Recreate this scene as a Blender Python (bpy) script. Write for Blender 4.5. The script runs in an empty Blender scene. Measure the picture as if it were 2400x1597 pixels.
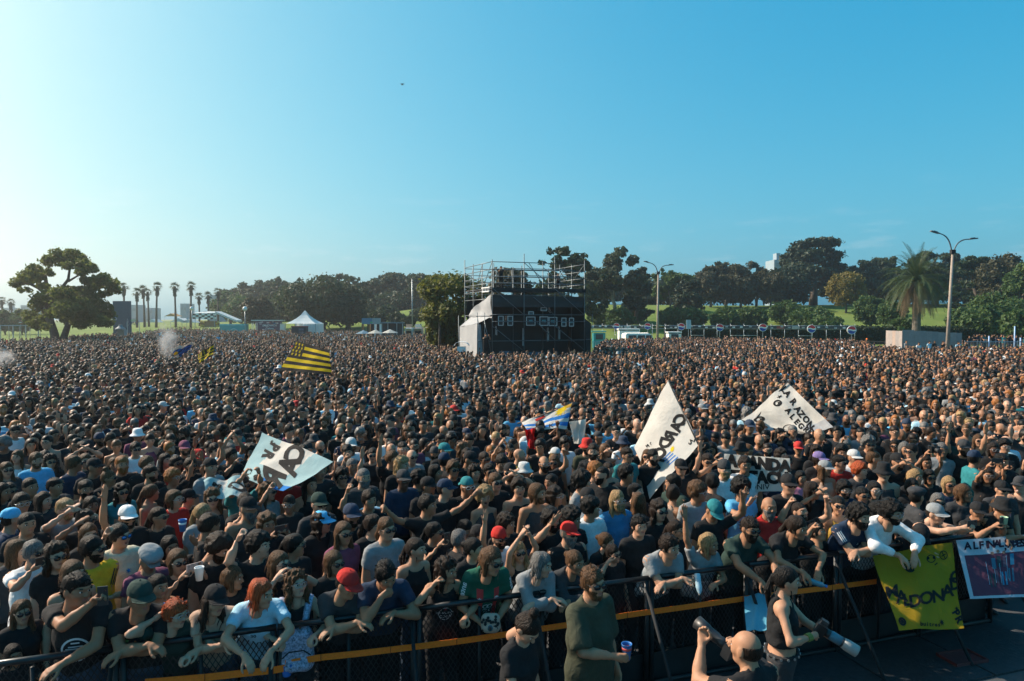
import bpy, bmesh, math, random
import numpy as np
from mathutils import Vector, Matrix
random.seed(7)
rng = np.random.default_rng(7)
SC = bpy.context.scene
COL = SC.collection
R = math.radians

# ------------------------------------------------------------------ camera, sky, sun, exposure
CAM_Z = 3.85
KY = 1.25                         # the distances below were paced from a lower eye; one factor sets them right
FPX = 1600.0                      # focal length in pixels of the 2400 x 1597 frame (24 mm lens)
HORIZON = 748.0
PITCH = math.atan((798.5 - HORIZON) / FPX)
cam_d = bpy.data.cameras.new('camera')
cam_d.lens = 24.0
cam_d.sensor_width = 36.0
cam_d.clip_start = 0.05
cam_d.clip_end = 6000
cam = bpy.data.objects.new('camera', cam_d)
COL.objects.link(cam)
cam.location = (0, 0, CAM_Z)
cam.rotation_euler = (math.pi / 2 - PITCH, 0, 0)
SC.camera = cam

SUN_AZ = -70.0                    # degrees from the view direction (+Y), negative = to the left
SUN_EL = 37.0
w = bpy.data.worlds.new('World')
SC.world = w
w.use_nodes = True
nt = w.node_tree
nt.nodes.clear()
sky = nt.nodes.new('ShaderNodeTexSky')
sky.sky_type = 'NISHITA'
sky.sun_disc = False
sky.sun_elevation = R(SUN_EL)
sky.sun_rotation = R(SUN_AZ)
sky.altitude = 20
sky.air_density = 1.0
sky.dust_density = 3.0
sky.ozone_density = 4.0
# the photograph's cyan colour grade, the same for the whole sky
srgb_ = nt.nodes.new('ShaderNodeSeparateColor'); comb_ = nt.nodes.new('ShaderNodeCombineColor')
scl_ = nt.nodes.new('ShaderNodeVectorMath'); scl_.operation = 'SCALE'; scl_.inputs['Scale'].default_value = .1
nt.links.new(sky.outputs[0], scl_.inputs[0]); nt.links.new(scl_.outputs[0], srgb_.inputs[0])
for i_, (p_, k_, o_) in enumerate(((1.2, 12.6, -.62), (.70, 11.7, 0), (.40, 9.9, 0))):
	pw = nt.nodes.new('ShaderNodeMath'); pw.operation = 'POWER'; pw.inputs[1].default_value = p_
	ma = nt.nodes.new('ShaderNodeMath'); ma.operation = 'MULTIPLY_ADD'; ma.inputs[1].default_value = k_; ma.inputs[2].default_value = o_
	mx_ = nt.nodes.new('ShaderNodeMath'); mx_.operation = 'MAXIMUM'; mx_.inputs[1].default_value = .05
	nt.links.new(srgb_.outputs[i_], pw.inputs[0]); nt.links.new(pw.outputs[0], ma.inputs[0]); nt.links.new(ma.outputs[0], mx_.inputs[0]); nt.links.new(mx_.outputs[0], comb_.inputs[i_])
hs = comb_
# a few thin wisps of cloud low above the horizon
tcw = nt.nodes.new('ShaderNodeTexCoord')
mpw = nt.nodes.new('ShaderNodeMapping'); mpw.inputs['Scale'].default_value = (5, 5, 26)
nzw = nt.nodes.new('ShaderNodeTexNoise'); nzw.inputs['Scale'].default_value = 2.2; nzw.inputs['Detail'].default_value = 7; nzw.inputs['Roughness'].default_value = .62
rmw = nt.nodes.new('ShaderNodeValToRGB'); rmw.color_ramp.elements[0].position = .56; rmw.color_ramp.elements[1].position = .78
sep = nt.nodes.new('ShaderNodeSeparateXYZ')
el = nt.nodes.new('ShaderNodeValToRGB')
e = el.color_ramp.elements
e[0].position = .02; e[0].color = (0, 0, 0, 1)
e[1].position = .07; e[1].color = (1, 1, 1, 1)
x = e.new(.13); x.color = (.7, .7, .7, 1)
x = e.new(.2); x.color = (0, 0, 0, 1)
mul = nt.nodes.new('ShaderNodeMath'); mul.operation = 'MULTIPLY'
mu2 = nt.nodes.new('ShaderNodeMath'); mu2.operation = 'MULTIPLY'; mu2.inputs[1].default_value = .22
mixc = nt.nodes.new('ShaderNodeMix'); mixc.data_type = 'RGBA'
L = nt.links.new
L(tcw.outputs['Generated'], mpw.inputs[0]); L(mpw.outputs[0], nzw.inputs['Vector']); L(nzw.outputs[0], rmw.inputs[0])
L(tcw.outputs['Generated'], sep.inputs[0]); L(sep.outputs[2], el.inputs[0])
L(rmw.outputs[0], mul.inputs[0]); L(el.outputs[0], mul.inputs[1]); L(mul.outputs[0], mu2.inputs[0])
L(mu2.outputs[0], mixc.inputs[0]); L(hs.outputs[0], mixc.inputs[6]); mixc.inputs[7].default_value = (9, 9.2, 9.6, 1)
bg = nt.nodes.new('ShaderNodeBackground')
bg.inputs['Strength'].default_value = 0.066
wo = nt.nodes.new('ShaderNodeOutputWorld')
L(mixc.outputs[2], bg.inputs[0]); L(bg.outputs[0], wo.inputs[0])

sun_d = bpy.data.lights.new('sun', 'SUN')
sun_d.energy = 5.0
sun_d.angle = R(0.5)
sun_d.color = (1.0, .89, .74)
sun = bpy.data.objects.new('sun', sun_d)
COL.objects.link(sun)
SUN_DIR = Vector((math.sin(R(SUN_AZ)) * math.cos(R(SUN_EL)), math.cos(R(SUN_AZ)) * math.cos(R(SUN_EL)), math.sin(R(SUN_EL))))
sun.rotation_euler = SUN_DIR.to_track_quat('Z', 'Y').to_euler()
sun.location = SUN_DIR * 60
SC.view_settings.view_transform = 'Standard'
SC.view_settings.look = 'None'
SC.view_settings.exposure = 0.72
SC.view_settings.gamma = 1.0
SC.view_settings.use_curve_mapping = False
SC.render.engine = 'CYCLES'
SC.cycles.max_bounces = 6
SC.cycles.diffuse_bounces = 2
SC.cycles.glossy_bounces = 2
SC.cycles.transparent_max_bounces = 6
SC.cycles.transmission_bounces = 3
SC.cycles.volume_bounces = 0
SC.cycles.use_denoising = True
SC.cycles.use_adaptive_sampling = True
SC.cycles.adaptive_threshold = 0.02

# ------------------------------------------------------------------ pixel helpers: photo pixels to places on the ground
CP, SP = math.cos(PITCH), math.sin(PITCH)
def ray(px, py):
	a = (px - 1200.0) / FPX
	b = (798.5 - py) / FPX
	return Vector((a, CP + b * SP, -SP + b * CP))
def at_y(px, py, Y):
	d = ray(px, py); t = Y / d.y
	return Vector((d.x * t, Y, CAM_Z + d.z * t))
def yk(px, py, Y): return at_y(px, py, Y * KY)
def at_z(px, py, z):
	d = ray(px, py); t = (z - CAM_Z) / d.z
	return Vector((d.x * t, d.y * t, z))
def project(p):
	x, y, z = p[0], p[1], p[2] - CAM_Z
	f = y * CP - z * SP; u = y * SP + z * CP
	return 1200 + FPX * x / f, 798.5 - FPX * u / f
BU = Vector((.951, .309, 0)).normalized()      # along the crowd barrier
BV = Vector((-BU.y, BU.x, 0))                  # from the pit into the crowd
B0 = Vector((0, 6.55, 0))
def uv(u, v, z=0.0):
	p = B0 + BU * u + BV * v
	return Vector((p.x, p.y, z))
def to_uv(p):
	q = Vector((p[0], p[1], 0)) - B0
	return q.dot(BU), q.dot(BV)
def at_v(px, py, v):
	"""point where the sight line meets the upright plane v metres behind the barrier"""
	d = ray(px, py); o = Vector((0, 0, CAM_Z))
	n = BV; t = (v - (o - B0).dot(n)) / d.dot(n)
	return o + d * t

# ------------------------------------------------------------------ materials
def new_mat(name):
	m = bpy.data.materials.new(name); m.use_nodes = True
	t = m.node_tree; b = t.nodes['Principled BSDF']
	return m, t, b
def noise_color(t, b, c, amount=.3, scale=6.0, detail=5, coord='Object', src=None):
	"""base colour varied by a noise; src = an output socket to use instead of the fixed colour c"""
	tc = t.nodes.new('ShaderNodeTexCoord')
	nz = t.nodes.new('ShaderNodeTexNoise'); nz.inputs['Scale'].default_value = scale; nz.inputs['Detail'].default_value = detail
	t.links.new(tc.outputs[coord], nz.inputs['Vector'])
	mr = t.nodes.new('ShaderNodeMapRange'); mr.inputs[1].default_value = .25; mr.inputs[2].default_value = .75
	mr.inputs[3].default_value = 1 - amount; mr.inputs[4].default_value = 1 + amount
	t.links.new(nz.outputs[0], mr.inputs[0])
	mx = t.nodes.new('ShaderNodeVectorMath'); mx.operation = 'SCALE'
	if src is not None: t.links.new(src, mx.inputs[0])
	else: mx.inputs[0].default_value = c[:3]
	t.links.new(mr.outputs[0], mx.inputs['Scale'])
	t.links.new(mx.outputs[0], b.inputs['Base Color'])
	return nz, tc
def bump(t, b, height, strength=.3, dist=.02):
	bp = t.nodes.new('ShaderNodeBump'); bp.inputs['Strength'].default_value = strength; bp.inputs['Distance'].default_value = dist
	t.links.new(height, bp.inputs['Height']); t.links.new(bp.outputs[0], b.inputs['Normal'])
_mc = {}
def mat(name, c, rough=.7, metal=0.0, var=.15, scale=8.0, bmp=0.0, transl=0.0, sheen=0.0, spec=.5):
	if name in _mc: return _mc[name]
	m, t, b = new_mat(name)
	b.inputs['Roughness'].default_value = rough; b.inputs['Metallic'].default_value = metal
	b.inputs['Specular IOR Level'].default_value = spec
	if sheen: b.inputs['Sheen Weight'].default_value = sheen
	nz, tc = noise_color(t, b, c, var, scale)
	if bmp: bump(t, b, nz.outputs[0], bmp)
	if transl:
		tr = t.nodes.new('ShaderNodeBsdfTranslucent'); mx = t.nodes.new('ShaderNodeMixShader'); mx.inputs[0].default_value = transl
		bc = b.inputs['Base Color'].links[0].from_socket
		t.links.new(bc, tr.inputs[0]); t.links.new(b.outputs[0], mx.inputs[1]); t.links.new(tr.outputs[0], mx.inputs[2])
		t.links.new(mx.outputs[0], t.nodes['Material Output'].inputs[0])
	_mc[name] = m
	return m
def obj_color_mat(name, kind):
	"""materials that take their base colour from the object's own colour (a shirt's dye, a person's skin)"""
	m, t, b = new_mat(name)
	oi = t.nodes.new('ShaderNodeObjectInfo')
	if kind == 'cloth':
		nz, tc = noise_color(t, b, None, .14, 22, 4, src=oi.outputs['Color'])
		b.inputs['Roughness'].default_value = .88; b.inputs['Specular IOR Level'].default_value = .2
		n2 = t.nodes.new('ShaderNodeTexNoise'); n2.inputs['Scale'].default_value = 9; n2.inputs['Detail'].default_value = 3; n2.inputs['Distortion'].default_value = .5
		t.links.new(tc.outputs['Object'], n2.inputs['Vector']); bump(t, b, n2.outputs[0], .6, .035)
	elif kind == 'skin':
		nz, tc = noise_color(t, b, None, .12, 14, 4, src=oi.outputs['Color'])
		b.inputs['Roughness'].default_value = .58; b.inputs['Specular IOR Level'].default_value = .26
		b.inputs['Subsurface Weight'].default_value = 0.0
	elif kind == 'hair':
		tc = t.nodes.new('ShaderNodeTexCoord'); mp = t.nodes.new('ShaderNodeMapping'); mp.inputs['Scale'].default_value = (70, 70, 9)
		nz = t.nodes.new('ShaderNodeTexNoise'); nz.inputs['Scale'].default_value = 1.6; nz.inputs['Detail'].default_value = 4
		t.links.new(tc.outputs['Object'], mp.inputs[0]); t.links.new(mp.outputs[0], nz.inputs['Vector'])
		mr = t.nodes.new('ShaderNodeMapRange'); mr.inputs[1].default_value = .3; mr.inputs[2].default_value = .7; mr.inputs[3].default_value = .4; mr.inputs[4].default_value = 1.7
		t.links.new(nz.outputs[0], mr.inputs[0])
		mx = t.nodes.new('ShaderNodeVectorMath'); mx.operation = 'SCALE'
		t.links.new(oi.outputs['Color'], mx.inputs[0]); t.links.new(mr.outputs[0], mx.inputs['Scale']); t.links.new(mx.outputs[0], b.inputs['Base Color'])
		b.inputs['Roughness'].default_value = .46; b.inputs['Specular IOR Level'].default_value = .2; b.inputs['Sheen Weight'].default_value = .03; b.inputs['Sheen Roughness'].default_value = .35
		bump(t, b, nz.outputs[0], .8, .02)
		tr = t.nodes.new('ShaderNodeBsdfTranslucent'); mxs = t.nodes.new('ShaderNodeMixShader'); mxs.inputs[0].default_value = .18
		t.links.new(mx.outputs[0], tr.inputs[0]); t.links.new(b.outputs[0], mxs.inputs[1]); t.links.new(tr.outputs[0], mxs.inputs[2])
		t.links.new(mxs.outputs[0], t.nodes['Material Output'].inputs[0])
	return m
M_CLOTH = obj_color_mat('cloth', 'cloth')
M_SKIN = obj_color_mat('skin', 'skin')
M_HAIR = obj_color_mat('hair', 'hair')
M_LIP = mat('lips', (.27, .105, .08), .5)
M_EYE = mat('eye_white', (.62, .58, .54), .25, var=.03)
M_IRIS = mat('iris', (.015, .010, .008), .15, var=.03)
M_LENS = mat('dark_lens', (.012, .012, .014), .08, var=.02, spec=.8)
M_BLUELENS = mat('blue_lens', (.02, .22, .60), .06, .6, var=.05)
M_BLACK = mat('black_plastic', (.018, .019, .021), .42)
M_MATTBLACK = mat('matt_black', (.012, .013, .015), .85)
M_STEEL = mat('galvanised_steel', (.36, .39, .41), .42, .85, .2, 5)
M_WHITE = mat('white_paint', (.75, .75, .74), .5)
M_ORANGE = mat('orange_webbing', (.92, .17, .006), .75, var=.12, scale=60)

# ------------------------------------------------------------------ mesh helpers
def mesh_np(name, V, F, mats=None, mi=None, smooth=True):
	"""V (n,3) array, F (m,k) index array or list of such arrays with k = 3 or 4"""
	Fs = F if isinstance(F, list) else [F]
	me = bpy.data.meshes.new(name)
	V = np.asarray(V, dtype=np.float32)
	me.vertices.add(len(V)); me.vertices.foreach_set('co', V.ravel())
	loops = np.concatenate([f.ravel() for f in Fs]).astype(np.int32) if Fs else np.zeros(0, np.int32)
	tot = np.concatenate([np.full(len(f), f.shape[1], np.int32) for f in Fs])
	me.loops.add(len(loops)); me.loops.foreach_set('vertex_index', loops)
	me.polygons.add(len(tot))
	st = np.concatenate([[0], np.cumsum(tot)[:-1]]).astype(np.int32) if len(tot) else np.zeros(0, np.int32)
	me.polygons.foreach_set('loop_start', st)
	me.polygons.foreach_set('loop_total', tot)
	if mi is not None: me.polygons.foreach_set('material_index', np.asarray(mi, np.int32))
	me.polygons.foreach_set('use_smooth', np.full(len(tot), smooth))
	for m in mats or []: me.materials.append(m)
	me.update(calc_edges=True); me.validate()
	return me
class MB:
	"""collects boxes, tubes and polygons; build() links them as ONE mesh object"""
	def __init__(s): s.V = []; s.F = []; s.M = []; s.n = 0
	def add(s, V, F, m=0):
		V = [tuple(v) for v in V]
		s.V += V; s.F += [tuple(i + s.n for i in f) for f in F]; s.M += [m] * len(F); s.n += len(V)
		return s
	def box(s, c, d, rot=None, m=0):
		hx, hy, hz = d[0] / 2, d[1] / 2, d[2] / 2
		V = [Vector((x, y, z)) for x in (-hx, hx) for y in (-hy, hy) for z in (-hz, hz)]
		if rot is not None: V = [rot @ v for v in V]
		c = Vector(c)
		return s.add([v + c for v in V], [(0, 1, 3, 2), (4, 6, 7, 5), (0, 4, 5, 1), (2, 3, 7, 6), (0, 2, 6, 4), (1, 5, 7, 3)], m)
	def tube(s, pts, r, n=8, m=0, cap=True):
		pts = [Vector(p) for p in pts]; k = len(pts)
		rs = r if isinstance(r, (list, tuple)) else [r] * k
		rings = []
		for i, p in enumerate(pts):
			t = (pts[min(i + 1, k - 1)] - pts[max(i - 1, 0)]).normalized()
			a = t.orthogonal().normalized() if i == 0 else (a - t * a.dot(t)).normalized()
			b = t.cross(a)
			rings += [p + (a * math.cos(2 * math.pi * j / n) + b * math.sin(2 * math.pi * j / n)) * rs[i] for j in range(n)]
		F = [(i * n + j, i * n + (j + 1) % n, (i + 1) * n + (j + 1) % n, (i + 1) * n + j) for i in range(k - 1) for j in range(n)]
		if cap: F += [tuple(range(n - 1, -1, -1)), tuple(range((k - 1) * n, k * n))]
		return s.add(rings, F, m)
	def lathe(s, prof, n=16, o=(0, 0, 0), rot=None, m=0):
		V = []
		for r, z in prof:
			for j in range(n):
				v = Vector((r * math.cos(2 * math.pi * j / n), r * math.sin(2 * math.pi * j / n), z))
				V.append((rot @ v if rot is not None else v) + Vector(o))
		F = [(i * n + j, i * n + (j + 1) % n, (i + 1) * n + (j + 1) % n, (i + 1) * n + j) for i in range(len(prof) - 1) for j in range(n)]
		F += [tuple(range(n - 1, -1, -1)), tuple(range((len(prof) - 1) * n, len(prof) * n))]
		return s.add(V, F, m)
	def poly(s, V, m=0): return s.add(V, [tuple(range(len(V)))], m)
	def slab(s, V, n, m=0):
		"""polygon V thickened by vector n"""
		k = len(V); V = [Vector(v) for v in V]; n = Vector(n)
		F = [tuple(range(k)), tuple(range(2 * k - 1, k - 1, -1))] + [(i, (i + 1) % k + 0, (i + 1) % k + k, i + k)[::-1] for i in range(k)]
		return s.add(V + [v + n for v in V], F, m)
	def mesh(s, name, mats, smooth=False):
		me = bpy.data.meshes.new(name)
		me.from_pydata(s.V, [], s.F)
		for m in (mats if isinstance(mats, (list, tuple)) else [mats]): me.materials.append(m)
		me.polygons.foreach_set('material_index', s.M)
		if smooth: me.polygons.foreach_set('use_smooth', [True] * len(s.F))
		bm = bmesh.new(); bm.from_mesh(me); bmesh.ops.recalc_face_normals(bm, faces=bm.faces); bm.to_mesh(me); bm.free()
		me.update()
		return me
	def build(s, name, mats, parent=None, smooth=False):
		return obj(name, s.mesh(name, mats, smooth), parent)
def obj(name, me, parent=None, loc=None):
	o = bpy.data.objects.new(name, me); COL.objects.link(o)
	if parent is not None: o.parent = parent
	if loc is not None: o.location = loc
	return o
def tag(o, label=None, cat=None, group=None, kind=None):
	if label: o['label'] = label
	if cat: o['category'] = cat
	if group: o['group'] = group
	if kind: o['kind'] = kind
	return o
def empty(name, loc, rz=0.0):
	o = bpy.data.objects.new(name, None); COL.objects.link(o); o.location = loc; o.rotation_euler = (0, 0, rz)
	o.empty_display_size = .2
	return o
def local(parent_loc, rz, p):
	"""world point p in the frame of an empty at parent_loc turned by rz"""
	q = Vector(p) - Vector(parent_loc); c, s = math.cos(-rz), math.sin(-rz)
	return Vector((q.x * c - q.y * s, q.x * s + q.y * c, q.z))
_fontmesh = {}
def text_tris(txt, size=1.0, bold=.02, shear=0.0, fine=.08):
	"""flat text as (verts (n,2), tris) centred on 0, cap height about .7*size, split finely so that it can bend"""
	key = (txt, size, bold, shear, fine)
	if key in _fontmesh: return _fontmesh[key]
	cu = bpy.data.curves.new('t', 'FONT'); cu.body = txt; cu.size = size; cu.offset = bold * size; cu.shear = shear
	cu.align_x = 'CENTER'; cu.align_y = 'CENTER'; cu.resolution_u = 3
	o = bpy.data.objects.new('t', cu); COL.objects.link(o)
	dg = bpy.context.evaluated_depsgraph_get(); dg.update()
	me = bpy.data.meshes.new_from_object(o.evaluated_get(dg))
	bm = bmesh.new(); bm.from_mesh(me)
	bmesh.ops.triangulate(bm, faces=bm.faces)
	for _ in range(3):
		es = [ed for ed in bm.edges if ed.calc_length() > fine * size * 2]
		if not es: break
		bmesh.ops.subdivide_edges(bm, edges=es, cuts=1); bmesh.ops.triangulate(bm, faces=bm.faces)
	bm.verts.ensure_lookup_table()
	V = np.array([v.co[:2] for v in bm.verts]); F = np.array([[v.index for v in f.verts] for f in bm.faces])
	bm.free(); bpy.data.objects.remove(o); bpy.data.curves.remove(cu); bpy.data.meshes.remove(me)
	_fontmesh[key] = (V, F)
	return V, F
# ------------------------------------------------------------------ figures: smooth-blended body surfaces
def surface_nets(S, xs, ys, zs):
	"""quads of the zero level of S on a grid with coordinates xs, ys, zs"""
	inside = S < 0
	nx, ny, nz = S.shape
	c = [inside[i:nx - 1 + i, j:ny - 1 + j, k:nz - 1 + k] for i in (0, 1) for j in (0, 1) for k in (0, 1)]
	tot = sum(a.astype(np.int8) for a in c)
	act = (tot > 0) & (tot < 8)
	I, J, K = np.nonzero(act)
	idx = np.full(act.shape, -1, np.int64); idx[I, J, K] = np.arange(len(I))
	acc = np.zeros((len(I), 3)); cnt = np.zeros(len(I))
	corners = [(i, j, k) for i in (0, 1) for j in (0, 1) for k in (0, 1)]
	for a in range(8):
		for b in range(a + 1, 8):
			A, B = corners[a], corners[b]
			if sum(abs(p - q) for p, q in zip(A, B)) != 1: continue
			sa = S[I + A[0], J + A[1], K + A[2]]; sb = S[I + B[0], J + B[1], K + B[2]]
			m = (sa < 0) != (sb < 0)
			t = np.where(m, sa / np.where(m, sa - sb, 1), 0)
			P = np.stack([A[d] + t * (B[d] - A[d]) for d in range(3)], 1)
			acc[m] += P[m]; cnt[m] += 1
	acc /= cnt[:, None]
	V = np.stack([xs[I] + acc[:, 0] * (xs[1] - xs[0]), ys[J] + acc[:, 1] * (ys[1] - ys[0]), zs[K] + acc[:, 2] * (zs[1] - zs[0])], 1)
	Fs = []
	for ax in range(3):
		sl0 = [slice(None)] * 3; sl1 = [slice(None)] * 3
		sl0[ax] = slice(0, -1); sl1[ax] = slice(1, None)
		a0 = inside[tuple(sl0)]; a1 = inside[tuple(sl1)]
		E = np.argwhere(a0 != a1)
		o1, o2 = [(1, 2), (2, 0), (0, 1)][ax]
		ok = (E[:, o1] > 0) & (E[:, o2] > 0) & (E[:, o1] < S.shape[o1] - 1) & (E[:, o2] < S.shape[o2] - 1)
		E = E[ok]
		if not len(E): continue
		def cell(d1, d2):
			q = E.copy(); q[:, o1] -= d1; q[:, o2] -= d2
			return idx[q[:, 0], q[:, 1], q[:, 2]]
		q = np.stack([cell(1, 1), cell(0, 1), cell(0, 0), cell(1, 0)], 1)
		flip = ~a0[E[:, 0], E[:, 1], E[:, 2]]
		q[flip] = q[flip][:, ::-1]
		Fs.append(q)
	return V, np.concatenate(Fs)
class Field:
	def __init__(s, lo, hi, h):
		s.ax = [np.arange(lo[d] - 2 * h, hi[d] + 2.5 * h, h) for d in range(3)]
		s.S = np.full([len(a) for a in s.ax], 1.0)
		s.h = h
	def block(s, lo, hi):
		sl = []
		for d in range(3):
			i0 = max(0, int(np.searchsorted(s.ax[d], lo[d])) - 1); i1 = min(len(s.ax[d]), int(np.searchsorted(s.ax[d], hi[d])) + 1)
			sl.append(slice(i0, max(i1, i0)))
		return tuple(sl)
	def xyz(s, sl):
		return s.ax[0][sl[0]][:, None, None], s.ax[1][sl[1]][None, :, None], s.ax[2][sl[2]][None, None, :]
	def cone(s, a, b, ra, rb=None, sx=1.0, k=.03, sub=False):
		rb = ra if rb is None else rb
		a = np.asarray(a, float); b = np.asarray(b, float); m = max(ra, rb) + k * 2 + s.h * 2.5
		mm = np.array([m * max(sx, 1), m, m])
		sl = s.block(np.minimum(a, b) - mm, np.maximum(a, b) + mm)
		X, Y, Z = s.xyz(sl)
		cx = (a[0] + b[0]) / 2
		px, py, pz = (X - cx) / sx - (a[0] - cx) / sx, Y - a[1], Z - a[2]
		d = b - a; d = np.array([d[0] / sx, d[1], d[2]]); dd = d @ d + 1e-9
		t = np.clip((px * d[0] + py * d[1] + pz * d[2]) / dd, 0, 1)
		q = np.sqrt((px - t * d[0]) ** 2 + (py - t * d[1]) ** 2 + (pz - t * d[2]) ** 2) - (ra + (rb - ra) * t)
		s.blend(sl, q, k, sub)
	def ball(s, c, r, k=.02, sub=False):
		r = np.asarray(r, float) * np.ones(3); c = np.asarray(c, float); m = r + 2 * k + s.h * 2.5
		sl = s.block(c - m, c + m); X, Y, Z = s.xyz(sl)
		q = (np.sqrt(((X - c[0]) / r[0]) ** 2 + ((Y - c[1]) / r[1]) ** 2 + ((Z - c[2]) / r[2]) ** 2) - 1) * r.min()
		s.blend(sl, q, k, sub)
	def blend(s, sl, q, k, sub):
		o = s.S[sl]
		if sub:
			hh = np.clip(.5 - .5 * (o + q) / k, 0, 1)
			s.S[sl] = o * (1 - hh) - q * hh + k * hh * (1 - hh)
		else:
			hh = np.clip(.5 + .5 * (o - q) / k, 0, 1)
			s.S[sl] = o * (1 - hh) + q * hh - k * hh * (1 - hh)
	def full(s): return s.xyz((slice(None),) * 3)
	def cut(s, q): s.S = np.maximum(s.S, q)
	def mesh(s): return surface_nets(s.S, *s.ax)
def sines(X, Y, Z, f, seed, n=5):
	g = np.random.default_rng(seed); out = 0
	for i in range(n):
		k = g.normal(size=3); k *= f * (.6 + .8 * g.random()) / np.linalg.norm(k)
		out = out + np.sin(k[0] * X + k[1] * Y + k[2] * Z + g.random() * 6.28)
	return out / n
class Bag:
	"""numpy mesh pieces joined into one mesh with several material slots"""
	def __init__(s): s.V = []; s.F = []; s.M = []; s.n = 0
	def add(s, V, F, m=0):
		s.V.append(np.asarray(V)); s.F.append(np.asarray(F) + s.n)
		s.M.append(np.full(len(F), m) if np.isscalar(m) else np.asarray(m)); s.n += len(V)
	def mesh(s, name, mats, smooth=True):
		return mesh_np(name, np.concatenate(s.V), s.F, mats, np.concatenate(s.M), smooth)
def uvsphere(c, r, n=8, m=6):
	V = []; r = np.ones(3) * r
	for i in range(m + 1):
		for j in range(n):
			th = math.pi * i / m; ph = 2 * math.pi * j / n
			V.append((c[0] + r[0] * math.sin(th) * math.cos(ph), c[1] + r[1] * math.sin(th) * math.sin(ph), c[2] + r[2] * math.cos(th)))
	F = [(i * n + j, (i + 1) * n + j, (i + 1) * n + (j + 1) % n, i * n + (j + 1) % n) for i in range(m) for j in range(n)]
	return np.array(V), np.array(F)

# ---- heads (frame: centre between the ears, face to +Y)
_heads = {}
def head_mesh(kind, h, mouth=0):
	key = (kind, h, mouth)
	if key in _heads: return _heads[key]
	fem, seed = kind
	g = np.random.default_rng(100 + seed)
	j = lambda a: (g.random() - .5) * 2 * a
	f = Field((-.1, -.13, -.2), (.1, .135, .14), h)
	w_ = 1 + j(.05) - (.04 if fem else 0)
	f.ball((0, -.014, .035), (.0765 * w_, .096, .086), .02)
	f.cone((0, .028, .0), (0, .047 + j(.006), -.078 + j(.006)), .061, .036 if fem else .041, k=.035)
	for s in (-1, 1):
		f.cone((s * .045 * w_, -.005, -.03), (s * .022, .035, -.082), .026, .022, k=.03)
		f.ball((s * .036, .058, -.02), .028, .03)
		f.cone((s * .014, .09, .033), (s * .046, .07, .031), .011, .008, k=.018)
		f.ball((s * .079 * w_, -.012, -.002), (.013, .026, .036), .012)
	f.cone((0, .092, .022), (0, .110 + j(.006), -.022), .008, .0125, k=.014)
	for s in (-1, 1): f.ball((s * .011, .102, -.026), .008, .008)
	for s in (-1, 1): f.ball((s * .0315, .108, .010), (.023, .024, .0155), .012, sub=True)
	mz = -.056
	f.cone((-.019, .083, mz + .006), (.019, .083, mz + .006), .0085, k=.01)
	f.cone((-.015, .084, mz - .008), (.015, .084, mz - .008), .0085, k=.012)
	if mouth: f.ball((0, .098, mz - .002 * mouth), (.016 if mouth == 1 else .019, .022, .006 * mouth), .005, sub=True)
	f.ball((0, .075, -.092), .017, .02)
	f.cone((0, -.018, -.05), (0, -.035, -.19), .047 if fem else .055, .05 if fem else .06, k=.03)
	V, F = f.mesh()
	C = V[F].mean(1)
	m = np.zeros(len(F), int)
	lip = (np.abs(C[:, 0]) < .021) & (np.abs(C[:, 2] - mz) < .011 + .004 * mouth) & (C[:, 1] > .078)
	m[lip] = 1
	if mouth: m[lip & (np.abs(C[:, 2] - mz + .002 * mouth) < .005 * mouth) & (np.abs(C[:, 0]) < .014)] = 3
	b = Bag(); b.add(V, F, m)
	for s in (-1, 1):
		e, ef = uvsphere((s * .0315, .0815, .010), (.0135, .0115, .0105)); b.add(e, ef, 2)
		e, ef = uvsphere((s * .0315, .0895, .010), (.0085, .006, .0082), 6, 4); b.add(e, ef, 3)
		e, ef = uvsphere((s * .032, .0935 - .002, .0325), (.020, .007, .0062), 6, 4)
		e[:, 1] -= np.abs(e[:, 0] - s * .018) * .35; b.add(e, ef, 4)
		e, ef = uvsphere((s * .032, .0895, .0195), (.0165, .0075, .0035), 6, 4); b.add(e, ef, 0)
	_heads[key] = (np.concatenate(b.V), np.concatenate([f for f in b.F]), np.concatenate(b.M))
	return _heads[key]
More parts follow.
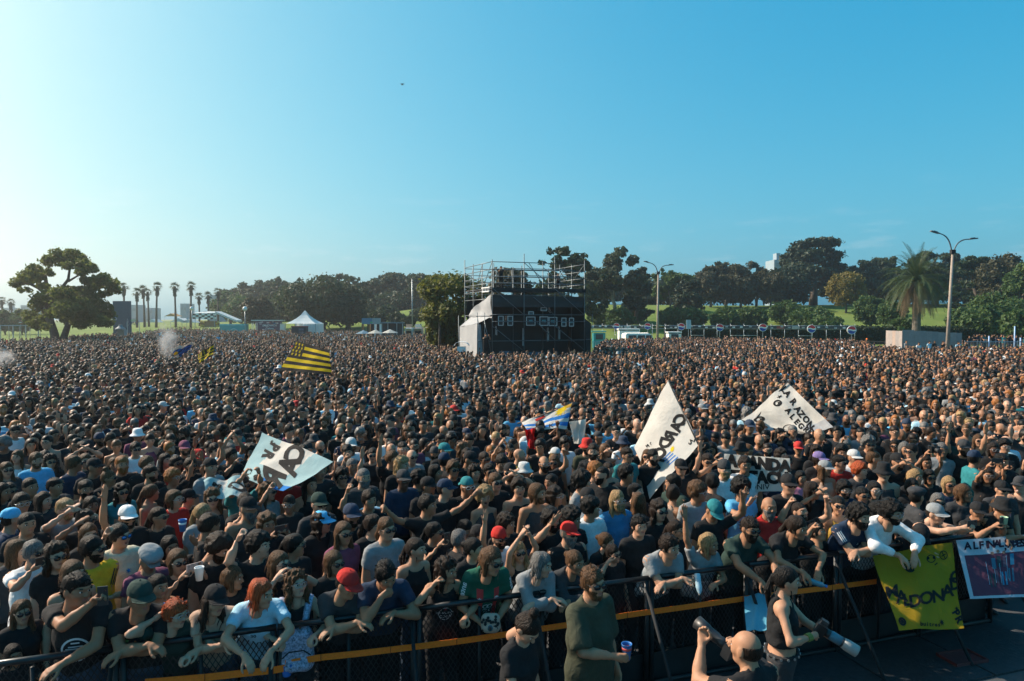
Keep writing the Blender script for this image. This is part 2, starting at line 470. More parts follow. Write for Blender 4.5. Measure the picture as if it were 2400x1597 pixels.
# ---- hair, hats, beards, glasses in the head frame
_hair = {}
def hair_mesh(style, seed, h):
	key = (style, seed, h)
	if key in _hair: return _hair[key]
	low = {'long': -.42, 'bob': -.16, 'pony': -.34, 'curl_long': -.30}.get(style, -.12)
	big = {'curly': .035, 'afro': .055, 'curl_long': .05}.get(style, 0)
	f = Field((-.15 - big, -.20 - big - (.04 if style == 'pony' else 0), low), (.15 + big, .12 + big, .24 + big), h)
	off = {'buzz': .003, 'crop': .006, 'short': .013, 'curly': .03, 'afro': .05, 'long': .013, 'bob': .015, 'bun': .008, 'pony': .008, 'curl_long': .026, 'topbun': .007, 'ring': .005}[style]
	f.ball((0, -.016, .037 + off * .4), (.0775 + off, .098 + off, .087 + off), .02)
	f.ball((0, -.035, -.01), (.071 + off, .074 + off, .062), .03)
	X, Y, Z = f.full()
	g = np.random.default_rng(seed)
	part = (g.random() - .5) * .06
	# hairline: nothing over the face, the ears free on short cuts
	front = Y - (.052 + .5 * (Z - .01) + .02 * np.cos(X * 28 + part * 30)) if style not in ('bob', 'long', 'curl_long') else Y - (.05 + .42 * (Z - .012) + .012 * np.cos((X + part) * 30))
	f.cut(front)
	if style == 'ring': f.cut(Z - .045 + .0 * X); f.cut(Y - .02)
	if style in ('short', 'crop', 'buzz', 'curly', 'afro', 'bun', 'topbun', 'ring', 'pony'):
		f.cut(-(Z + .062 - .35 * np.maximum(Y + .03, 0)))
	sd = int(g.integers(1e6))
	if style in ('long', 'curl_long'):
		L_ = -.26 - .1 * g.random() if style == 'long' else -.2
		for s in (-1, 1):
			f.cone((s * .072, -.01, .0), (s * (.088 + .01 * g.random()), .0, L_ * .6), .027, .035, k=.03)
			f.cone((s * (.088), .0, L_ * .6), (s * (.085 + .03 * g.random()), .01 + .03 * g.random(), L_), .034, .012, k=.02)
		f.cone((0, -.07, .0), (0, -.085, L_ * .7), .045, .05, sx=1.6, k=.04)
		f.cone((0, -.085, L_ * .7), (0, -.09, L_ - .03), .045, .02, sx=1.8, k=.03)
		f.ball((0, .075, -.03), (.058, .07, .085), .02, sub=True)
	if style == 'bob':
		for s in (-1, 1): f.cone((s * .07, .0, .0), (s * .074, .012, -.105), .026, .022, k=.03)
		f.cone((0, -.06, .0), (0, -.065, -.11), .05, .035, sx=1.5, k=.03)
		f.ball((0, .08, -.03), (.056, .07, .09), .02, sub=True)
	if style == 'bun': f.ball((0, -.125, .05), (.04, .036, .038), .015)
	if style == 'topbun': f.ball((0, -.05, .155), (.045, .042, .036), .015)
	if style == 'pony':
		f.ball((0, -.115, .03), .022, .015)
		f.cone((0, -.125, .02), (.01, -.165, -.10), .026, .032, k=.02); f.cone((.01, -.165, -.10), (.015, -.15, -.27), .032, .01, k=.02)
	Xs, Ys, Zs = X, Y, Z
	amp = {'curly': .013, 'afro': .017, 'curl_long': .015, 'long': .0065, 'bob': .006, 'short': .0065, 'pony': .005}.get(style, .003)
	fr = {'curly': 130, 'afro': 120, 'curl_long': 100}.get(style, 60)
	near = np.abs(f.S) < .05
	nz = sines(Xs, Ys, Zs * (.25 if style in ('long', 'bob', 'pony') else .8), fr, sd, 7)
	f.S = np.where(near, f.S + nz * amp * 1.6, f.S)
	V, F = f.mesh()
	b = Bag(); b.add(V, F)
	# loose locks that break the outline
	n = {'long': 110, 'curl_long': 90, 'curly': 60, 'afro': 80, 'bob': 60, 'short': 110, 'pony': 16, 'bun': 12, 'topbun': 14}.get(style, 0)
	if h > .013: n = n // 5
	if n:
		C = V[F].mean(1); N = np.cross(V[F[:, 1]] - V[F[:, 0]], V[F[:, 2]] - V[F[:, 0]]); N /= np.linalg.norm(N, axis=1)[:, None] + 1e-9
		for i in g.choice(len(C), min(n, len(C)), replace=False):
			p = C[i]; q = N[i]
			if style in ('long', 'bob', 'pony'): dirs = np.array([q[0] * .25, q[1] * .25, -1.0]) * (.05 + .06 * g.random()); w0 = .006
			elif style in ('short', 'crop', 'bun', 'topbun'): dirs = (q * .5 + np.array([g.normal() * .5, .35, .25])) * .02; w0 = .006
			else: dirs = (q + g.normal(size=3) * .6) * (.012 + .010 * g.random()); w0 = .007
			side = np.cross(dirs, q + g.normal(size=3) * .3); side /= np.linalg.norm(side) + 1e-9
			mid = p + dirs * .5 + q * .006; end = p + dirs + g.normal(size=3) * .004
			P = np.array([p - side * w0, p + side * w0, mid + side * w0 * .8, mid - side * w0 * .8, end])
			b.add(P, np.array([[0, 1, 2, 3]])); b.add(P[[3, 2, 4]], np.array([[0, 1, 2]]))
	_hair[key] = b.mesh('hair', [M_HAIR])
	return _hair[key]
_acc = {}
def cap_mesh(back=False):
	k = ('cap', back)
	if k in _acc: return _acc[k]
	b = Bag()
	n, m = 20, 7; V = []
	for i in range(m + 1):
		t = i / m; ang = t * math.pi / 2
		for j in range(n):
			a = 2 * math.pi * j / n
			rr = math.cos(ang) ** .75
			seam = 1 + .012 * math.cos(6 * a)
			V.append((.092 * rr * math.cos(a) * seam, -.012 + .112 * rr * math.sin(a) * seam, .048 + .098 * math.sin(ang)))
	F = [(i * n + j, i * n + (j + 1) % n, (i + 1) * n + (j + 1) % n, (i + 1) * n + j) for i in range(m) for j in range(n)]
	b.add(np.array(V), np.array(F))
	s = -1 if back else 1
	U = []; k_ = 11
	for layer in (0, 1):
		for r_ in range(4):
			for j in range(k_):
				a = math.pi * (.12 + .76 * j / (k_ - 1)); rr = r_ / 3
				x = math.cos(a) * (.092 + .006 * rr); y = -.012 + math.sin(a) * .112 + rr * .075 * max(0, math.sin(a)) ** .7
				z = .049 - .022 * rr - .45 * max(0, abs(x) - .02) ** 1.35 + layer * .004
				U.append((x, s * y if s > 0 else -y - .024, z))
	Fb = []
	for layer in (0, 1):
		o = layer * 4 * k_
		for r_ in range(3):
			for j in range(k_ - 1):
				q = (o + r_ * k_ + j, o + r_ * k_ + j + 1, o + (r_ + 1) * k_ + j + 1, o + (r_ + 1) * k_ + j)
				Fb.append(q)
	Fb += [(3 * k_ + j, 3 * k_ + j + 1, 7 * k_ + j + 1, 7 * k_ + j) for j in range(k_ - 1)]
	b.add(np.array(U), np.array(Fb))
	e, ef = uvsphere((0, -.012, .148), .007, 6, 4); b.add(e, ef)
	_acc[k] = b.mesh('cap', [M_CLOTH]); return _acc[k]
def lathe_np(prof, n=20, sx=1.0, sy=1.2, oy=-.014):
	V = [(r * math.cos(2 * math.pi * j / n) * sx, oy + r * math.sin(2 * math.pi * j / n) * sy, z) for r, z in prof for j in range(n)]
	F = [(i * n + j, i * n + (j + 1) % n, (i + 1) * n + (j + 1) % n, (i + 1) * n + j) for i in range(len(prof) - 1) for j in range(n)]
	return np.array(V), np.array(F)
def hat_mesh(kind):
	if kind in _acc: return _acc[kind]
	b = Bag()
	if kind == 'bucket':
		b.add(*lathe_np([(.001, .152), (.05, .150), (.078, .138), (.088, .09), (.093, .05), (.115, .030), (.142, .008), (.140, .004), (.112, .026), (.09, .044)]))
	elif kind == 'beanie':
		b.add(*lathe_np([(.001, .150), (.04, .146), (.072, .122), (.088, .080), (.094, .045), (.093, .022), (.089, .022), (.086, .045)]))
	elif kind == 'bandana':
		b.add(*lathe_np([(.001, .136), (.045, .130), (.072, .108), (.086, .07), (.088, .04), (.085, .025), (.08, .03)]))
		b.add(np.array([(-.02, -.115, .03), (.02, -.115, .03), (.045, -.15, -.06), (-.01, -.16, -.08)]), np.array([[0, 1, 2, 3]]))
	elif kind == 'band':
		b.add(*lathe_np([(.083, .085), (.088, .07), (.088, .045), (.083, .04)]))
	elif kind == 'flatcap':
		b.add(*lathe_np([(.001, .150), (.06, .148), (.108, .125), (.118, .098), (.098, .062), (.092, .045)], sy=1.22, oy=.0))
		b.add(np.array([(-.07, .08, .05), (.07, .08, .05), (.05, .15, .04), (-.05, .15, .04)]), np.array([[0, 1, 2, 3]]))
	_acc[kind] = b.mesh(kind, [M_CLOTH]); return _acc[kind]
def glasses_mesh(kind):
	if kind in _acc: return _acc[kind]
	mb = MB()
	sun_ = kind != 'clear'
	for s in (-1, 1):
		n = 12; V = []; V2 = []
		for j in range(n):
			a = 2 * math.pi * j / n
			x = s * .033 + .0275 * math.copysign(abs(math.cos(a)) ** .75, math.cos(a)); z = .009 + .0205 * math.copysign(abs(math.sin(a)) ** .8, math.sin(a))
			y = .108 - 4.5 * max(0, abs(x) - .012) ** 2
			V.append((x, y, z)); V2.append((x, y - .005, z))
		if sun_: mb.add(V + V2, [tuple(range(n)), tuple(range(2 * n - 1, n - 1, -1))] + [(i, i + n, (i + 1) % n + n, (i + 1) % n) for i in range(n)], 0)
		mb.tube(V + [V[0], V[1]], .0026, 5, 1, cap=False)
		mb.tube([(s * .060, .098, .017), (s * .079, .07, .016), (s * .084, -.005, .012)], .0028, 5, 1)
	mb.tube([(-.008, .110, .014), (.008, .110, .014)], .0026, 5, 1)
	_acc[kind] = mb.mesh('glasses', [M_BLUELENS if kind == 'blue' else M_LENS, M_STEEL if kind == 'clear' else (M_WHITE if kind == 'white' else M_BLACK)], True)
	return _acc[kind]
def beard_mesh(full):
	k = ('beard', full)
	if k in _acc: return _acc[k]
	f = Field((-.09, -.02, -.2), (.09, .13, .03), .009)
	o = .004 if not full else .010
	f.cone((0, .028, -.01), (0, .05, -.08), .061 + o, .040 + o * 1.6, k=.035)
	for s in (-1, 1):
		f.cone((s * .045, -.005, -.03), (s * .022, .035, -.082), .026 + o, .024 + o, k=.03); f.ball((s * .036, .058, -.02), .026 + o, .03)
	if full: f.cone((0, .055, -.085), (0, .062, -.115 - .04 * (full - 1)), .036, .024, k=.02)
	X, Y, Z = f.full()
	f.cut(Z + .024 + 1.5 * np.maximum(.045 - np.abs(X), 0) * .28 - .9 * np.maximum(.03 - Y, 0))
	f.cut(-(Y - .005)); f.ball((0, .1, -.057), (.021, .03, .009), .006, sub=True); f.ball((0, .10, -.02), (.022, .04, .022), .01, sub=True)
	f.S = f.S + sines(X, Y, Z, 160, 5, 6) * .004
	V, F = f.mesh(); b = Bag(); b.add(V, F); _acc[k] = b.mesh('beard', [M_HAIR]); return _acc[k]
# ---- hands (frame: wrist at 0, fingers to +Z, palm to +Y, thumb to +X)
_hands = {}
def hand_mesh(pose, h, left):
	key = (pose, h, left)
	if key in _hands: return _hands[key]
	curl = {'relaxed': (.35, .4, .3), 'open': (.05, .08, .05), 'fist': (1.45, 1.6, 1.0), 'grip': (.75, .85, .6), 'flat': (.12, .12, .08)}
	per = {'point': ('open', 'fist', 'fist', 'fist'), 'peace': ('open', 'open', 'fist', 'fist'), 'horns': ('open', 'fist', 'fist', 'open'), 'three': ('open', 'open', 'fist', 'fist')}.get(pose, (pose,) * 4)
	f = Field((-.06, -.06, -.03), (.10, .12, .21), h)
	f.cone((0, 0, -.02), (0, .0, .02), .025, .024, sx=1.15, k=.015)
	for i, x in enumerate((.026, .009, -.009, -.026)):
		f.cone((x * .55, 0, .015), (x, .0, .082 - abs(i - 1.2) * .005), .0145, .0125, k=.014)
	Ls = (.072, .080, .074, .058); spread = .16 if pose in ('open', 'peace', 'three', 'horns') else .05
	for i, x in enumerate((.026, .009, -.009, -.026)):
		c = curl[per[i]]; p = np.array([x, .0, .082 - abs(i - 1.2) * .005]); a = 0; r = .0098 - .001 * (i == 3)
		sp = spread * (1.5 - i) / 1.5
		for s_, fr in enumerate((.46, .30, .24)):
			a += c[s_]; d = np.array([math.sin(sp) * math.cos(a), math.sin(a), math.cos(a) * math.cos(sp)]) * Ls[i] * fr
			f.cone(p, p + d, r, r * .92, k=.006); p = p + d; r *= .92
	t0 = np.array([.024, .006, .022]); closed = pose in ('fist', 'grip', 'point', 'peace', 'horns')
	t1 = t0 + np.array([.028, .012 + (.012 if closed else 0), .026]); t2 = t1 + (np.array([-.006, .022, .022]) if closed else np.array([.014, .008, .026])); t3 = t2 + (np.array([-.018, .008, .012]) if closed else np.array([.004, .003, .022]))
	f.cone(t0, t1, .015, .0115, k=.012); f.cone(t1, t2, .0115, .0105, k=.006); f.cone(t2, t3, .0105, .009, k=.006)
	V, F = f.mesh()
	if left: V = V * np.array([-1, 1, 1]); F = F[:, ::-1]
	_hands[key] = (V, F); return _hands[key]
def frame(z, y):
	z = Vector(z).normalized(); y = Vector(y); y = (y - z * y.dot(z))
	y = y.normalized() if y.length > 1e-4 else z.orthogonal().normalized()
	x = y.cross(z)
	return np.array([[x.x, y.x, z.x], [x.y, y.y, z.y], [x.z, y.z, z.z]])
def rotx(a): c, s = math.cos(a), math.sin(a); return np.array([[1, 0, 0], [0, c, -s], [0, s, c]])
def roty(a): c, s = math.cos(a), math.sin(a); return np.array([[c, 0, s], [0, 1, 0], [-s, 0, c]])
def rotz(a): c, s = math.cos(a), math.sin(a); return np.array([[c, -s, 0], [s, c, 0], [0, 0, 1]])
def ik(S, W, l1, l2, pole):
	S = np.asarray(S, float); W = np.asarray(W, float); d = W - S; L_ = np.linalg.norm(d); n = d / L_
	L2 = min(L_, (l1 + l2) * .985); W = S + n * L2
	a = (l1 * l1 - l2 * l2 + L2 * L2) / (2 * L2); hgt = math.sqrt(max(l1 * l1 - a * a, 0))
	p = np.asarray(pole, float); p = p - n * (p @ n); p /= np.linalg.norm(p) + 1e-9
	return S + n * a + p * hgt, W
# pose: (left wrist, left pole, left hand, left palm, right ...) in metres for a 1.75 m figure that faces +Y; wrists may be None = hanging
DN = lambda s: ((s * .25, .06, .86), (s * .35, -1, 0), 'relaxed', (-s, .2, 0))
UPO = lambda s: ((s * .27, .14, 1.93), (s * 1, .3, -.3), 'open', (0, 1, .1))
UPF = lambda s: ((s * .27, .22, 1.82), (s * 1, .2, -.4), 'fist', (-s * .6, .8, 0))
PNT = lambda s: ((s * .24, .36, 1.78), (s * .8, -.1, -1), 'point', (-s * .3, .2, -1))
HRN = lambda s: ((s * .26, .26, 1.82), (s * 1, .1, -.5), 'horns', (0, 1, 0))
PHN = lambda s: ((s * .10, .36, 1.58), (s * .8, -.1, -1), 'grip', (-s * .75, .5, .1))
CLP = lambda s: ((s * .05, .30, 1.66), (s * 1, 0, -.6), 'flat', (-s, 0, 0))
CLPU = lambda s: ((s * .06, .16, 1.88), (s * 1, .2, -.2), 'flat', (-s, 0, 0))
POSES = {
	'down': (DN, DN), 'up_l': (UPO, DN), 'up_r': (DN, UPO), 'up_both': (UPO, UPO), 'fist_r': (DN, UPF), 'fist_l': (UPF, DN), 'fist_both': (UPF, UPF),
	'point_r': (DN, PNT), 'point_l': (PNT, DN), 'horns_r': (DN, HRN), 'horns_l': (HRN, DN), 'phone_r': (DN, PHN), 'phone_l': (PHN, DN), 'phone_both': (PHN, PHN), 'clap': (CLP, CLP), 'clap_up': (CLPU, CLPU),
	'phone_up': (lambda s: ((s * .10, .30, 1.84), (s, 0, -.5), 'grip', (-s * .75, .5, .1)),) * 2,
	'folded': (lambda s: ((-s * .14, .21 + .03 * s, 1.17 + .03 * s), (s, -.3, -.6), 'relaxed', (0, -1, 0)),) * 2,
	'spread': (lambda s: ((s * .60, .16, 1.70), (s * .5, -.2, -1), 'fist', (0, 1, 0)),) * 2,
	'face': (lambda s: ((s * .10, .20, 1.56), (s * 1, .2, -.8), 'relaxed', (-s, -.1, 0)),) * 2,
	'ear_r': (DN, lambda s: ((s * .15, .13, 1.55), (s * 1, .3, -.8), 'relaxed', (-s, 0, 0))),
	'chin': (lambda s: ((s * .06, .40, 1.20), (s, -.3, -.4), 'relaxed', (0, 0, -1)), lambda s: ((s * .03, .42, 1.38), (s * .6, .3, -1), 'fist', (0, -1, 0))),
	'hold_front': (lambda s: ((s * .07, .30, 1.12), (s * .8, -.6, -.2), 'grip', (-s, 0, .2)),) * 2,
	'rail_cross': (lambda s: ((-s * .11, .44 + .02 * s, 1.20 + .02 * s), (s, -.25, -.5), 'relaxed', (0, -.2, -1)),) * 2,
	'rail_hang': (lambda s: ((s * .10, .60, 1.12), (s, -.25, .2), 'relaxed', (0, -.6, -1)),) * 2,
	'rail_grip': (lambda s: ((s * .17, .40, 1.19), (s, -.3, -.7), 'grip', (0, .5, -1)),) * 2,
	'rail_up_r': (lambda s: ((-s * .05, .46, 1.19), (s, -.25, -.5), 'relaxed', (0, -.2, -1)), UPO),
	'rail_phone_r': (lambda s: ((-s * .02, .50, 1.14), (s, -.25, -.3), 'relaxed', (0, -.2, -1)), lambda s: ((-s * .17, .40, 1.54), (s * .9, .5, -1), 'grip', (-s * .6, .6, 0))),
	'rail_fist_r': (lambda s: ((s * .16, .46, 1.19), (s, -.25, -.5), 'grip', (0, .3, -1)), lambda s: ((s * .13, .30, 1.52), (s, .3, -.8), 'fist', (-s, .3, 0))),
	'rail_phone2': (lambda s: ((s * .06 - .1, .62, 1.50), (s, -.2, -.8), 'grip', (-s, .2, 0)),) * 2,
	'cup_r': (DN, lambda s: ((s * .03 + .02, .33, 1.16), (s, -.6, -.3), 'grip', (-s, .1, 0))),
	'text_r': (DN, lambda s: ((s * .06, .34, 1.16), (s, -.7, -.3), 'grip', (-s * .3, 0, 1))),
	'camera': (lambda s: ((s * .05, .40, 1.15), (s, -.3, -.8), 'grip', (0, 0, 1)), lambda s: ((s * .14, .26, 1.22), (s, -.5, -.6), 'grip', (-s, .3, 0))),
	'camera_up': (lambda s: ((s * .08, .36, 1.55), (s * .6, .1, -1), 'grip', (0, -.2, 1)), lambda s: ((s * .10, .18, 1.56), (s, .1, -1), 'grip', (-s, .3, 0))),
	'shade_r': (DN, lambda s: ((s * .12, .18, 1.64), (s, .1, -.5), 'flat', (-s * .2, -.3, -1))),
	'wave_l': (lambda s: ((s * .16, .32, 1.70), (s, -.1, -1), 'open', (0, 1, 0)), DN), 'wave_r': (DN, lambda s: ((s * .16, .32, 1.70), (s, -.1, -1), 'open', (0, 1, 0))),
	'peace_r': (DN, lambda s: ((s * .02, .26, 1.50), (s, 0, -1), 'peace', (0, -1, .2))),
}
_bodies = {}
_trs = {}
def trousers_mesh(br, lod):
	if (br, lod) in _trs: return _trs[(br, lod)]
	f = Field((-.26, -.2, .0), (.26, .25, 1.06), (.03, .05, .065)[lod])
	for s in (-1, 1):
		hip = np.array([s * .088, 0, .92]); kn = np.array([s * .095, .015, .50]); an = np.array([s * .1, -.02, .10])
		f.cone(hip, kn, .092 * br + .014, .074, 1, .03); f.cone(kn, an, .072, .064, 1, .03)
		if lod: f.cone(an + [0, .0, -.04], an + [s * .015, .15, -.055], .045, .038, 1.1, .03)
	f.cone((0, 0, .9), (0, 0, 1.0), .122 * br + .012, .108 * br + .012, 1.36, .04)
	X, Y, Z = f.full(); f.S = f.S + sines(X, Y, Z * .7, 35, 3, 5) * .005; f.cut(Z - 1.0); f.cut((.0 if lod else .06) - Z)
	V, F = f.mesh(); bb = Bag(); bb.add(V, F); _trs[(br, lod)] = bb.mesh('trousers', [M_CLOTH])
	return _trs[(br, lod)]
def figure(pose, fem, lean=0.0, yaw=0.0, nod=0.0, shirt='tee', face=0, mouth=0, lod=0, bulk=1.0, hem=.86, tilt=0.0):
	"""meshes of a 1.75 m figure: body, shirt, trousers and the head's matrix; cached so that alike figures share their meshes"""
	if lod:
		face %= 3; tilt = 0.0; nod = round(nod / .25) * .25; yaw = round(yaw / .3) * .3; bulk = 1.15 if bulk > 1.07 else 1.0
	key = (pose, fem, round(lean, 2), round(yaw, 2), round(nod, 2), shirt, face, mouth, lod, round(bulk, 2), hem, round(tilt, 2))
	if key in _bodies: return _bodies[key]
	hb, hs_, hh, hd = ((.028, .024, .0102, .0078), (.05, .046, .0185, .0165), (.06, .055, .023, .019))[lod]
	sw = (.165 if fem else .19) * (1 + (bulk - 1) * .6)
	piv = np.array([0, 0, .95]); RL = rotx(-lean)
	T = lambda p: RL @ (np.asarray(p, float) - piv) + piv
	br = bulk
	tor = [((0, 0, .95), (0, 0, 1.06), (.128 if fem else .118) * br, .105 * br, 1.38), ((0, .012 * br, 1.06), (0, .004, 1.2), (.100 if fem else .108) * br, .11 * br, 1.28),
		   ((0, 0, 1.2), (0, -.008, 1.36), (.108 if fem else .118) * br, .098, 1.40 if not fem else 1.32)]
	Sh = {-1: T((-sw + .012, 0, 1.415)), 1: T((sw - .012, 0, 1.415))}
	arms = {}
	for s, fn in ((-1, POSES[pose][0]), (1, POSES[pose][1])):
		W, pole, hp, palm = fn(s)
		W = np.asarray(W, float)
		if not pose.startswith('rail') and pose not in ('chin',): W = T(W) if lean else W
		Eb, W = ik(Sh[s], W, .285, .255, pole)
		arms[s] = (Eb, W, hp, palm)
	hc = T((0, .012, 1.605)); 
	RH = rotz(-yaw) @ rotx(-lean * .25 - nod) @ roty(tilt)
	hc = hc + RH @ np.array([0, .028, .02])
	pts = np.array([Sh[-1], Sh[1], arms[-1][0], arms[-1][1], arms[1][0], arms[1][1], [0, .2, .0], [0, -.15, .0], [.23, 0, 0], [-.23, 0, 0], hc - [0, 0, .05]])
	lo, hi = pts.min(0) - .11, pts.max(0) + .11; lo[2] = -.005 if not lod else .78
	f = Field(lo, hi, hb)
	for a, b, ra, rb, sx in tor: f.cone(T(a), T(b), ra, rb, sx, .05)
	f.cone(T((-sw + .05, 0, 1.41)), T((sw - .05, 0, 1.41)), .058, .058, 1, .05)
	f.cone(T((0, -.015, 1.42)), T((0, -.005, 1.49)), .066, .05, 1.25, .05)
	f.cone(T((0, -.008, 1.46)), hc + RH @ np.array([0, -.03, -.07]), .047 if fem else .056, .044 if fem else .053, 1, .03)
	if fem:
		for s in (-1, 1): f.ball(T((s * .072, .075, 1.275)), (.068, .06, .06), .04)
	for s in (-1, 1):
		Eb, W, hp, palm = arms[s]; th = .88 if fem else 1.05; th *= .6 + .4 * bulk
		f.ball(Sh[s], .056 * th, .05)
		f.cone(Sh[s], Eb, .053 * th, .042 * th, 1, .03)
		f.cone(Eb, Eb + (W - Eb) * .35, .042 * th, .043 * th, 1, .02); f.cone(Eb + (W - Eb) * .35, W, .043 * th, .027 * th, 1, .02)
		hip = np.array([s * .088, 0, .92]); kn = np.array([s * .095, .015, .50]); an = np.array([s * .1, -.02, .08])
		if lod: continue
		f.cone(hip, kn, .092 * br, .058, 1, .04); f.cone(kn, an, .056, .04, 1, .03); f.cone(an + [0, .0, -.03], an + [s * .015, .15, -.045], .042, .036, 1.1, .03)
	V, F = f.mesh()
	b = Bag()
	m = np.zeros(len(F), int); Cz = V[F].mean(1)[:, 2]; m[Cz < .085] = 5
	b.add(V, F, m)
	for s in (-1, 1):
		Eb, W, hp, palm = arms[s]
		d = W - Eb
		bend = Vector(d).normalized()
		if pose in ('rail_hang', 'rail_cross', 'chin'): bend = (bend + Vector((0, .1, -.45))).normalized()
		hv, hf = hand_mesh(hp, hd, s < 0)
		b.add(hv * 1.02 @ frame(bend, palm).T + W, hf, 0)
	hv, hf, hm = head_mesh((fem, face), hh, mouth)
	b.add(hv @ RH.T + hc, hf, hm)
	body = b.mesh('person', [M_SKIN, M_LIP, M_EYE, M_IRIS, M_BROW, M_SHOE])
	# clothing
	f = Field(lo - .03, hi + .03, hs_)
	o = .016
	loose = .03 if shirt in ('loose', 'long') else 0
	for i, (a, bb, ra, rb, sx) in enumerate(tor): f.cone(T(a), T(bb), ra + o + loose, rb + o + loose * (1 - i * .3), sx, .05)
	f.cone(T((-sw + .05, 0, 1.41)), T((sw - .05, 0, 1.41)), .058 + o, .058 + o, 1, .05)
	f.cone(T((0, -.015, 1.42)), T((0, -.005, 1.485)), .062 + o, .056 + o * .6, 1.25, .05)
	if hem < .8: f.cone(T((0, 0, .95)), T((0, .0, hem)), .128 * br + o + loose, .132 * br + o + loose, 1.42, .05)
	else: f.cone(T((0, 0, .95)), T((0, .005, hem)), .118 * br + o + loose, .122 * br + o + loose, 1.4, .04)
	if fem:
		for s in (-1, 1): f.ball(T((s * .07, .078, 1.275)), (.072, .062, .064), .05)
	X, Y, Z = f.full()
	ax = T((0, 0, 1)) - T((0, 0, 0)); t0 = T((0, 0, hem))
	f.cut(-((X - t0[0]) * ax[0] + (Y - t0[1]) * ax[1] + (Z - t0[2]) * ax[2]))
	for s in (-1, 1):
		Eb, W, hp, palm = arms[s]; n = Eb - Sh[s]; n = n / np.linalg.norm(n)
		if shirt == 'tank':
			c = Sh[s] + np.array([s * .02, 0, 0])
			q = .098 - np.sqrt((X - c[0]) ** 2 * .9 + (Y - c[1]) ** 2 + (Z - c[2]) ** 2)
			q = np.where((X - c[0]) * s > -.10, q, -1); f.S = np.maximum(f.S, np.where((X - c[0]) * s > .02, .05, q))
			continue
		g = Field(lo - .03, hi + .03, hs_)
		if shirt == 'long':
			g.cone(Sh[s], Eb, .068, .062, 1, .05); g.cone(Eb, Eb + (W - Eb) * .62, .06, .05, 1, .04)
		else:
			fr = .58 if shirt != 'loose' else .95
			e = Sh[s] + (Eb - Sh[s]) * (fr + .25)
			g.cone(Sh[s], e, .066 + loose * .3, .068 + loose * .9 - (.008 if fem else 0), 1, .05)
			e = Sh[s] + (Eb - Sh[s]) * fr
			g.cut((X - e[0]) * n[0] + (Y - e[1]) * n[1] + (Z - e[2]) * n[2])
		f.blend((slice(None),) * 3, g.S, .035, False)
	sd = len(_bodies) * 37 + 11
	fold = sines(X, Y, Z * .55, 26, sd, 4) * .010 + sines(X + .3 * Z, Y, Z * .7, 62, sd + 1, 5) * .005
	f.S = f.S + fold * np.clip((1.46 - Z) * 6, .25, 1)
	nk = T((0, .025, 1.50)); rr = .082 if shirt != 'tank' else .105
	f.ball(nk + np.array([0, .015, .01]), (rr, rr * .95, rr * (.75 if shirt != 'tank' else 1.2)), .01, sub=True)
	V, F = f.mesh(); bb = Bag(); bb.add(V, F); shirt_me = bb.mesh('shirt', [M_CLOTH])
	tr_me = trousers_mesh(round(br, 2), lod)
	HM = np.eye(4); HM[:3, :3] = RH; HM[:3, 3] = hc
	info = dict(hands={s: (arms[s][1], arms[s][0], arms[s][3]) for s in (-1, 1)}, head=HM, T=T, lean=lean)
	_bodies[key] = (body, shirt_me, tr_me, Matrix(HM.tolist()), info)
	return _bodies[key]
M_BROW = mat('eyebrow', (.022, .014, .010), .8)
M_SHOE = mat('shoe', (.03, .03, .033), .7)
SKINS = [(.36, .185, .108), (.41, .22, .138), (.29, .142, .080), (.45, .26, .175), (.20, .094, .053), (.10, .046, .028)]
HAIRC = {'k': (.007, .006, .0055), 'd': (.018, .0105, .007), 'm': (.085, .042, .019), 'y': (.30, .19, .09), 'r': (.33, .062, .018), 'g': (.13, .125, .12), 'w': (.42, .42, .41), 'o': (.26, .10, .03)}
COLS = {'blk': (.014, .0145, .016), 'cha': (.035, .037, .041), 'nav': (.018, .032, .062), 'wht': (.66, .66, .66), 'lbl': (.33, .55, .68), 'blu': (.045, .19, .36), 'red': (.42, .025, .02), 'yel': (.60, .36, .02),
		'oli': (.046, .050, .032), 'tan': (.40, .27, .20), 'crm': (.58, .52, .38), 'gry': (.21, .225, .235), 'grn': (.012, .085, .055), 'teal': (.02, .16, .18), 'mau': (.16, .05, .09), 'pur': (.16, .12, .27), 'mus': (.35, .21, .04), 'lgy': (.42, .43, .43), 'dgn': (.02, .04, .034), 'pnk': (.5, .2, .3), 'ora': (.7, .17, .03), 'sky': (.1, .38, .62), 'den': (.045, .07, .11)}
PEOPLE = []
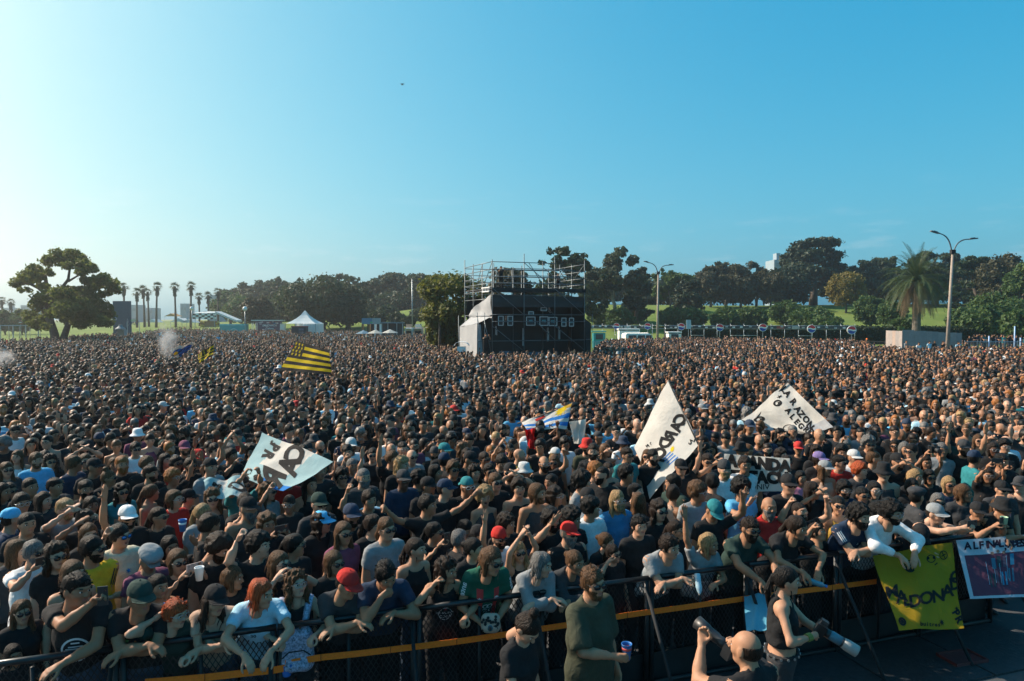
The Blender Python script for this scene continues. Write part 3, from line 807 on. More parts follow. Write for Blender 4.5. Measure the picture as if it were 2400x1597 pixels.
def person(p, H, face_dir, label, pose='down', fem=False, hair='short', hc='d', hat=None, hatc='blk', glasses=None, beard=0, bc=None, shirt='tee', sc='blk', lean=0.0, yaw=0.0, nod=0.0, face=0, mouth=0, lod=1, skin=0, bulk=1.0, hem=.86, trousers='blk', group=None, z=0.0, tilt=0.0, grade=1.0):
	"""one figure at p (its feet), H metres tall, facing face_dir (x, y)"""
	body, sh, tr, HM, info = figure(pose, fem, lean, yaw, nod, shirt, face, mouth, lod, bulk, hem, tilt)
	o = obj('person', body)
	o.location = (p[0], p[1], z); o.scale = (H / 1.75,) * 3
	o.rotation_euler = (0, 0, math.atan2(-face_dir[0], face_dir[1]))
	tag(o, label, 'person', group)
	sk = SKINS[skin]; o.color = (*sk, 1)
	c = obj('shirt', sh, o); c.color = (*COLS[sc], 1)
	c = obj('trousers', tr, o); c.color = (*COLS[trousers], 1)
	hh = (.0092, .015, .022)[lod]
	def on_head(name, me, col):
		q = obj(name, me, o); q.matrix_local = HM; q.color = (*col, 1); return q
	if hair != 'bald' and not (hat and hair in ('short', 'crop', 'buzz', 'curly', 'afro')):
		q = on_head('hair', hair_mesh(hair, face % 3, hh), HAIRC[hc])
		if hat: q.scale = (.97, .97, .93)
	elif hat and hair != 'bald': on_head('hair', hair_mesh('crop', 0, hh), HAIRC[hc])
	if hat == 'cap': on_head('cap', cap_mesh(), COLS[hatc])
	elif hat == 'capback': on_head('cap', cap_mesh(True), COLS[hatc])
	elif hat: on_head({'bucket': 'bucket_hat', 'beanie': 'beanie', 'bandana': 'bandana', 'band': 'headband', 'flatcap': 'flat_cap'}[hat], hat_mesh(hat), COLS[hatc])
	if glasses: on_head('sunglasses' if glasses != 'clear' else 'spectacles', glasses_mesh(glasses), (1, 1, 1))
	if beard: on_head('beard', beard_mesh(beard - 1), HAIRC[bc or hc])
	o['_info'] = len(PEOPLE)
	PEOPLE.append((o, info, H / 1.75))
	return o
# ------------------------------------------------------------------ terrain
def sstep(t): t = np.clip(t, 0, 1); return t * t * (3 - 2 * t)
def terrain(x, y):
	x = np.asarray(x, float) / KY; y = np.asarray(y, float) / KY
	az = np.degrees(np.arctan2(x, np.maximum(y, 1)))
	fx = np.interp(az, [-60, -34, -24, -13, -6, 5, 60], [.10, .10, .22, .62, .95, 1.0, 1.0])
	z = sstep((y - 86) / 66) * 6.2 * fx + sstep((y - 160) / 200) * 3.0 * fx
	z = z + .18 * np.sin(x * .07 + y * .05) * sstep((y - 90) / 40)
	return z * KY
def ground_mat():
	m, t, b = new_mat('worn_asphalt')
	nz, tc = noise_color(t, b, (.052, .052, .054), .35, .8, 9)
	n2 = t.nodes.new('ShaderNodeTexNoise'); n2.inputs['Scale'].default_value = 90; n2.inputs['Detail'].default_value = 4
	t.links.new(tc.outputs['Object'], n2.inputs['Vector']); bump(t, b, n2.outputs[0], .5, .01)
	b.inputs['Roughness'].default_value = .9
	return m
def lawn_mat():
	m, t, b = new_mat('mown_grass')
	tc = t.nodes.new('ShaderNodeTexCoord'); nz = t.nodes.new('ShaderNodeTexNoise'); nz.inputs['Scale'].default_value = .07; nz.inputs['Detail'].default_value = 9; nz.inputs['Roughness'].default_value = .68
	t.links.new(tc.outputs['Object'], nz.inputs['Vector'])
	cr = t.nodes.new('ShaderNodeValToRGB'); cr.color_ramp.elements[0].position = .3; cr.color_ramp.elements[1].position = .7
	cr.color_ramp.elements[0].color = (.075, .13, .028, 1); cr.color_ramp.elements[1].color = (.17, .21, .055, 1)
	t.links.new(nz.outputs[0], cr.inputs[0]); t.links.new(cr.outputs[0], b.inputs['Base Color'])
	n2 = t.nodes.new('ShaderNodeTexNoise'); n2.inputs['Scale'].default_value = 3; n2.inputs['Detail'].default_value = 6
	t.links.new(tc.outputs['Object'], n2.inputs['Vector']); bump(t, b, n2.outputs[0], .6, .12)
	b.inputs['Roughness'].default_value = .95; b.inputs['Specular IOR Level'].default_value = .1
	return m
g = MB(); S_ = 4000
g.poly([(-S_, -S_, 0), (S_, -S_, 0), (S_, S_, 0), (-S_, S_, 0)])
tag(g.build('ground', ground_mat()), kind='structure')
gx = KY * np.concatenate([np.linspace(-700, -160, 19), np.linspace(-150, 200, 71), np.linspace(215, 800, 20)])
gy = KY * np.concatenate([np.linspace(64, 200, 69), np.linspace(210, 900, 24)])
GX, GY = np.meshgrid(gx, gy, indexing='ij')
GZ = terrain(GX, GY) + .012
V = np.stack([GX, GY, GZ], -1).reshape(-1, 3)
nx_, ny_ = GX.shape
I_ = np.arange(nx_ * ny_).reshape(nx_, ny_)
F = np.stack([I_[:-1, :-1], I_[1:, :-1], I_[1:, 1:], I_[:-1, 1:]], -1).reshape(-1, 4)
tag(obj('lawn', mesh_np('lawn', V, F, [lawn_mat()])), kind='structure')

# ------------------------------------------------------------------ trees
def leaf_mat(name, c1, c2, transl=.35):
	m, t, b = new_mat(name)
	oi = t.nodes.new('ShaderNodeObjectInfo'); tc = t.nodes.new('ShaderNodeTexCoord'); nz = t.nodes.new('ShaderNodeTexNoise')
	nz.inputs['Scale'].default_value = 1.1; nz.inputs['Detail'].default_value = 6; nz.inputs['Roughness'].default_value = .7
	t.links.new(tc.outputs['Object'], nz.inputs['Vector'])
	cr = t.nodes.new('ShaderNodeValToRGB'); cr.color_ramp.elements[0].position = .3; cr.color_ramp.elements[1].position = .72
	cr.color_ramp.elements[0].color = (*c1, 1); cr.color_ramp.elements[1].color = (*c2, 1)
	t.links.new(nz.outputs[0], cr.inputs[0])
	b.inputs['Roughness'].default_value = .6; b.inputs['Specular IOR Level'].default_value = .3
	tr = t.nodes.new('ShaderNodeBsdfTranslucent'); mx = t.nodes.new('ShaderNodeMixShader'); mx.inputs[0].default_value = transl
	t.links.new(cr.outputs[0], b.inputs['Base Color']); t.links.new(cr.outputs[0], tr.inputs[0])
	t.links.new(b.outputs[0], mx.inputs[1]); t.links.new(tr.outputs[0], mx.inputs[2]); t.links.new(mx.outputs[0], t.nodes['Material Output'].inputs[0])
	return m
LEAF = {'dark': leaf_mat('leaf_dark', (.018, .036, .016), (.042, .070, .026)), 'euc': leaf_mat('leaf_eucalyptus', (.028, .046, .024), (.066, .085, .042)),
		'olive': leaf_mat('leaf_olive', (.042, .046, .024), (.088, .082, .042)), 'green': leaf_mat('leaf_green', (.035, .075, .018), (.085, .135, .035)),
		'lit': leaf_mat('leaf_backlit', (.07, .10, .02), (.15, .17, .04), .5), 'autumn': leaf_mat('leaf_autumn', (.065, .085, .018), (.16, .16, .035), .45),  # lit: backlit, hazy brightness painted into the leaf colour
		'gold': leaf_mat('leaf_gold', (.13, .11, .02), (.22, .17, .04), .4), 'conifer': leaf_mat('needles', (.014, .028, .014), (.035, .056, .024), .2), 'palm': leaf_mat('palm_leaf', (.03, .055, .02), (.085, .11, .035), .25),
		'dead': leaf_mat('dead_frond', (.16, .11, .06), (.27, .19, .11), .3), 'hedge': leaf_mat('hedge_leaf', (.012, .026, .010), (.03, .05, .018), .2)}
BARK = mat('bark', (.085, .065, .05), .9, var=.4, scale=5, bmp=.8)
PALEBARK = mat('pale_bark', (.24, .20, .16), .85, var=.4, scale=3, bmp=.6)
def leaves(P, N, size, g, aspect=.6, jitter=.9):
	"""one leaf-like quad at each point P, facing roughly N"""
	n = len(P)
	D = N + g.normal(size=(n, 3)) * jitter; D /= np.linalg.norm(D, axis=1)[:, None] + 1e-9
	A = np.cross(D, g.normal(size=(n, 3))); A /= np.linalg.norm(A, axis=1)[:, None] + 1e-9
	B = np.cross(D, A)
	s = size * (.6 + .8 * g.random((n, 1)))
	V = np.stack([P - A * s, P - B * s * aspect + D * s * .15, P + A * s, P + B * s * aspect + D * s * .15], 1).reshape(-1, 3)
	return V, np.arange(4 * n).reshape(n, 4)
def clump_points(cs, rs, n, g, flat=1.0, fill=.25):
	"""n points spread over the outer shells of clumps cs with radii rs"""
	w_ = rs ** 2 / (rs ** 2).sum(); idx = g.choice(len(cs), n, p=w_)
	d = g.normal(size=(n, 3)); d /= np.linalg.norm(d, axis=1)[:, None]
	r = np.where(g.random(n) < fill, g.random(n) ** .5, .70 + .32 * g.random(n) + .25 * np.abs(g.normal(size=n)) * (g.random(n) < .3))
	P = cs[idx] + d * (rs[idx] * r)[:, None] * np.array([1, 1, flat])
	return P, d
def crown_clumps(kind, H, Wd, g):
	"""clump centres and radii for a crown of a tree H tall and Wd wide (base at 0)"""
	if kind in ('round', 'bush'):
		n = 60; lo = .13 if kind == 'round' else .06
		d = g.normal(size=(n, 3)); d /= np.linalg.norm(d, axis=1)[:, None]
		c = np.stack([d[:, 0] * Wd * .36, d[:, 1] * Wd * .36, H * (lo + (1 - lo) * (.5 + .40 * d[:, 2] * (.75 + .25 * g.random(n))))], 1)
		r = Wd * (.07 + .09 * g.random(n))
		if kind == 'bush': r = np.minimum(r, c[:, 2] * .95 + .1)
		return c, r, .85
	if kind == 'euc':
		m = 9; tm = np.concatenate([[.93], g.uniform(.30, .9, m - 1)]); am = g.random(m) * 6.28
		rm = Wd * (.10 + .30 * np.sin(np.pi * np.clip(tm, .15, .95)) * (.5 + .5 * g.random(m))); rm[0] *= .3
		n = 95; k = g.integers(0, m, n); sp = Wd * .155
		c = np.stack([np.cos(am[k]) * rm[k], np.sin(am[k]) * rm[k], H * (.17 + .74 * tm[k])], 1) + g.normal(size=(n, 3)) * np.array([sp, sp, sp * .62])
		c[:, 2] = np.minimum(c[:, 2], H * .97)
		return c, Wd * (.045 + .065 * g.random(n)), .7
	if kind == 'pads':
		n = 64; t = g.random(n) ** .85; a = g.random(n) * 6.28
		rad = Wd * .44 * (1 - .55 * t) * (.3 + .7 * g.random(n) ** .5)
		c = np.stack([np.cos(a) * rad, np.sin(a) * rad, H * (.12 + .80 * t) + rad * .12], 1)
		return c, Wd * (.05 + .07 * g.random(n)), .36
	if kind == 'cone':
		n = 26; t = np.linspace(.1, .97, n); a = np.arange(n) * 2.4
		rad = Wd * .38 * (1 - t) ** .8
		c = np.stack([np.cos(a) * rad, np.sin(a) * rad, H * t], 1)
		return c, Wd * (.06 + .16 * (1 - t)), .6
	if kind == 'umbrella':
		n = 18; a = g.random(n) * 6.28; rr = Wd * .38 * g.random(n) ** .5
		c = np.stack([np.cos(a) * rr, np.sin(a) * rr, H * (.86 - .12 * (rr / (Wd * .4)) ** 2 + .04 * g.normal(size=n))], 1)
		return c, Wd * (.08 + .06 * g.random(n)), .5
_tree_n = [0]
def tree(name, label, loc, H, Wd, kind, leaf, n=4500, ls=.28, trunk=.22, bark=None, group=None, lean=0.0, cat='tree', clumps=None, limbs=None):
	_tree_n[0] += 1
	g = np.random.default_rng(500 + _tree_n[0])
	root = empty(name, loc); tag(root, label, cat, group)
	c, r, flat = clumps if clumps else crown_clumps(kind, H, Wd, g)
	mb = MB(); trunk = trunk * KY
	if kind != 'bush':
		top = H * {'euc': .72, 'cone': .95, 'pads': .86, 'umbrella': .8}.get(kind, .62)
		pts = [(0, 0, -.3)] + [(math.sin(i * 1.3) * H * .012 * i + lean * i, math.cos(i * 1.7) * H * .01 * i, top * i / 5) for i in range(1, 6)]
		if not limbs: mb.tube(pts, [trunk * 1.35, trunk * 1.05, trunk * .9, trunk * .72, trunk * .5, trunk * .22], 9)
		for i in g.choice(len(c), min(9, len(c)), replace=False):
			z0 = top * (.45 + .4 * g.random()); p0 = Vector((lean * z0 / top * 5, 0, min(z0, c[i][2] * .9))); p1 = Vector(c[i])
			if not limbs: mb.tube([p0, p0.lerp(p1, .5) + Vector((0, 0, -.02 * H)), p1], [trunk * .36, trunk * .24, trunk * .1], 6)
		for path, rad in limbs or []: mb.tube(path, [q_ * KY for q_ in rad], 9)
		mb.build('trunk', bark or BARK, root, True)
	else:
		for i in range(4): mb.tube([(0, 0, -.2), (g.normal() * Wd * .05, g.normal() * Wd * .05, H * .3), (g.normal() * Wd * .18, g.normal() * Wd * .18, H * .62)], [.09, .07, .03], 6)
		mb.build('stem', BARK, root, True)
	P, D = clump_points(c, r, n, g, flat)
	V, F = leaves(P, D * .8 + np.array([0, 0, .35]), ls * KY, g)
	obj('crown' if kind != 'bush' else 'foliage', mesh_np('crown', V, F, [LEAF[leaf]], smooth=False), root)
	return root
def gz(p): return float(terrain(p.x, p.y))
def plant(name, label, px, top, wpx, Y, kind, leaf, n=4500, ls=.28, trunk=.22, base=None, **k):
	"""a tree or bush whose top shows at photo row top and which is wpx photo pixels wide, standing Y metres away"""
	p = yk(px, 748, Y); z = gz(p); zt = yk(px, top, Y).z
	return tree(name, label, (p.x, p.y, z), zt - z, wpx * 1.18 / FPX * Y * KY, kind, leaf, n, ls * 1.12, trunk * .8, **k)

# the big spreading tree on the left edge of the crowd
def left_tree():
	Y = 66.0
	q = lambda px, py, dy=0: yk(px, py, Y + dy)
	base = q(140, 830); base.z = 0
	g = np.random.default_rng(42)
	Yk = Y * KY
	blobs = [(60, 655, 22), (85, 628, 16), (40, 662, 14), (75, 650, 18), (115, 612, 16), (130, 600, 18), (150, 605, 20), (170, 600, 18), (185, 608, 18), (200, 620, 18), (215, 632, 14), (160, 620, 16), (190, 640, 15), (205, 655, 14),
			 (235, 655, 16), (250, 665, 14), (265, 668, 14), (275, 680, 10), (240, 690, 12), (225, 672, 12), (110, 640, 10), (100, 665, 10), (60, 680, 9),
			 (100, 705, 22), (85, 715, 16), (120, 695, 20), (145, 690, 22), (170, 685, 22), (195, 690, 22), (215, 705, 20), (235, 715, 18), (180, 710, 26), (150, 715, 26), (205, 730, 26), (240, 735, 18), (160, 740, 24), (225, 750, 18), (195, 755, 22),
			 (80, 740, 18), (75, 760, 14), (95, 755, 16), (110, 735, 18), (100, 770, 12), (250, 755, 14), (255, 735, 12)]
	cs, rs = [], []
	for x, y, r in blobs:
		for k in range(3):
			p = q(x + g.normal() * 6, y + g.normal() * 4, g.normal() * 2.4); cs.append(p - base); rs.append(r / FPX * Y * KY * .86)
	L_ = lambda *pp: [q(x, y, d) - base for x, y, d in pp]
	limbs = [(L_((132, 825, 0), (128, 785, 0), (118, 750, 0), (112, 715, 0), (110, 680, .3), (106, 645, .3), (120, 615, .2), (150, 604, 0)), [.5, .38, .3, .25, .2, .15, .1, .05]),
			 (L_((108, 690, .2), (90, 675, -.3), (68, 665, -.4), (40, 662, -.5)), [.2, .16, .11, .05]), (L_((106, 650, .3), (100, 640, 0), (88, 628, 0)), [.16, .1, .05]),
			 (L_((112, 720, 0), (135, 690, 0), (160, 655, .2), (165, 620, .2), (185, 606, 0)), [.24, .18, .13, .09, .04]), (L_((160, 660, .2), (185, 645, 0), (205, 655, 0)), [.11, .08, .04]),
			 (L_((146, 825, .4), (150, 790, .4), (162, 755, .4), (185, 715, .3), (215, 685, .2), (245, 665, 0), (268, 668, 0)), [.42, .32, .25, .18, .12, .08, .04]), (L_((160, 760, .4), (200, 735, 0), (238, 730, 0)), [.22, .15, .06]),
			 (L_((128, 785, 0), (108, 745, 0), (92, 715, 0)), [.2, .13, .05])]
	tree('spreading_tree', 'broad spreading green tree with forked trunk standing alone at the crowd edge', base, 10, 10, 'round', 'lit', 26000, .16, clumps=(np.array([tuple(c) for c in cs]), np.array(rs), .72), limbs=limbs)
left_tree()
T_ = plant
EUCS = 'trees behind the field'
T_('leafy_tree', 'tall yellow-green leafy tree hugging the scaffold tower', 1072, 612, 165, 47, 'round', 'autumn', 11000, .13, clumps=None)
T_('leafy_tree', 'small yellow-green tree just left of the scaffold tower tree', 1026, 705, 48, 46, 'round', 'autumn', 3500, .12, .12)
T_('leafy_tree', 'green tree showing through the scaffold tower upper rails', 1195, 612, 105, 56, 'round', 'olive', 6500, .16)
T_('eucalyptus_tree', 'tall eucalyptus with rounded tufts right behind the scaffold tower', 1340, 579, 112, 88, 'euc', 'dark', 7000, .24, .3, bark=PALEBARK)
T_('eucalyptus_tree', 'large dark eucalyptus between scaffold tower and the middle street lamp', 1438, 586, 105, 108, 'euc', 'euc', 8000, .27, .4, bark=PALEBARK)
T_('cypress_tree', 'dark cypress with outstretched sprays left of the middle street lamp', 1490, 622, 78, 112, 'pads', 'conifer', 7000, .30, .4)
T_('leafy_tree', 'bare-topped mixed tree right behind the middle street lamp', 1570, 632, 75, 128, 'euc', 'green', 4500, .3)
T_('cypress_tree', 'low dark conifer right of the middle street lamp', 1612, 655, 80, 122, 'pads', 'conifer', 5500, .3)
for i, (x, t, w_, l) in enumerate([(1665, 622, 62, 'leftmost'), (1700, 617, 66, 'second'), (1735, 622, 66, 'third'), (1772, 616, 58, 'fourth')]):
	T_('olive_tree', f'brownish olive-green tree, {l} of the row on the hill crest', x, t, w_ + 14, 138 + 3 * (i % 2), 'euc' if i % 2 else 'round', 'olive', 6000, .27, .28, group='olive trees on the crest')
T_('olive_tree', 'grey-green slender tree left of the great cypress', 1805, 640, 64, 136, 'euc', 'olive', 4500, .26)
T_('cypress_tree', 'great dark cypress with ragged layered crown on the hill', 1905, 560, 185, 148, 'pads', 'conifer', 15000, .36, .9)
T_('cypress_tree', 'dark evergreen filling in left beneath the great cypress', 1850, 625, 110, 143, 'round', 'conifer', 7500, .34, .6)
T_('cypress_tree', 'dark evergreen filling in right beneath the great cypress', 1965, 610, 95, 152, 'round', 'dark', 6500, .34, .6)
T_('golden_tree', 'yellow-green autumn tree on the lawn before the great cypress', 1982, 633, 78, 128, 'round', 'gold', 5000, .22, .2)
T_('eucalyptus_tree', 'dark eucalyptus with tufted top between the golden tree and big palm', 2050, 597, 88, 146, 'euc', 'euc', 6500, .3, .4)
T_('evergreen_tree', 'dense dark evergreen directly behind the big date palm', 2190, 584, 150, 140, 'pads', 'conifer', 10000, .34, .7)
T_('evergreen_tree', 'dark dense tree right behind the street lamp post', 2285, 593, 115, 118, 'pads', 'dark', 8500, .3, .5)
T_('evergreen_tree', 'grey-green tall tree near the frame edge behind the bushes', 2350, 588, 95, 112, 'round', 'olive', 7500, .27, .5)
T_('evergreen_tree', 'dark green tree cut by the photo edge above the platform', 2408, 600, 95, 100, 'round', 'green', 6000, .26, .4)
# left-hand wood
for x, t, w_, Y, k, l, lab in [(566, 667, 55, 190, 'euc', 'euc', 'small-tufted eucalyptus, leftmost of the wood behind the white pagoda tent'), (602, 660, 62, 185, 'euc', 'euc', 'eucalyptus with flat tufts above the dark shrub tree'),
							 (642, 658, 62, 182, 'euc', 'euc', 'eucalyptus with an airy crown in the middle of the wood'), (672, 652, 60, 178, 'euc', 'dark', 'taller eucalyptus left above the massive fig tree'),
							 (790, 645, 75, 165, 'euc', 'euc', 'tall eucalyptus topping the massive fig tree'), (540, 684, 60, 175, 'round', 'green', 'low round tree at the left end of the wood'),
							 (575, 700, 70, 160, 'round', 'green', 'green bushy tree behind the globe lamp'), (650, 705, 80, 150, 'round', 'dark', 'dark bushy tree under the airy eucalyptus'), (700, 690, 70, 150, 'round', 'green', 'green tree at the left shoulder of the fig tree')]:
	T_('eucalyptus_tree' if k == 'euc' else 'leafy_tree', lab, x, t, w_ + 16, Y, k, l, 4200, .36, .35, group=EUCS)
T_('shrub_tree', 'dark brownish rounded tree right of the globe lamp', 606, 693, 66, 120, 'round', 'olive', 4500, .24, .3)
T_('fig_tree', 'massive round dark fig tree behind the white pagoda tent', 752, 655, 190, 112, 'round', 'euc', 12000, .26, .8)
T_('fig_tree', 'lower flank of foliage right beside the massive fig tree', 815, 690, 80, 112, 'round', 'dark', 5000, .26, .5)
T_('umbrella_pine', 'umbrella pine with bare leaning trunk right of the fig tree', 846, 668, 52, 125, 'umbrella', 'conifer', 2600, .25, .25)
for x, t, w_, Y, k, l, lab in [(888, 655, 72, 170, 'euc', 'dark', 'dark eucalyptus, leftmost on the ridge between fig tree and tower'), (938, 643, 78, 172, 'euc', 'euc', 'tallest eucalyptus on the ridge left of the tower'), (985, 645, 66, 170, 'euc', 'euc', 'eucalyptus with wispy right edge on the ridge'),
							 (1030, 650, 58, 165, 'umbrella', 'dark', 'round-topped pine on the ridge next to the tower tree'), (912, 690, 84, 160, 'round', 'dark', 'dark thicket tree under the ridge eucalyptus'), (1000, 676, 80, 158, 'umbrella', 'conifer', 'spreading stone pine on the ridge with sky under its crown'), (1048, 670, 60, 158, 'umbrella', 'conifer', 'second stone pine partly hidden by the tower tree')]:
	T_('eucalyptus_tree' if k == 'euc' else 'pine_tree', lab, x, t, w_ + 14, Y, k, l, 4600, .34, .4, group='trees on the ridge')
ordn_ = ['first', 'second', 'third', 'fourth', 'fifth', 'sixth', 'seventh', 'eighth', 'ninth', 'tenth', 'eleventh', 'twelfth', 'thirteenth'] + ['first', 'second', 'third', 'fourth', 'fifth', 'sixth']
BUSHES = [(850, 720, 60, 128, 'round bush beside the fig tree foot'), (884, 732, 50, 120, 'round bush above the screen booth'), (905, 720, 58, 132, 'wide bush on the ridge slope below the eucalyptus'), (930, 733, 46, 118, 'low dark bush over the dark booth'), (958, 741, 36, 112, 'small dome bush over the food trucks'),
		  (990, 726, 62, 122, 'wide bush left of the tower tree'), (1405, 722, 60, 112, 'bush just right of the tower on the slope'), (1452, 726, 78, 106, 'broad bush on the slope left of the middle lamp'), (1490, 716, 60, 114, 'light-topped bush left of the middle lamp'),
		  (1575, 722, 70, 108, 'bush just right of the middle lamp'), (1618, 722, 78, 106, 'broad dark bush behind the white twin sign'), (1700, 722, 76, 104, 'dense round bush on the slope, leftmost of the middle trio'), (1762, 720, 88, 106, 'dense bush on the slope, middle of the trio'),
		  (1842, 706, 86, 112, 'tall lit bush below the great cypress trunk'), (1900, 720, 105, 104, 'broad low bush before the golden tree'), (1935, 742, 90, 96, 'flat low bush behind the last drink signs'), (2040, 692, 84, 108, 'tall bright shrub left of the big palm'), (2092, 698, 70, 102, 'dark shrub at the left of the palm trunk'),
		  (2115, 740, 62, 84, 'bright shrub at the foot of the big palm'), (2255, 722, 80, 88, 'dark shrub right of the street lamp post'), (2335, 684, 140, 92, 'large glossy shrub mass above the platform crowd'), (2298, 710, 90, 84, 'lit shrub in front of the glossy mass'), (2395, 720, 90, 78, 'dark shrub at the photo edge above the platform')]
for x, t, w_, Y, lab in BUSHES:
	T_('bush', lab, x, t, w_ * .86, Y, 'bush', 'green' if x > 1300 else 'dark', 3800, .21, group='bushes on the slope', cat='bush')
BACK = [(1415, 640, 95, 150), (1535, 655, 90, 160), (1590, 660, 90, 165), (1650, 650, 90, 165), (1720, 640, 90, 168), (1790, 640, 90, 168), (1840, 650, 90, 168), (1990, 640, 100, 170), (2045, 640, 90, 165), (2110, 630, 110, 160), (2240, 630, 120, 150), (2310, 640, 110, 140), (2380, 640, 110, 130), (590, 690, 80, 200), (640, 690, 80, 200), (700, 680, 90, 195), (860, 700, 80, 185), (910, 695, 90, 190), (960, 690, 90, 190)]
for i, (x, t, w_, Y) in enumerate(BACK):
	T_('thicket_tree', 'dark tree closing the rear of the wood, ' + ordn_[i] + ' from the ' + ('tower' if x > 1300 else 'palms') + ' side', x, t, w_ * 1.15, Y, 'bush', ('dark', 'euc', 'olive')[i % 3], 2600, .5, .3, group='rear trees')
# clipped hedge at the foot of the slope
hg = empty('hedge', yk(1990, 748, 84) * 1.0); hg.location.z = 0
tag(hg, 'long dark clipped hedge behind the drink sign rail', 'hedge')
g_ = np.random.default_rng(9); n = 16000
x0, x1 = yk(1560, 748, 84).x - hg.location.x, yk(2420, 748, 84).x - hg.location.x
P = np.stack([x0 + (x1 - x0) * g_.random(n), (g_.random(n) - .5) * 2.4, 2.5 * np.sqrt(g_.random(n)) + .12 * g_.normal(size=n)], 1)
ed = g_.random(n); P[ed < .4, 1] = -1.2 + .1 * g_.normal(size=(ed < .4).sum()); P[ed > .75, 2] = 2.5 + .14 * g_.normal(size=(ed > .75).sum())
V, F = leaves(P, np.array([0, -.5, .6]), .17, g_)
obj('foliage', mesh_np('hedge', V, F, [LEAF['hedge']], smooth=False), hg)
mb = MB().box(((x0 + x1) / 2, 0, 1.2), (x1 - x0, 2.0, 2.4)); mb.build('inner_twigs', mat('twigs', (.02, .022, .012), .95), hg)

# ------------------------------------------------------------------ palms
def fan_palm(label, px, top, Y, i):
	g = np.random.default_rng(900 + i)
	p = yk(px, 748, Y); z = gz(p); H = yk(px, top, Y).z - z - .9
	root = empty('fan_palm', (p.x, p.y, z)); tag(root, label, 'palm', 'fan palms')
	k = Vector((g.normal() * .25, g.normal() * .2, 0))
	MB().tube([(0, 0, -.2), k * .4 + Vector((0, 0, H * .5)), k + Vector((0, 0, H))], [.34, .24, .22], 9).build('trunk', BARK, root, True)
	mb, sk = MB(), MB()
	for j in range(46):
		a = g.random() * 6.28; el_ = g.uniform(-.9, 1.35); L_ = 1.15 + .5 * g.random()
		d = Vector((math.cos(a) * math.cos(el_), math.sin(a) * math.cos(el_), math.sin(el_)))
		c = k + Vector((0, 0, H)) + d * L_ * .55; s = d.cross(Vector((0, 0, 1))); s = s.normalized() if s.length > .1 else Vector((1, 0, 0)); u = s.cross(d)
		tgt = mb if el_ > -.35 else sk
		for q in range(9):
			t = (q - 4) / 4 * 1.25; e_ = d * math.cos(t) + s * math.sin(t)
			tip = c + e_ * L_ * .62 + Vector((0, 0, -.18 - .25 * g.random())); wd = (e_.cross(u)).normalized() * .06
			tgt.add([c - wd, c + wd, tip], [(0, 1, 2)])
	for j in range(60):
		a = g.random() * 6.28; z_ = H - .3 - 2.0 * g.random(); r_ = .34 + .22 * g.random()
		b_ = k + Vector((math.cos(a) * .22, math.sin(a) * .22, z_ + .5)); e_ = k + Vector((math.cos(a) * r_, math.sin(a) * r_, z_ - .4)); s = Vector((-math.sin(a), math.cos(a), 0)) * .2
		sk.add([b_ - s, b_ + s, e_ + s * .7, e_ - s * .7], [(0, 1, 2, 3)])
	mb.build('crown', LEAF['palm'], root); sk.build('dead_skirt', LEAF['dark'], root)
for i, (x, t, Y, lab) in enumerate([(6, 697, 170, 'small fan palm at the far photo edge by the rail fence'), (29, 702, 170, 'small fan palm, second from the photo edge by the rail fence'), (291, 664, 140, 'stout fan palm rising from the big spreading tree'), (321, 677, 150, 'fan palm, second from the big spreading tree'),
								  (339, 671, 152, 'fan palm, third from the big spreading tree'), (349, 678, 160, 'fan palm half hidden in the middle of the palm cluster'), (366, 664, 145, 'tall fan palm at the right of the palm cluster'), (412, 664, 145, 'tall fan palm standing alone right of the cluster'),
								  (447, 662, 140, 'slender tall fan palm over the checkered tent'), (468, 688, 165, 'short fan palm right of the checkered tent palm'), (489, 686, 165, 'thin fan palm before the pale far block'), (511, 677, 155, 'fan palm nearest the wood')]):
	fan_palm(lab, x, t, Y, i)
def date_palm():
	g = np.random.default_rng(77); Y = 74.0
	p = yk(2148, 748, Y); H = yk(2150, 658, Y).z
	root = empty('date_palm', (p.x, p.y, 0)); tag(root, 'large date palm with drooping dry fronds behind the plywood hoarding', 'palm')
	mb = MB(); pts = [(0, 0, -.3)]; rr = [.62]
	for i in range(1, 26):
		pts.append((0, 0, (H - .2) * i / 25)); rr.append((.52 if i < 20 else .52 + (i - 20) * .05) * (1 + .06 * (i % 2)))
	mb.tube(pts, rr, 12); mb.build('trunk', mat('palm_trunk', (.11, .095, .08), .95, var=.4, scale=4, bmp=.8), root)
	gm, dm = MB(), MB()
	for j in range(120):
		a = j * 2.39996 + g.normal() * .15; el_ = 1.45 - 2.25 * (j / 120) ** .9 + g.normal() * .08; L_ = 4.9 + 1.1 * g.random()
		dead = j > 88
		d = Vector((math.cos(a), math.sin(a), 0)); q = Vector((0, 0, H)); v = d * math.cos(el_) + Vector((0, 0, math.sin(el_)))
		n = 16; P = [q.copy()]
		for s in range(n):
			v = (v + Vector((0, 0, -(.105 if not dead else .14)))).normalized(); P.append(P[-1] + v * L_ / n)
		tgt = dm if dead else gm
		tgt.tube([P[0], P[5], P[10], P[-1]], [.035, .03, .02, .006], 4)
		for s in range(1, n + 1):
			tng = (P[s] - P[s - 1]).normalized(); sd = tng.cross(Vector((0, 0, 1))); sd = sd.normalized() if sd.length > .05 else Vector((1, 0, 0)); up = sd.cross(tng)
			ll = .8 * math.sin(math.pi * min(.97, (s + 1.5) / (n + 2.5))) + .1
			for sg in (-1, 1):
				for h_ in (0, .5):
					b_ = P[s - 1].lerp(P[s], h_); e_ = b_ + (sd * sg * .75 + tng * .75 + up * (.28 if not dead else -.5)).normalized() * ll; w_ = tng * .045
					tgt.add([b_ - w_, b_ + w_, e_], [(0, 1, 2)])
	gm.build('crown', LEAF['palm'], root); dm.build('dead_fronds', LEAF['dead'], root)
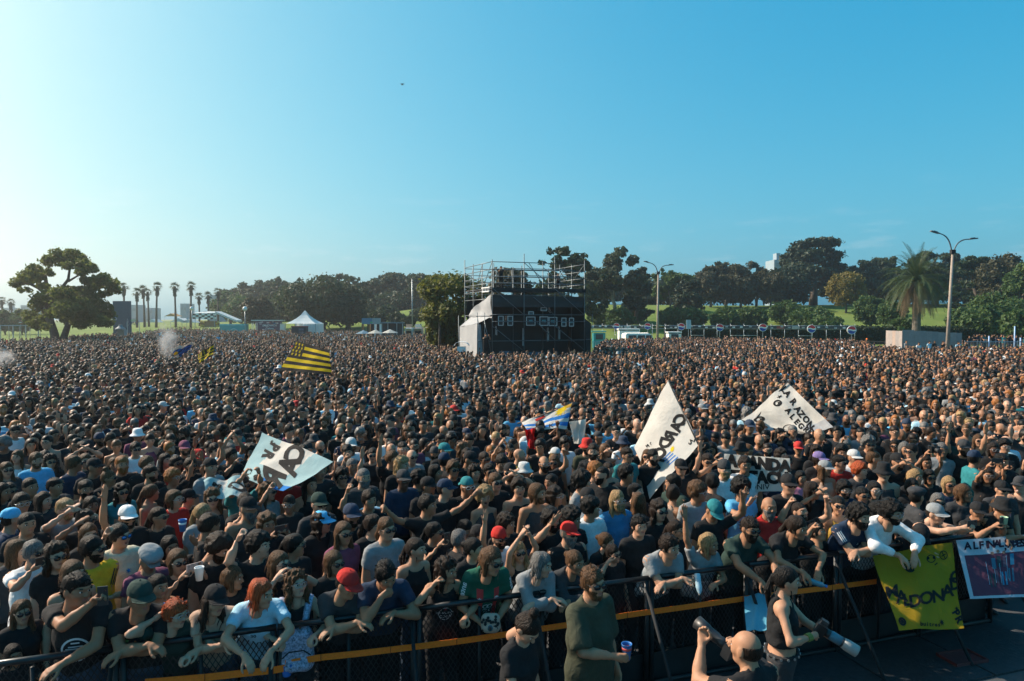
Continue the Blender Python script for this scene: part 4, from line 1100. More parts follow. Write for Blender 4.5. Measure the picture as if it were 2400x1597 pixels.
date_palm()
# pale feathery palm bushes at the far left
for x, t, w_, lab in [(12, 722, 42, 'feathery low palm bush at the photo edge'), (52, 722, 44, 'feathery low palm bush beside the spreading tree'), (30, 735, 30, 'small rounded shrub between the feathery palms')]:
	T_('palm_bush', lab, x, t, w_, 120, 'bush', 'green', 1800, .3, cat='bush')
# ------------------------------------------------------------------ far buildings
HZB = mat('hazed_render', (.24, .31, .37), .8, var=.08, scale=.2)  # bluish distance haze is put into the wall colour
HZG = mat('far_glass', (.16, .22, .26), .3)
def block(label, px, top, wpx, Y, roof=True, m=HZB):
	p = yk(px, 748, Y); z0 = gz(p); zt = yk(px, top, Y).z; W_ = wpx / FPX * Y * KY; D_ = max(10, W_ * .6)
	root = empty('apartment_block', (p.x, p.y, z0 - 1)); tag(root, label, 'building', 'far apartment blocks')
	h = zt - z0 + 1
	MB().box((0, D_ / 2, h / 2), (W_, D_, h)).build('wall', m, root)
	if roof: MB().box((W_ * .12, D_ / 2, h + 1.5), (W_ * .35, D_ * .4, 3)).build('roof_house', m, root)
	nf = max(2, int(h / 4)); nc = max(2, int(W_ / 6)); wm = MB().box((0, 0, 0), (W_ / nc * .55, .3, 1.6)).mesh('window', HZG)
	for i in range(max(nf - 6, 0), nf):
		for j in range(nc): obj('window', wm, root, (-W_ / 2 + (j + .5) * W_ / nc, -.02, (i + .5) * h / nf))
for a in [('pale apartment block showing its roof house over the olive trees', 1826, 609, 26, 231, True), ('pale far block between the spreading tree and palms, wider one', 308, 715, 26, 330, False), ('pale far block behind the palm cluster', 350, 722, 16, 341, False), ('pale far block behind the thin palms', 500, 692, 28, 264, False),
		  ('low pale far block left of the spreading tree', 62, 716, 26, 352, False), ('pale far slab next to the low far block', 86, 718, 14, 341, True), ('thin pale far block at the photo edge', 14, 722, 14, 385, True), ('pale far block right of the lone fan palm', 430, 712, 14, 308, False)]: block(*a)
# ------------------------------------------------------------------ scaffold tower (mixing position) in the crowd
TARP = mat('black_tarpaulin', (.016, .020, .022), .75, var=.25, scale=2, bmp=.5)
GTARP = mat('grey_tarpaulin', (.30, .31, .32), .8, var=.12, scale=2, bmp=.5)
M_CASE = mat('flight_case', (.02, .022, .025), .5)
TK = 1.25
def tower():
	Y0 = 37.0; fl = yk(1153.7, 748, Y0); fl.z = 0
	rz = math.atan2(.36, .933)
	root = empty('scaffold_tower', fl, rz); root.scale = (TK, TK, TK); root.location.z = 3.85 - 3.4 * TK; tag(root, 'scaffold control tower hung with black tarpaulin rising from the crowd', 'scaffold tower')
	B = 1.86; W_ = 3 * B; D_ = 5.0; TOP = 6.62; RAIL = 6.5; DECK = 5.06
	_t = {}
	def tube(a, b, r=.0285, name='tube'):
		a, b = Vector(a), Vector(b); L_ = (b - a).length; k = (round(L_, 2), r)
		if k not in _t: _t[k] = MB().tube([(0, 0, 0), (0, 0, L_)], r * .78, 7).mesh('tube', mat('weathered_steel', (.13, .15, .16), .5, .7, .25, 5), True)
		o = obj(name, _t[k], root, a); o.rotation_euler = (b - a).to_track_quat('Z', 'Y').to_euler(); return o
	xs = [0, B, 2 * B, 3 * B]; ys = [0, D_ / 3, 2 * D_ / 3, D_]
	for i, x in enumerate(xs):
		for j, y in enumerate(ys):
			if (i in (0, 3)) or (j in (0, 3)) or j == 1: tube((x, y, 0), (x, y, TOP + .12 * ((i * 3 + j * 5) % 4) - (.25 if j in (1, 2) else 0)), .03, 'upright')
	for z in (RAIL, 6.1, 5.7, 5.35, DECK - .12):
		tube((0, 0, z), (W_ if z != RAIL else 2.0 * B, 0, z), name='ledger'); tube((0, D_, z - .05), (W_, D_, z - .05), name='ledger')
		tube((0, 0, z), (0, D_, z), name='ledger'); tube((W_, 0, z), (W_, D_, z), name='ledger')
	for z in (6.3, 5.9): tube((B, D_ / 3, z), (W_, D_ / 3, z), name='ledger')
	for z in (3.63, 3.26, 2.2): tube((0, -.06, z), (W_, -.06, z), name='ledger')
	for z in (4.5, 3.6, 2.2): tube((0, 0, z), (0, D_, z), name='ledger')
	# diagonal braces
	for a, b in [((B, 0, RAIL), (2 * B, 0, DECK)), ((B * 1.15, 0, RAIL), (2 * B + .25, D_ / 3, DECK)), ((2 * B, D_ / 3, RAIL - .1), (3 * B, D_ / 3, DECK)), ((0, -.07, DECK), (B, -.07, 3.6)), ((2 * B, -.07, DECK), (3 * B, -.07, 3.6)), ((B * 1.3, -.03, 4.6), (2 * B, -.03, 3.6)), ((0, -.07, 3.0), (B, -.07, 1.6)), ((B * 1.4, -.07, 3.2), (2 * B, -.07, 2.2)), ((2 * B, -.07, 3.0), (3 * B, -.07, 1.6)),
				 ((0, 0, RAIL), (0, D_ / 3, DECK)), ((0, D_ / 3, RAIL), (0, 2 * D_ / 3, DECK - .6)), ((0, 2 * D_ / 3, RAIL - .1), (0, D_, 3.6)), ((0, D_ / 3, 6.0), (0, 2 * D_ / 3, 4.2)), ((W_, 0, RAIL), (W_, D_ / 2, DECK)), ((W_, D_ / 2, RAIL), (W_, D_, DECK)), ((0, D_, RAIL - .3), (B, D_, DECK)), ((B, D_, RAIL - .1), (2 * B, D_, DECK)), ((.5 * B, D_ / 3, 5.9), (.9 * B, D_ / 3, DECK))]: tube(a, b, .025, 'brace')
	for x in (.45 * B, .95 * B):
		tube((x, D_ / 3, DECK), (x, D_ / 3, 6.2), .025, 'guard_post')
	for z in (5.25, 5.65): tube((.45 * B, D_ / 3, z), (.95 * B, D_ / 3, z + .08), .022, 'guard_rail')
	# deck boards
	bm_ = MB().box((0, 0, 0), (B - .03, .30, .06)).mesh('deck_board', mat('deck_steel', (.06, .065, .07), .7))
	for i in range(3):
		for j in range(15): obj('deck_board', bm_, root, (B * (i + .5), .18 + j * .325, DECK + .02 * ((i + j) % 2)))
	MB().box((W_ / 2, -.05, DECK - .06), (W_ + .1, .05, .2)).build('toe_board', M_MATTBLACK, root)
	# tarpaulin walls
	def sheet(name, q, m, nx=14, nz=10, amp=.05, seed=1):
		a, b, c, d = [Vector(v) for v in q]; nrm = (b - a).cross(d - a).normalized(); V = []; g = random.Random(seed); ph = [g.random() * 6 for _ in range(4)]
		for k in (0, 1):
			for i in range(nx + 1):
				for j in range(nz + 1):
					s, t = i / nx, j / nz; p = a.lerp(b, s).lerp(d.lerp(c, s), t)
					V.append(p + nrm * (amp * (math.sin(s * 9 + t * 3 + ph[0]) * .5 + math.sin(t * 7 - s * 5 + ph[1]) * .35 + math.sin(s * 21 + ph[2]) * .2) + k * .012))
		n = (nx + 1) * (nz + 1); F = []
		for k in (0, 1):
			for i in range(nx):
				for j in range(nz):
					q_ = [k * n + i * (nz + 1) + j, k * n + (i + 1) * (nz + 1) + j, k * n + (i + 1) * (nz + 1) + j + 1, k * n + i * (nz + 1) + j + 1]; F.append(q_ if k else q_[::-1])
		mb = MB(); mb.add(V, F); return mb.build(name, m, root, True)
	sheet('valance', [(.05, .05, 4.05), (W_ - .05, .05, 4.05), (W_ - .05, .05, 4.66), (.05, .05, 4.70)], TARP, amp=.03)
	sheet('back_tarpaulin', [(.1, D_ - .1, 0), (W_ - .1, D_ - .1, 0), (W_ - .1, D_ - .1, 4.7), (.1, D_ - .1, 4.7)], TARP)
	sheet('inner_tarpaulin', [(.1, 1.9, 0), (W_ - .1, 1.9, 0), (W_ - .1, 1.9, 4.3), (.1, 1.9, 4.3)], TARP)
	sheet('side_tarpaulin', [(W_ + .04, 0, 0), (W_ + .04, D_, 0), (W_ + .04, D_, 4.6), (W_ + .04, 0, 4.6)], TARP)
	sheet('roof_tarpaulin', [(.05, .1, 4.6), (W_ - .05, .1, 4.6), (W_ - .05, D_ - .2, 4.75), (.05, D_ - .2, 4.75)], TARP, amp=.02)
	sheet('grey_side_tarpaulin', [(-.05, .1, 3.45), (-.05, 3.9, 3.45), (-.06, 3.7, 3.9), (-.05, .1, 4.72)], GTARP, amp=.07, seed=4)
	# left lean-to wing in grey, right wing in black
	sheet('wing_tarpaulin', [(-.78, .2, 0), (-.78, 3.6, 0), (-.78, 3.6, 2.95), (-.78, .2, 3.15)], GTARP, amp=.03, seed=5)
	sheet('wing_roof', [(-.78, .2, 3.15), (-.78, 3.6, 2.95), (-.06, 3.6, 3.5), (-.06, .2, 3.5)], GTARP, amp=.02, seed=6)
	sheet('wing_front_tarpaulin', [(-.76, .2, 0), (-.35, .2, 0), (-.6, .2, 3.1), (-.76, .2, 3.1)], GTARP, amp=.02, seed=7)
	for x in (-.82, -.4):
		tube((x, .1, 0), (x, .1, 3.75), .028, 'upright'); tube((x, 3.6, 0), (x, 3.6, 3.6), .028, 'upright')
	tube((-.9, .1, 3.55), (0, .1, 3.55), name='ledger'); tube((-.82, .1, 2.2), (0, .1, 2.2), name='ledger'); tube((-.82, .08, 3.5), (-.4, .08, 1.4), .025, 'brace'); tube((-.4, .08, 3.2), (0, .08, 1.4), .025, 'brace')
	wing = [(W_ + .08, 1.0, 0), (W_ + .95, 1.0, 0), (W_ + .95, 1.0, 3.15), (W_ + .3, 1.0, 3.6), (W_ + .08, 1.0, 3.6)]
	MB().slab(wing, (0, 3.4, 0)).build('black_wing', TARP, root)
	tube((W_ + .2, .9, 0), (W_ + .2, .9, 3.75), name='upright'); tube((W_ + .97, .9, 0), (W_ + .97, .9, 3.7), name='upright'); tube((W_ + .2, .9, 2.2), (W_ + .97, .9, 2.2), name='ledger')
	# flight cases and desks behind the scaffold, with their pale edges
	edge = mat('case_edge', (.45, .47, .49), .35, .6)
	def case(x, z, w_, h_, mark=None, tri=False):
		c = MB().box((x, .55, z), (w_, .5, h_)).build('flight_case', M_CASE, root)
		e_ = .032
		for a, b in [((x, z + h_ / 2), (w_, e_)), ((x, z - h_ / 2), (w_, e_)), ((x - w_ / 2, z), (e_, h_)), ((x + w_ / 2, z), (e_, h_))]:
			MB().box((a[0], .285, a[1]), (b[0] + .01, .03, b[1] + .01)).build('edge_strip', edge, c)
		if mark:
			V2, F2 = text_tris(mark, h_ * .36, .03, .2); V3 = np.stack([V2[:, 0] + x, np.full(len(V2), .292), V2[:, 1] + z], 1)
			obj('lettering', mesh_np('lettering', V3, F2, [mat('case_print', (.10, .42, .48), .5)], smooth=False), c)
		else: MB().box((x, .285, z - .02), (w_ * .8, .02, h_ * .12)).build('label_strip', mat('case_label', (.16, .3, .33), .5), c)
	for x in (.60, 1.15): case(x, 3.30, .28, .50)
	case(2.38, 3.28, .52, .46, 'YEL'); case(3.18, 3.28, .50, .48, 'YEL'); case(3.74, 3.26, .48, .46, 'YEL')
	for x in (4.42, 4.90): case(x, 3.22, .27, .46)
	case(3.17, 3.95, .34, .17); case(2.4, 3.72, .28, .16)
	# bright side lights and gear seen in the gaps between the tarpaulins
	pale = mat('pale_gear', (.55, .5, .5), .5)
	for i, (x, z, h_) in enumerate([(.78, 2.75, .5), (2.45, 2.7, .35), (2.45, 2.2, .7), (4.0, 2.5, .8), (4.72, 2.6, .8), (4.1, 3.95, .28)]):
		MB().box((x, 1.6, z), (.07, .1, h_)).box((x + .06, 1.62, z - .1), (.04, .08, h_ * .7)).build('equipment_rack', pale, root)
	MB().box((.55, -.5, 1.55), (.55, .35, .22)).build('blue_cover', mat('blue_cover', (.01, .10, .16), .6), root)
	MB().box((2.3, -.45, 1.5), (1.1, .3, .16)).build('blue_cover', mat('blue_cover', (.01, .10, .16), .6), root)
	# white ladder lying on the left ledger
	lad = MB()
	for y in (.1, 1.25): pass
	lad.tube([(-.1, .1, 5.12), (-.1, 1.5, 5.12)], .03, 6).tube([(-.1, .2, 4.9), (-.1, 1.4, 4.9)], .03, 6)
	for i in range(5): lad.tube([(-.1, .25 + i * .27, 4.9), (-.1, .25 + i * .27, 5.12)], .022, 6)
	lad.build('ladder', M_WHITE, root)
	return root, fl, rz
TOWER, T_FL, T_RZ = tower()
def tw(x, y, z):
	c, s = math.cos(T_RZ), math.sin(T_RZ); x *= TK; y *= TK; return Vector((T_FL.x + x * c - y * s, T_FL.y + x * s + y * c, z))
# white parasol-topped box beside the tower
p = yk(1082, 748, 36.5)
k = empty('ticket_box', (p.x, p.y, 0)); tag(k, 'small white box with curved canopy at the left foot of the tower', 'kiosk')
MB().box((0, 0, 1.0), (.55, .6, 2.0)).build('cabinet', M_WHITE, k)
mb = MB()
for i in range(8):
	a0, a1 = math.pi * i / 8, math.pi * (i + 1) / 8
	mb.slab([(-.5 * math.cos(a0), -.45, 2.05 + .28 * math.sin(a0)), (-.5 * math.cos(a1), -.45, 2.05 + .28 * math.sin(a1)), (-.5 * math.cos(a1), .45, 2.05 + .28 * math.sin(a1)), (-.5 * math.cos(a0), .45, 2.05 + .28 * math.sin(a0))], (0, 0, .02))
mb.build('canopy', M_WHITE, k)

# ------------------------------------------------------------------ street lamps
def street_lamp(label, px, top_l, top_r, fork, Y, lx, rx, lean=0):
	p = yk(px, 748, Y); z = gz(p)
	root = empty('street_lamp', (p.x, p.y, z)); tag(root, label, 'street lamp', 'double-arm street lamps')
	F_ = yk(fork[0], fork[1], Y) - root.location; s = Y / FPX
	r0 = .0062 * Y * .45
	MB().tube([(F_.x * 0 - lean, 0, -.2), (F_.x, 0, F_.z)], [.17, .10], 12).build('pole', mat('concrete_pole', (.30, .245, .20), .85, var=.2, scale=3, bmp=.3), root, True)
	MB().box((F_.x, 0, F_.z + .05), (.36, .3, .34)).build('collar', M_MATTBLACK, root)
	for (ex, ey), sg in ((lx, -1), (rx, 1)):
		E_ = yk(ex, ey, Y) - root.location; P0 = F_ + Vector((sg * .1, 0, .1)); pts = []
		for i in range(11):
			t = i / 10; c1 = P0 + Vector((sg * .15, 0, (E_.z - P0.z) * .62)); c2 = E_ + Vector((-sg * abs(E_.x - P0.x) * .62, 0, (-.12 if sg < 0 else .0)))
			pts.append(P0 * (1 - t) ** 3 + c1 * 3 * t * (1 - t) ** 2 + c2 * 3 * t * t * (1 - t) + E_ * t ** 3)
		arm = MB().tube(pts, [.055] * 8 + [.045] * 3, 8).build('arm', M_STEEL if False else mat('lamp_arm', (.10, .11, .12), .6, .4), root, True)
		d = (pts[-1] - pts[-3]).normalized(); hd = MB(); R_ = d.to_track_quat('X', 'Z').to_matrix()
		hd.box(E_ + d * .32, (.72, .24, .10), R_); hd.box(E_ + d * .28 + Vector((0, 0, .07)), (.36, .18, .07), R_)
		hd.build('lamp_head', mat('lamp_arm', (.10, .11, .12), .6, .4), root)
street_lamp('tall double-arm street lamp on concrete pole near the plywood hoarding', 2220, 0, 0, (2233, 592), 47, (2199, 547), (2272, 561))
street_lamp('double-arm street lamp right of the scaffold tower, second from the right', 1541, 0, 0, (1543, 641), 70, (1521, 616), (1566, 622))
def globe_lamp(label, px, py, Y, r):
	p = yk(px, py, Y); z = gz(p)
	root = empty('globe_lamp', (p.x, p.y, z)); tag(root, label, 'globe lamp', 'globe lamps')
	h = p.z - z; r *= KY
	MB().tube([(0, 0, 0), (0, 0, h - r)], .05, 7).build('pole', M_STEEL, root, True)
	V, F = uvsphere((0, 0, h), r, 16, 10); obj('globe', mesh_np('globe', V, F, [mat('opal_globe', (.62, .66, .68), .3)]), root)
globe_lamp('white globe lamp left of the dark shrub tree', 574, 724, 100, .33)
globe_lamp('white globe lamp behind the checkered tent palm', 449, 723, 128, .33)
p = yk(966, 748, 95); k = empty('flagpole', (p.x, p.y, 0)); tag(k, 'tall thin bare pole over the food trucks', 'pole')
MB().tube([(0, 0, 0), (0, 0, yk(966, 655, 95).z)], [.09, .05], 8).build('shaft', M_STEEL, k, True)
p = yk(1030, 748, 45); k = empty('wooden_pole', (p.x, p.y, 0)); tag(k, 'dark wooden post at the small yellow-green tree', 'pole')
MB().tube([(0, 0, 0), (.02, 0, yk(1032, 732, 45).z)], [.12, .10], 8).build('shaft', BARK, k, True)

# ------------------------------------------------------------------ drink-stand rail with round signs
def rails():
	Y = 78.0
	A, Bp = yk(1383, 748, Y), yk(2004, 748, Y - 6)
	root = empty('scaffold_rail', (A.x, A.y, 0)); tag(root, 'long scaffold rail with a strip of small panels along the drink stands', 'rail')
	d = Bp - A; d.z = 0; L_ = d.length; d.normalize()
	_t = {}
	def tube(a, b, r=.035, name='rail'):
		a, b = Vector(a), Vector(b); k = round((b - a).length, 2)
		if k not in _t: _t[k] = MB().tube([(0, 0, 0), (0, 0, k)], r, 6).mesh('rail', M_STEEL, True)
		o = obj(name, _t[k], root, a); o.rotation_euler = (b - a).to_track_quat('Z', 'Y').to_euler()
	n = 20
	for i in range(n + 1):
		q = d * (L_ * i / n); tube((q.x, q.y, 0), (q.x, q.y, 3.2), name='post')
		if i < n:
			q2 = d * (L_ * (i + 1) / n)
			for z in (2.94, 2.5): tube((q.x, q.y - .02, z), (q2.x, q2.y - .02, z))
			if i in (2, 3, 8, 11, 12, 16): tube((q.x, q.y - .02, 1.6), (q2.x, q2.y - .02, 1.6))
	g = random.Random(3)
	mats = [mat('panel_dark', (.05, .05, .06), .5), mat('panel_grey', (.35, .35, .37), .5), mat('panel_red', (.30, .06, .05), .5), mat('panel_white', (.6, .6, .62), .5)]
	pm = [MB().box((0, 0, 0), (.95, .04, .40)).mesh('panel', m) for m in mats]
	wm = [MB().box((0, 0, 0), (.34, .05, .2)).mesh('panel_mark', m) for m in (mats[3], mats[1])]
	rz = math.atan2(d.y, d.x)
	for i in range(36):
		t = i / 36
		if .22 < t < .30 or .42 < t < .44: continue
		q = d * (L_ * (t + .012)); o = obj('panel', pm[0 if g.random() < .72 else g.choice((1, 2))], root, (q.x, q.y - .04, 2.72)); o.rotation_euler = (0, 0, rz)
		w_ = obj('panel_mark', g.choice(wm), o, (g.uniform(-.2, .2), -.03, g.uniform(-.08, .1)))
	# round drink signs: white drum with red upper and blue lower field parted by a white wave
	red, blue, wh = mat('sign_red', (.60, .03, .045), .4), mat('sign_blue', (.02, .06, .34), .4), M_WHITE
	for i, (px, py) in enumerate([(1445, 765), (1518, 765), (1597, 766), (1687, 768), (1788, 768), (1902, 771), (1996, 774)]):
		t = ((yk(px, 748, Y).x - A.x) / d.x) / L_; q = A + d * (t * L_); q = at_y(px, py, q.y - .25); r = .45 + .03 * i * .6
		s = empty('round_sign', q, rz); tag(s, ['leftmost', 'second', 'third', 'fourth', 'fifth', 'sixth', 'rightmost'][i] + ' round red white and blue sign on the drink-stand rail', 'sign', 'round drink signs')
		MB().lathe([(r, -.09), (r, .09)], 24, rot=Matrix.Rotation(math.pi / 2, 3, 'X')).build('drum', wh, s)
		up, lo = [], []
		for j in range(13):
			x = -r * .86 + 1.72 * r * j / 12; c = math.sqrt(max(0, (r * .9) ** 2 - x * x)); wv = math.sin(j / 12 * 6.28) * r * .10
			up.append(((x, -.096, max(wv + r * .14, -c)), (x, -.096, max(c, wv + r * .14)))); lo.append(((x, -.096, -max(c, r * .14 - wv)), (x, -.096, wv - r * .16)))
		for nm, st, m in (('red_field', up, red), ('blue_field', lo, blue)):
			mb = MB()
			for j in range(12): mb.poly([st[j][0], st[j + 1][0], st[j + 1][1], st[j][1]])
			mb.build(nm, m, s)
		MB().tube([(-.0, .05, -q.z), (0, .05, -r)], .035, 6).build('post', M_STEEL, s)
rails()
def two_sign():
	p = yk(1614, 748, 70); s = empty('twin_sign', (p.x, p.y, 0)); tag(s, 'pale twin panel sign on one post above the crowd', 'sign')
	zt, zb = yk(1614, 750, 70).z, yk(1614, 771, 70).z
	MB().tube([(0, .04, 0), (0, .04, zt)], .04, 6).build('post', M_STEEL, s)
	for x in (-.16, .16): MB().box((x, 0, (zt + zb) / 2), (.28, .05, zt - zb)).build('panel', mat('sign_pale', (.42, .52, .58), .5), s)
two_sign()
# white van behind the crowd right of the tower
def van():
	p = yk(1500, 748, 68); s = empty('white_van', (p.x, p.y, 0), .1); tag(s, 'white van roof and windows behind the crowd under the middle lamp', 'van')
	prof = [(-2.1, .35), (2.1, .35), (2.1, 1.0), (1.6, 1.15), (1.15, 1.95), (.9, 2.08), (-1.9, 2.08), (-2.08, 1.9)]
	MB().slab([(x, -.95, z) for x, z in prof], (0, 1.9, 0)).build('body', M_WHITE, s)
	glass = mat('van_glass', (.03, .05, .06), .1)
	for x0, x1 in [(-1.7, -.7), (-.55, .35), (.5, 1.2)]: MB().box(((x0 + x1) / 2, -.96, 1.6), (x1 - x0, .03, .5)).build('window', glass, s)
	for x in (-1.3, 1.3):
		w_ = MB().lathe([(.34, -.11), (.34, .11)], 18, (x, -.92, .34), Matrix.Rotation(math.pi / 2, 3, 'X')).build('wheel', M_MATTBLACK, s)
		MB().lathe([(.19, -.02), (.19, .02)], 12, (x, -1.04, .34), Matrix.Rotation(math.pi / 2, 3, 'X')).build('rim', M_STEEL, w_)
	for i in range(8): MB().box((-1.7 + i * .36, 0, 2.11), (.05, 1.6, .05)).build('roof_rib', M_WHITE, s)
van()
for i, (px, py, Y, wd, hh, c, lab) in enumerate([(1475, 766, 72, 2.6, 2.5, 'M', 'white refreshment cabin left of the middle lamp'), (1582, 772, 72, 1.6, 2.1, 'M', 'small white cabin right of the middle lamp'), (1405, 770, 72, 1.6, 2.2, 'T', 'teal booth beside the black tower wing')]):
	p = yk(px, 748, Y); s = empty('cabin', (p.x, p.y, 0)); tag(s, lab, 'cabin')
	m = M_WHITE if c == 'M' else mat('teal_paint', (.03, .28, .30), .5)
	MB().box((0, .8, hh / 2 - .1), (wd, 1.6, hh - .2)).build('wall', m, s); MB().box((0, .8, hh), (wd + .2, 1.8, .12)).build('roof', m, s)
	MB().box((0, -.02, 1.5), (wd * .6, .04, .7)).build('window', mat('van_glass', (.03, .05, .06), .1), s)
# ------------------------------------------------------------------ plywood hoarding, low fence and raised platform at the right
def hoarding():
	Y = 56.0; ply = [mat('plywood_%d' % i, c, .85, var=.12, scale=3) for i, c in enumerate([(.30, .26, .24), (.26, .235, .225), (.33, .25, .21), (.28, .25, .235)])]
	A = yk(2116, 748, Y); s = empty('plywood_hoarding', (A.x, A.y, 0)); tag(s, 'grey-brown plywood hoarding behind the people under the street lamp', 'hoarding')
	g = random.Random(5); x = 0; tot = yk(2254, 748, Y).x - A.x
	i = 0
	while x < tot:
		w_ = .61; h = 2.72 - .34 * x / tot + g.uniform(-.03, .03)
		MB().box((x + w_ / 2, g.uniform(-.012, .012), h / 2), (w_ - .012, .022, h)).build('panel', ply[i % 4 if g.random() < .6 else 0], s)
		x += w_; i += 1
	for i in range(6): MB().box((i * tot / 5, .06, 1.1), (.07, .07, 2.2)).build('post', BARK, s)
	for j in range(5): MB().box((-.03, .3 + j * .61, 1.25 + .06), (.022, .6, 2.62)).build('panel', ply[j % 4], s)
hoarding()
def bar_fence(name, label, A, Bp, z0, z1, gap, m, r=.014, posts=4, cat='fence', group=None):
	root = empty(name, A); tag(root, label, cat, group); d = Bp - A; d.z = 0; L_ = d.length; d.normalize()
	t1 = lambda a, b, rr, nm: MB().tube([a, b], rr, 5).build(nm, m, root)
	t1((0, 0, z1), d * L_ + Vector((0, 0, z1)), r * 1.8, 'top_rail'); t1((0, 0, z0 + .08), d * L_ + Vector((0, 0, z0 + .08)), r * 1.6, 'bottom_rail')
	n = int(L_ / gap); bm_ = MB().tube([(0, 0, z0 + .08), (0, 0, z1)], r, 5).mesh('bar', m)
	for i in range(n + 1): obj('bar', bm_, root, d * (i * L_ / n))
	for i in range(posts + 1): t1(d * (L_ * i / posts) + Vector((0, 0, 0)), d * (L_ * i / posts) + Vector((0, 0, z1 + .1)), r * 2.2, 'post')
	return root
Yp = 54.0
PZ = .55
A = yk(2262, 748, Yp); A.z = 0; Bp = yk(2450, 748, Yp - 1); Bp.z = 0
bar_fence('railing', 'galvanised bar railing along the raised platform', A + Vector((0, 0, 0)), Bp, PZ, PZ + 1.08, .13, M_STEEL, .018, 6, 'railing')
pl = empty('platform', (A.x, A.y, 0)); tag(pl, 'low raised viewing platform with dark skirting', 'platform')
MB().box((3.2, 2.6, PZ / 2), (6.9, 5.0, PZ)).build('deck', mat('deck_ply', (.08, .075, .07), .9), pl)
for i in range(6): MB().box((.2 + i * 1.1, .06, PZ / 2), (1.06, .04, PZ - .06)).build('skirt_panel', M_MATTBLACK, pl)
for i, (px, top) in enumerate([(2319, 788), (2379, 765), (2393, 792)]):
	p = yk(px, 748, Yp - .3); o = empty('blue_post', (p.x, p.y, 0)); tag(o, ['pale blue post before the platform railing', 'tall pale blue post behind the platform people', 'pale blue post at the photo edge of the platform'][i], 'post')
	MB().tube([(0, 0, 0), (0, 0, yk(px, top, Yp - .3).z)], .06, 8).build('shaft', mat('blue_post', (.30, .45, .68), .5), o, True)
A = yk(2004, 748, 70); A.z = 0; Bp = yk(2112, 748, 66); Bp.z = 0
bar_fence('bar_fence', 'low dark bar fence on the lawn left of the plywood hoarding', A, Bp, .0, 1.05, .2, M_MATTBLACK, .02, 3)
A = yk(1530, 748, 58); A.z = 0; Bp = yk(1610, 748, 58); Bp.z = 0
bar_fence('crowd_fence', 'white-topped crowd fence right of the middle lamp', A, Bp, .0, 1.5, .3, M_STEEL, .018, 3)
A = yk(1384, 748, 56); A.z = 0; Bp = yk(1500, 748, 58); Bp.z = 0
bar_fence('crowd_fence', 'crowd fence between the tower wing and the white van', A, Bp, .0, 1.5, .3, M_STEEL, .018, 3)
A = yk(-30, 748, 78); A.z = 0; Bp = yk(118, 748, 80); Bp.z = 0
bar_fence('rail_fence', 'scaffold rail fence on the lawn left of the spreading tree', A, Bp, .4, 2.9, 1.2, M_STEEL, .035, 5)
p = yk(48, 756, 79); s = empty('round_plaque', p); tag(s, 'round red-brown sign on the rail fence left of the spreading tree', 'sign')
MB().lathe([(.30, -.06), (.30, .06)], 20, rot=Matrix.Rotation(math.pi / 2, 3, 'X')).build('disc', mat('sign_brown', (.22, .09, .06), .5), s)
MB().box((0, -.07, 0), (.4, .02, .1)).build('stripe', M_WHITE, s); MB().tube([(0, .05, -p.z), (0, .05, 0)], .04, 6).build('post', M_STEEL, s)
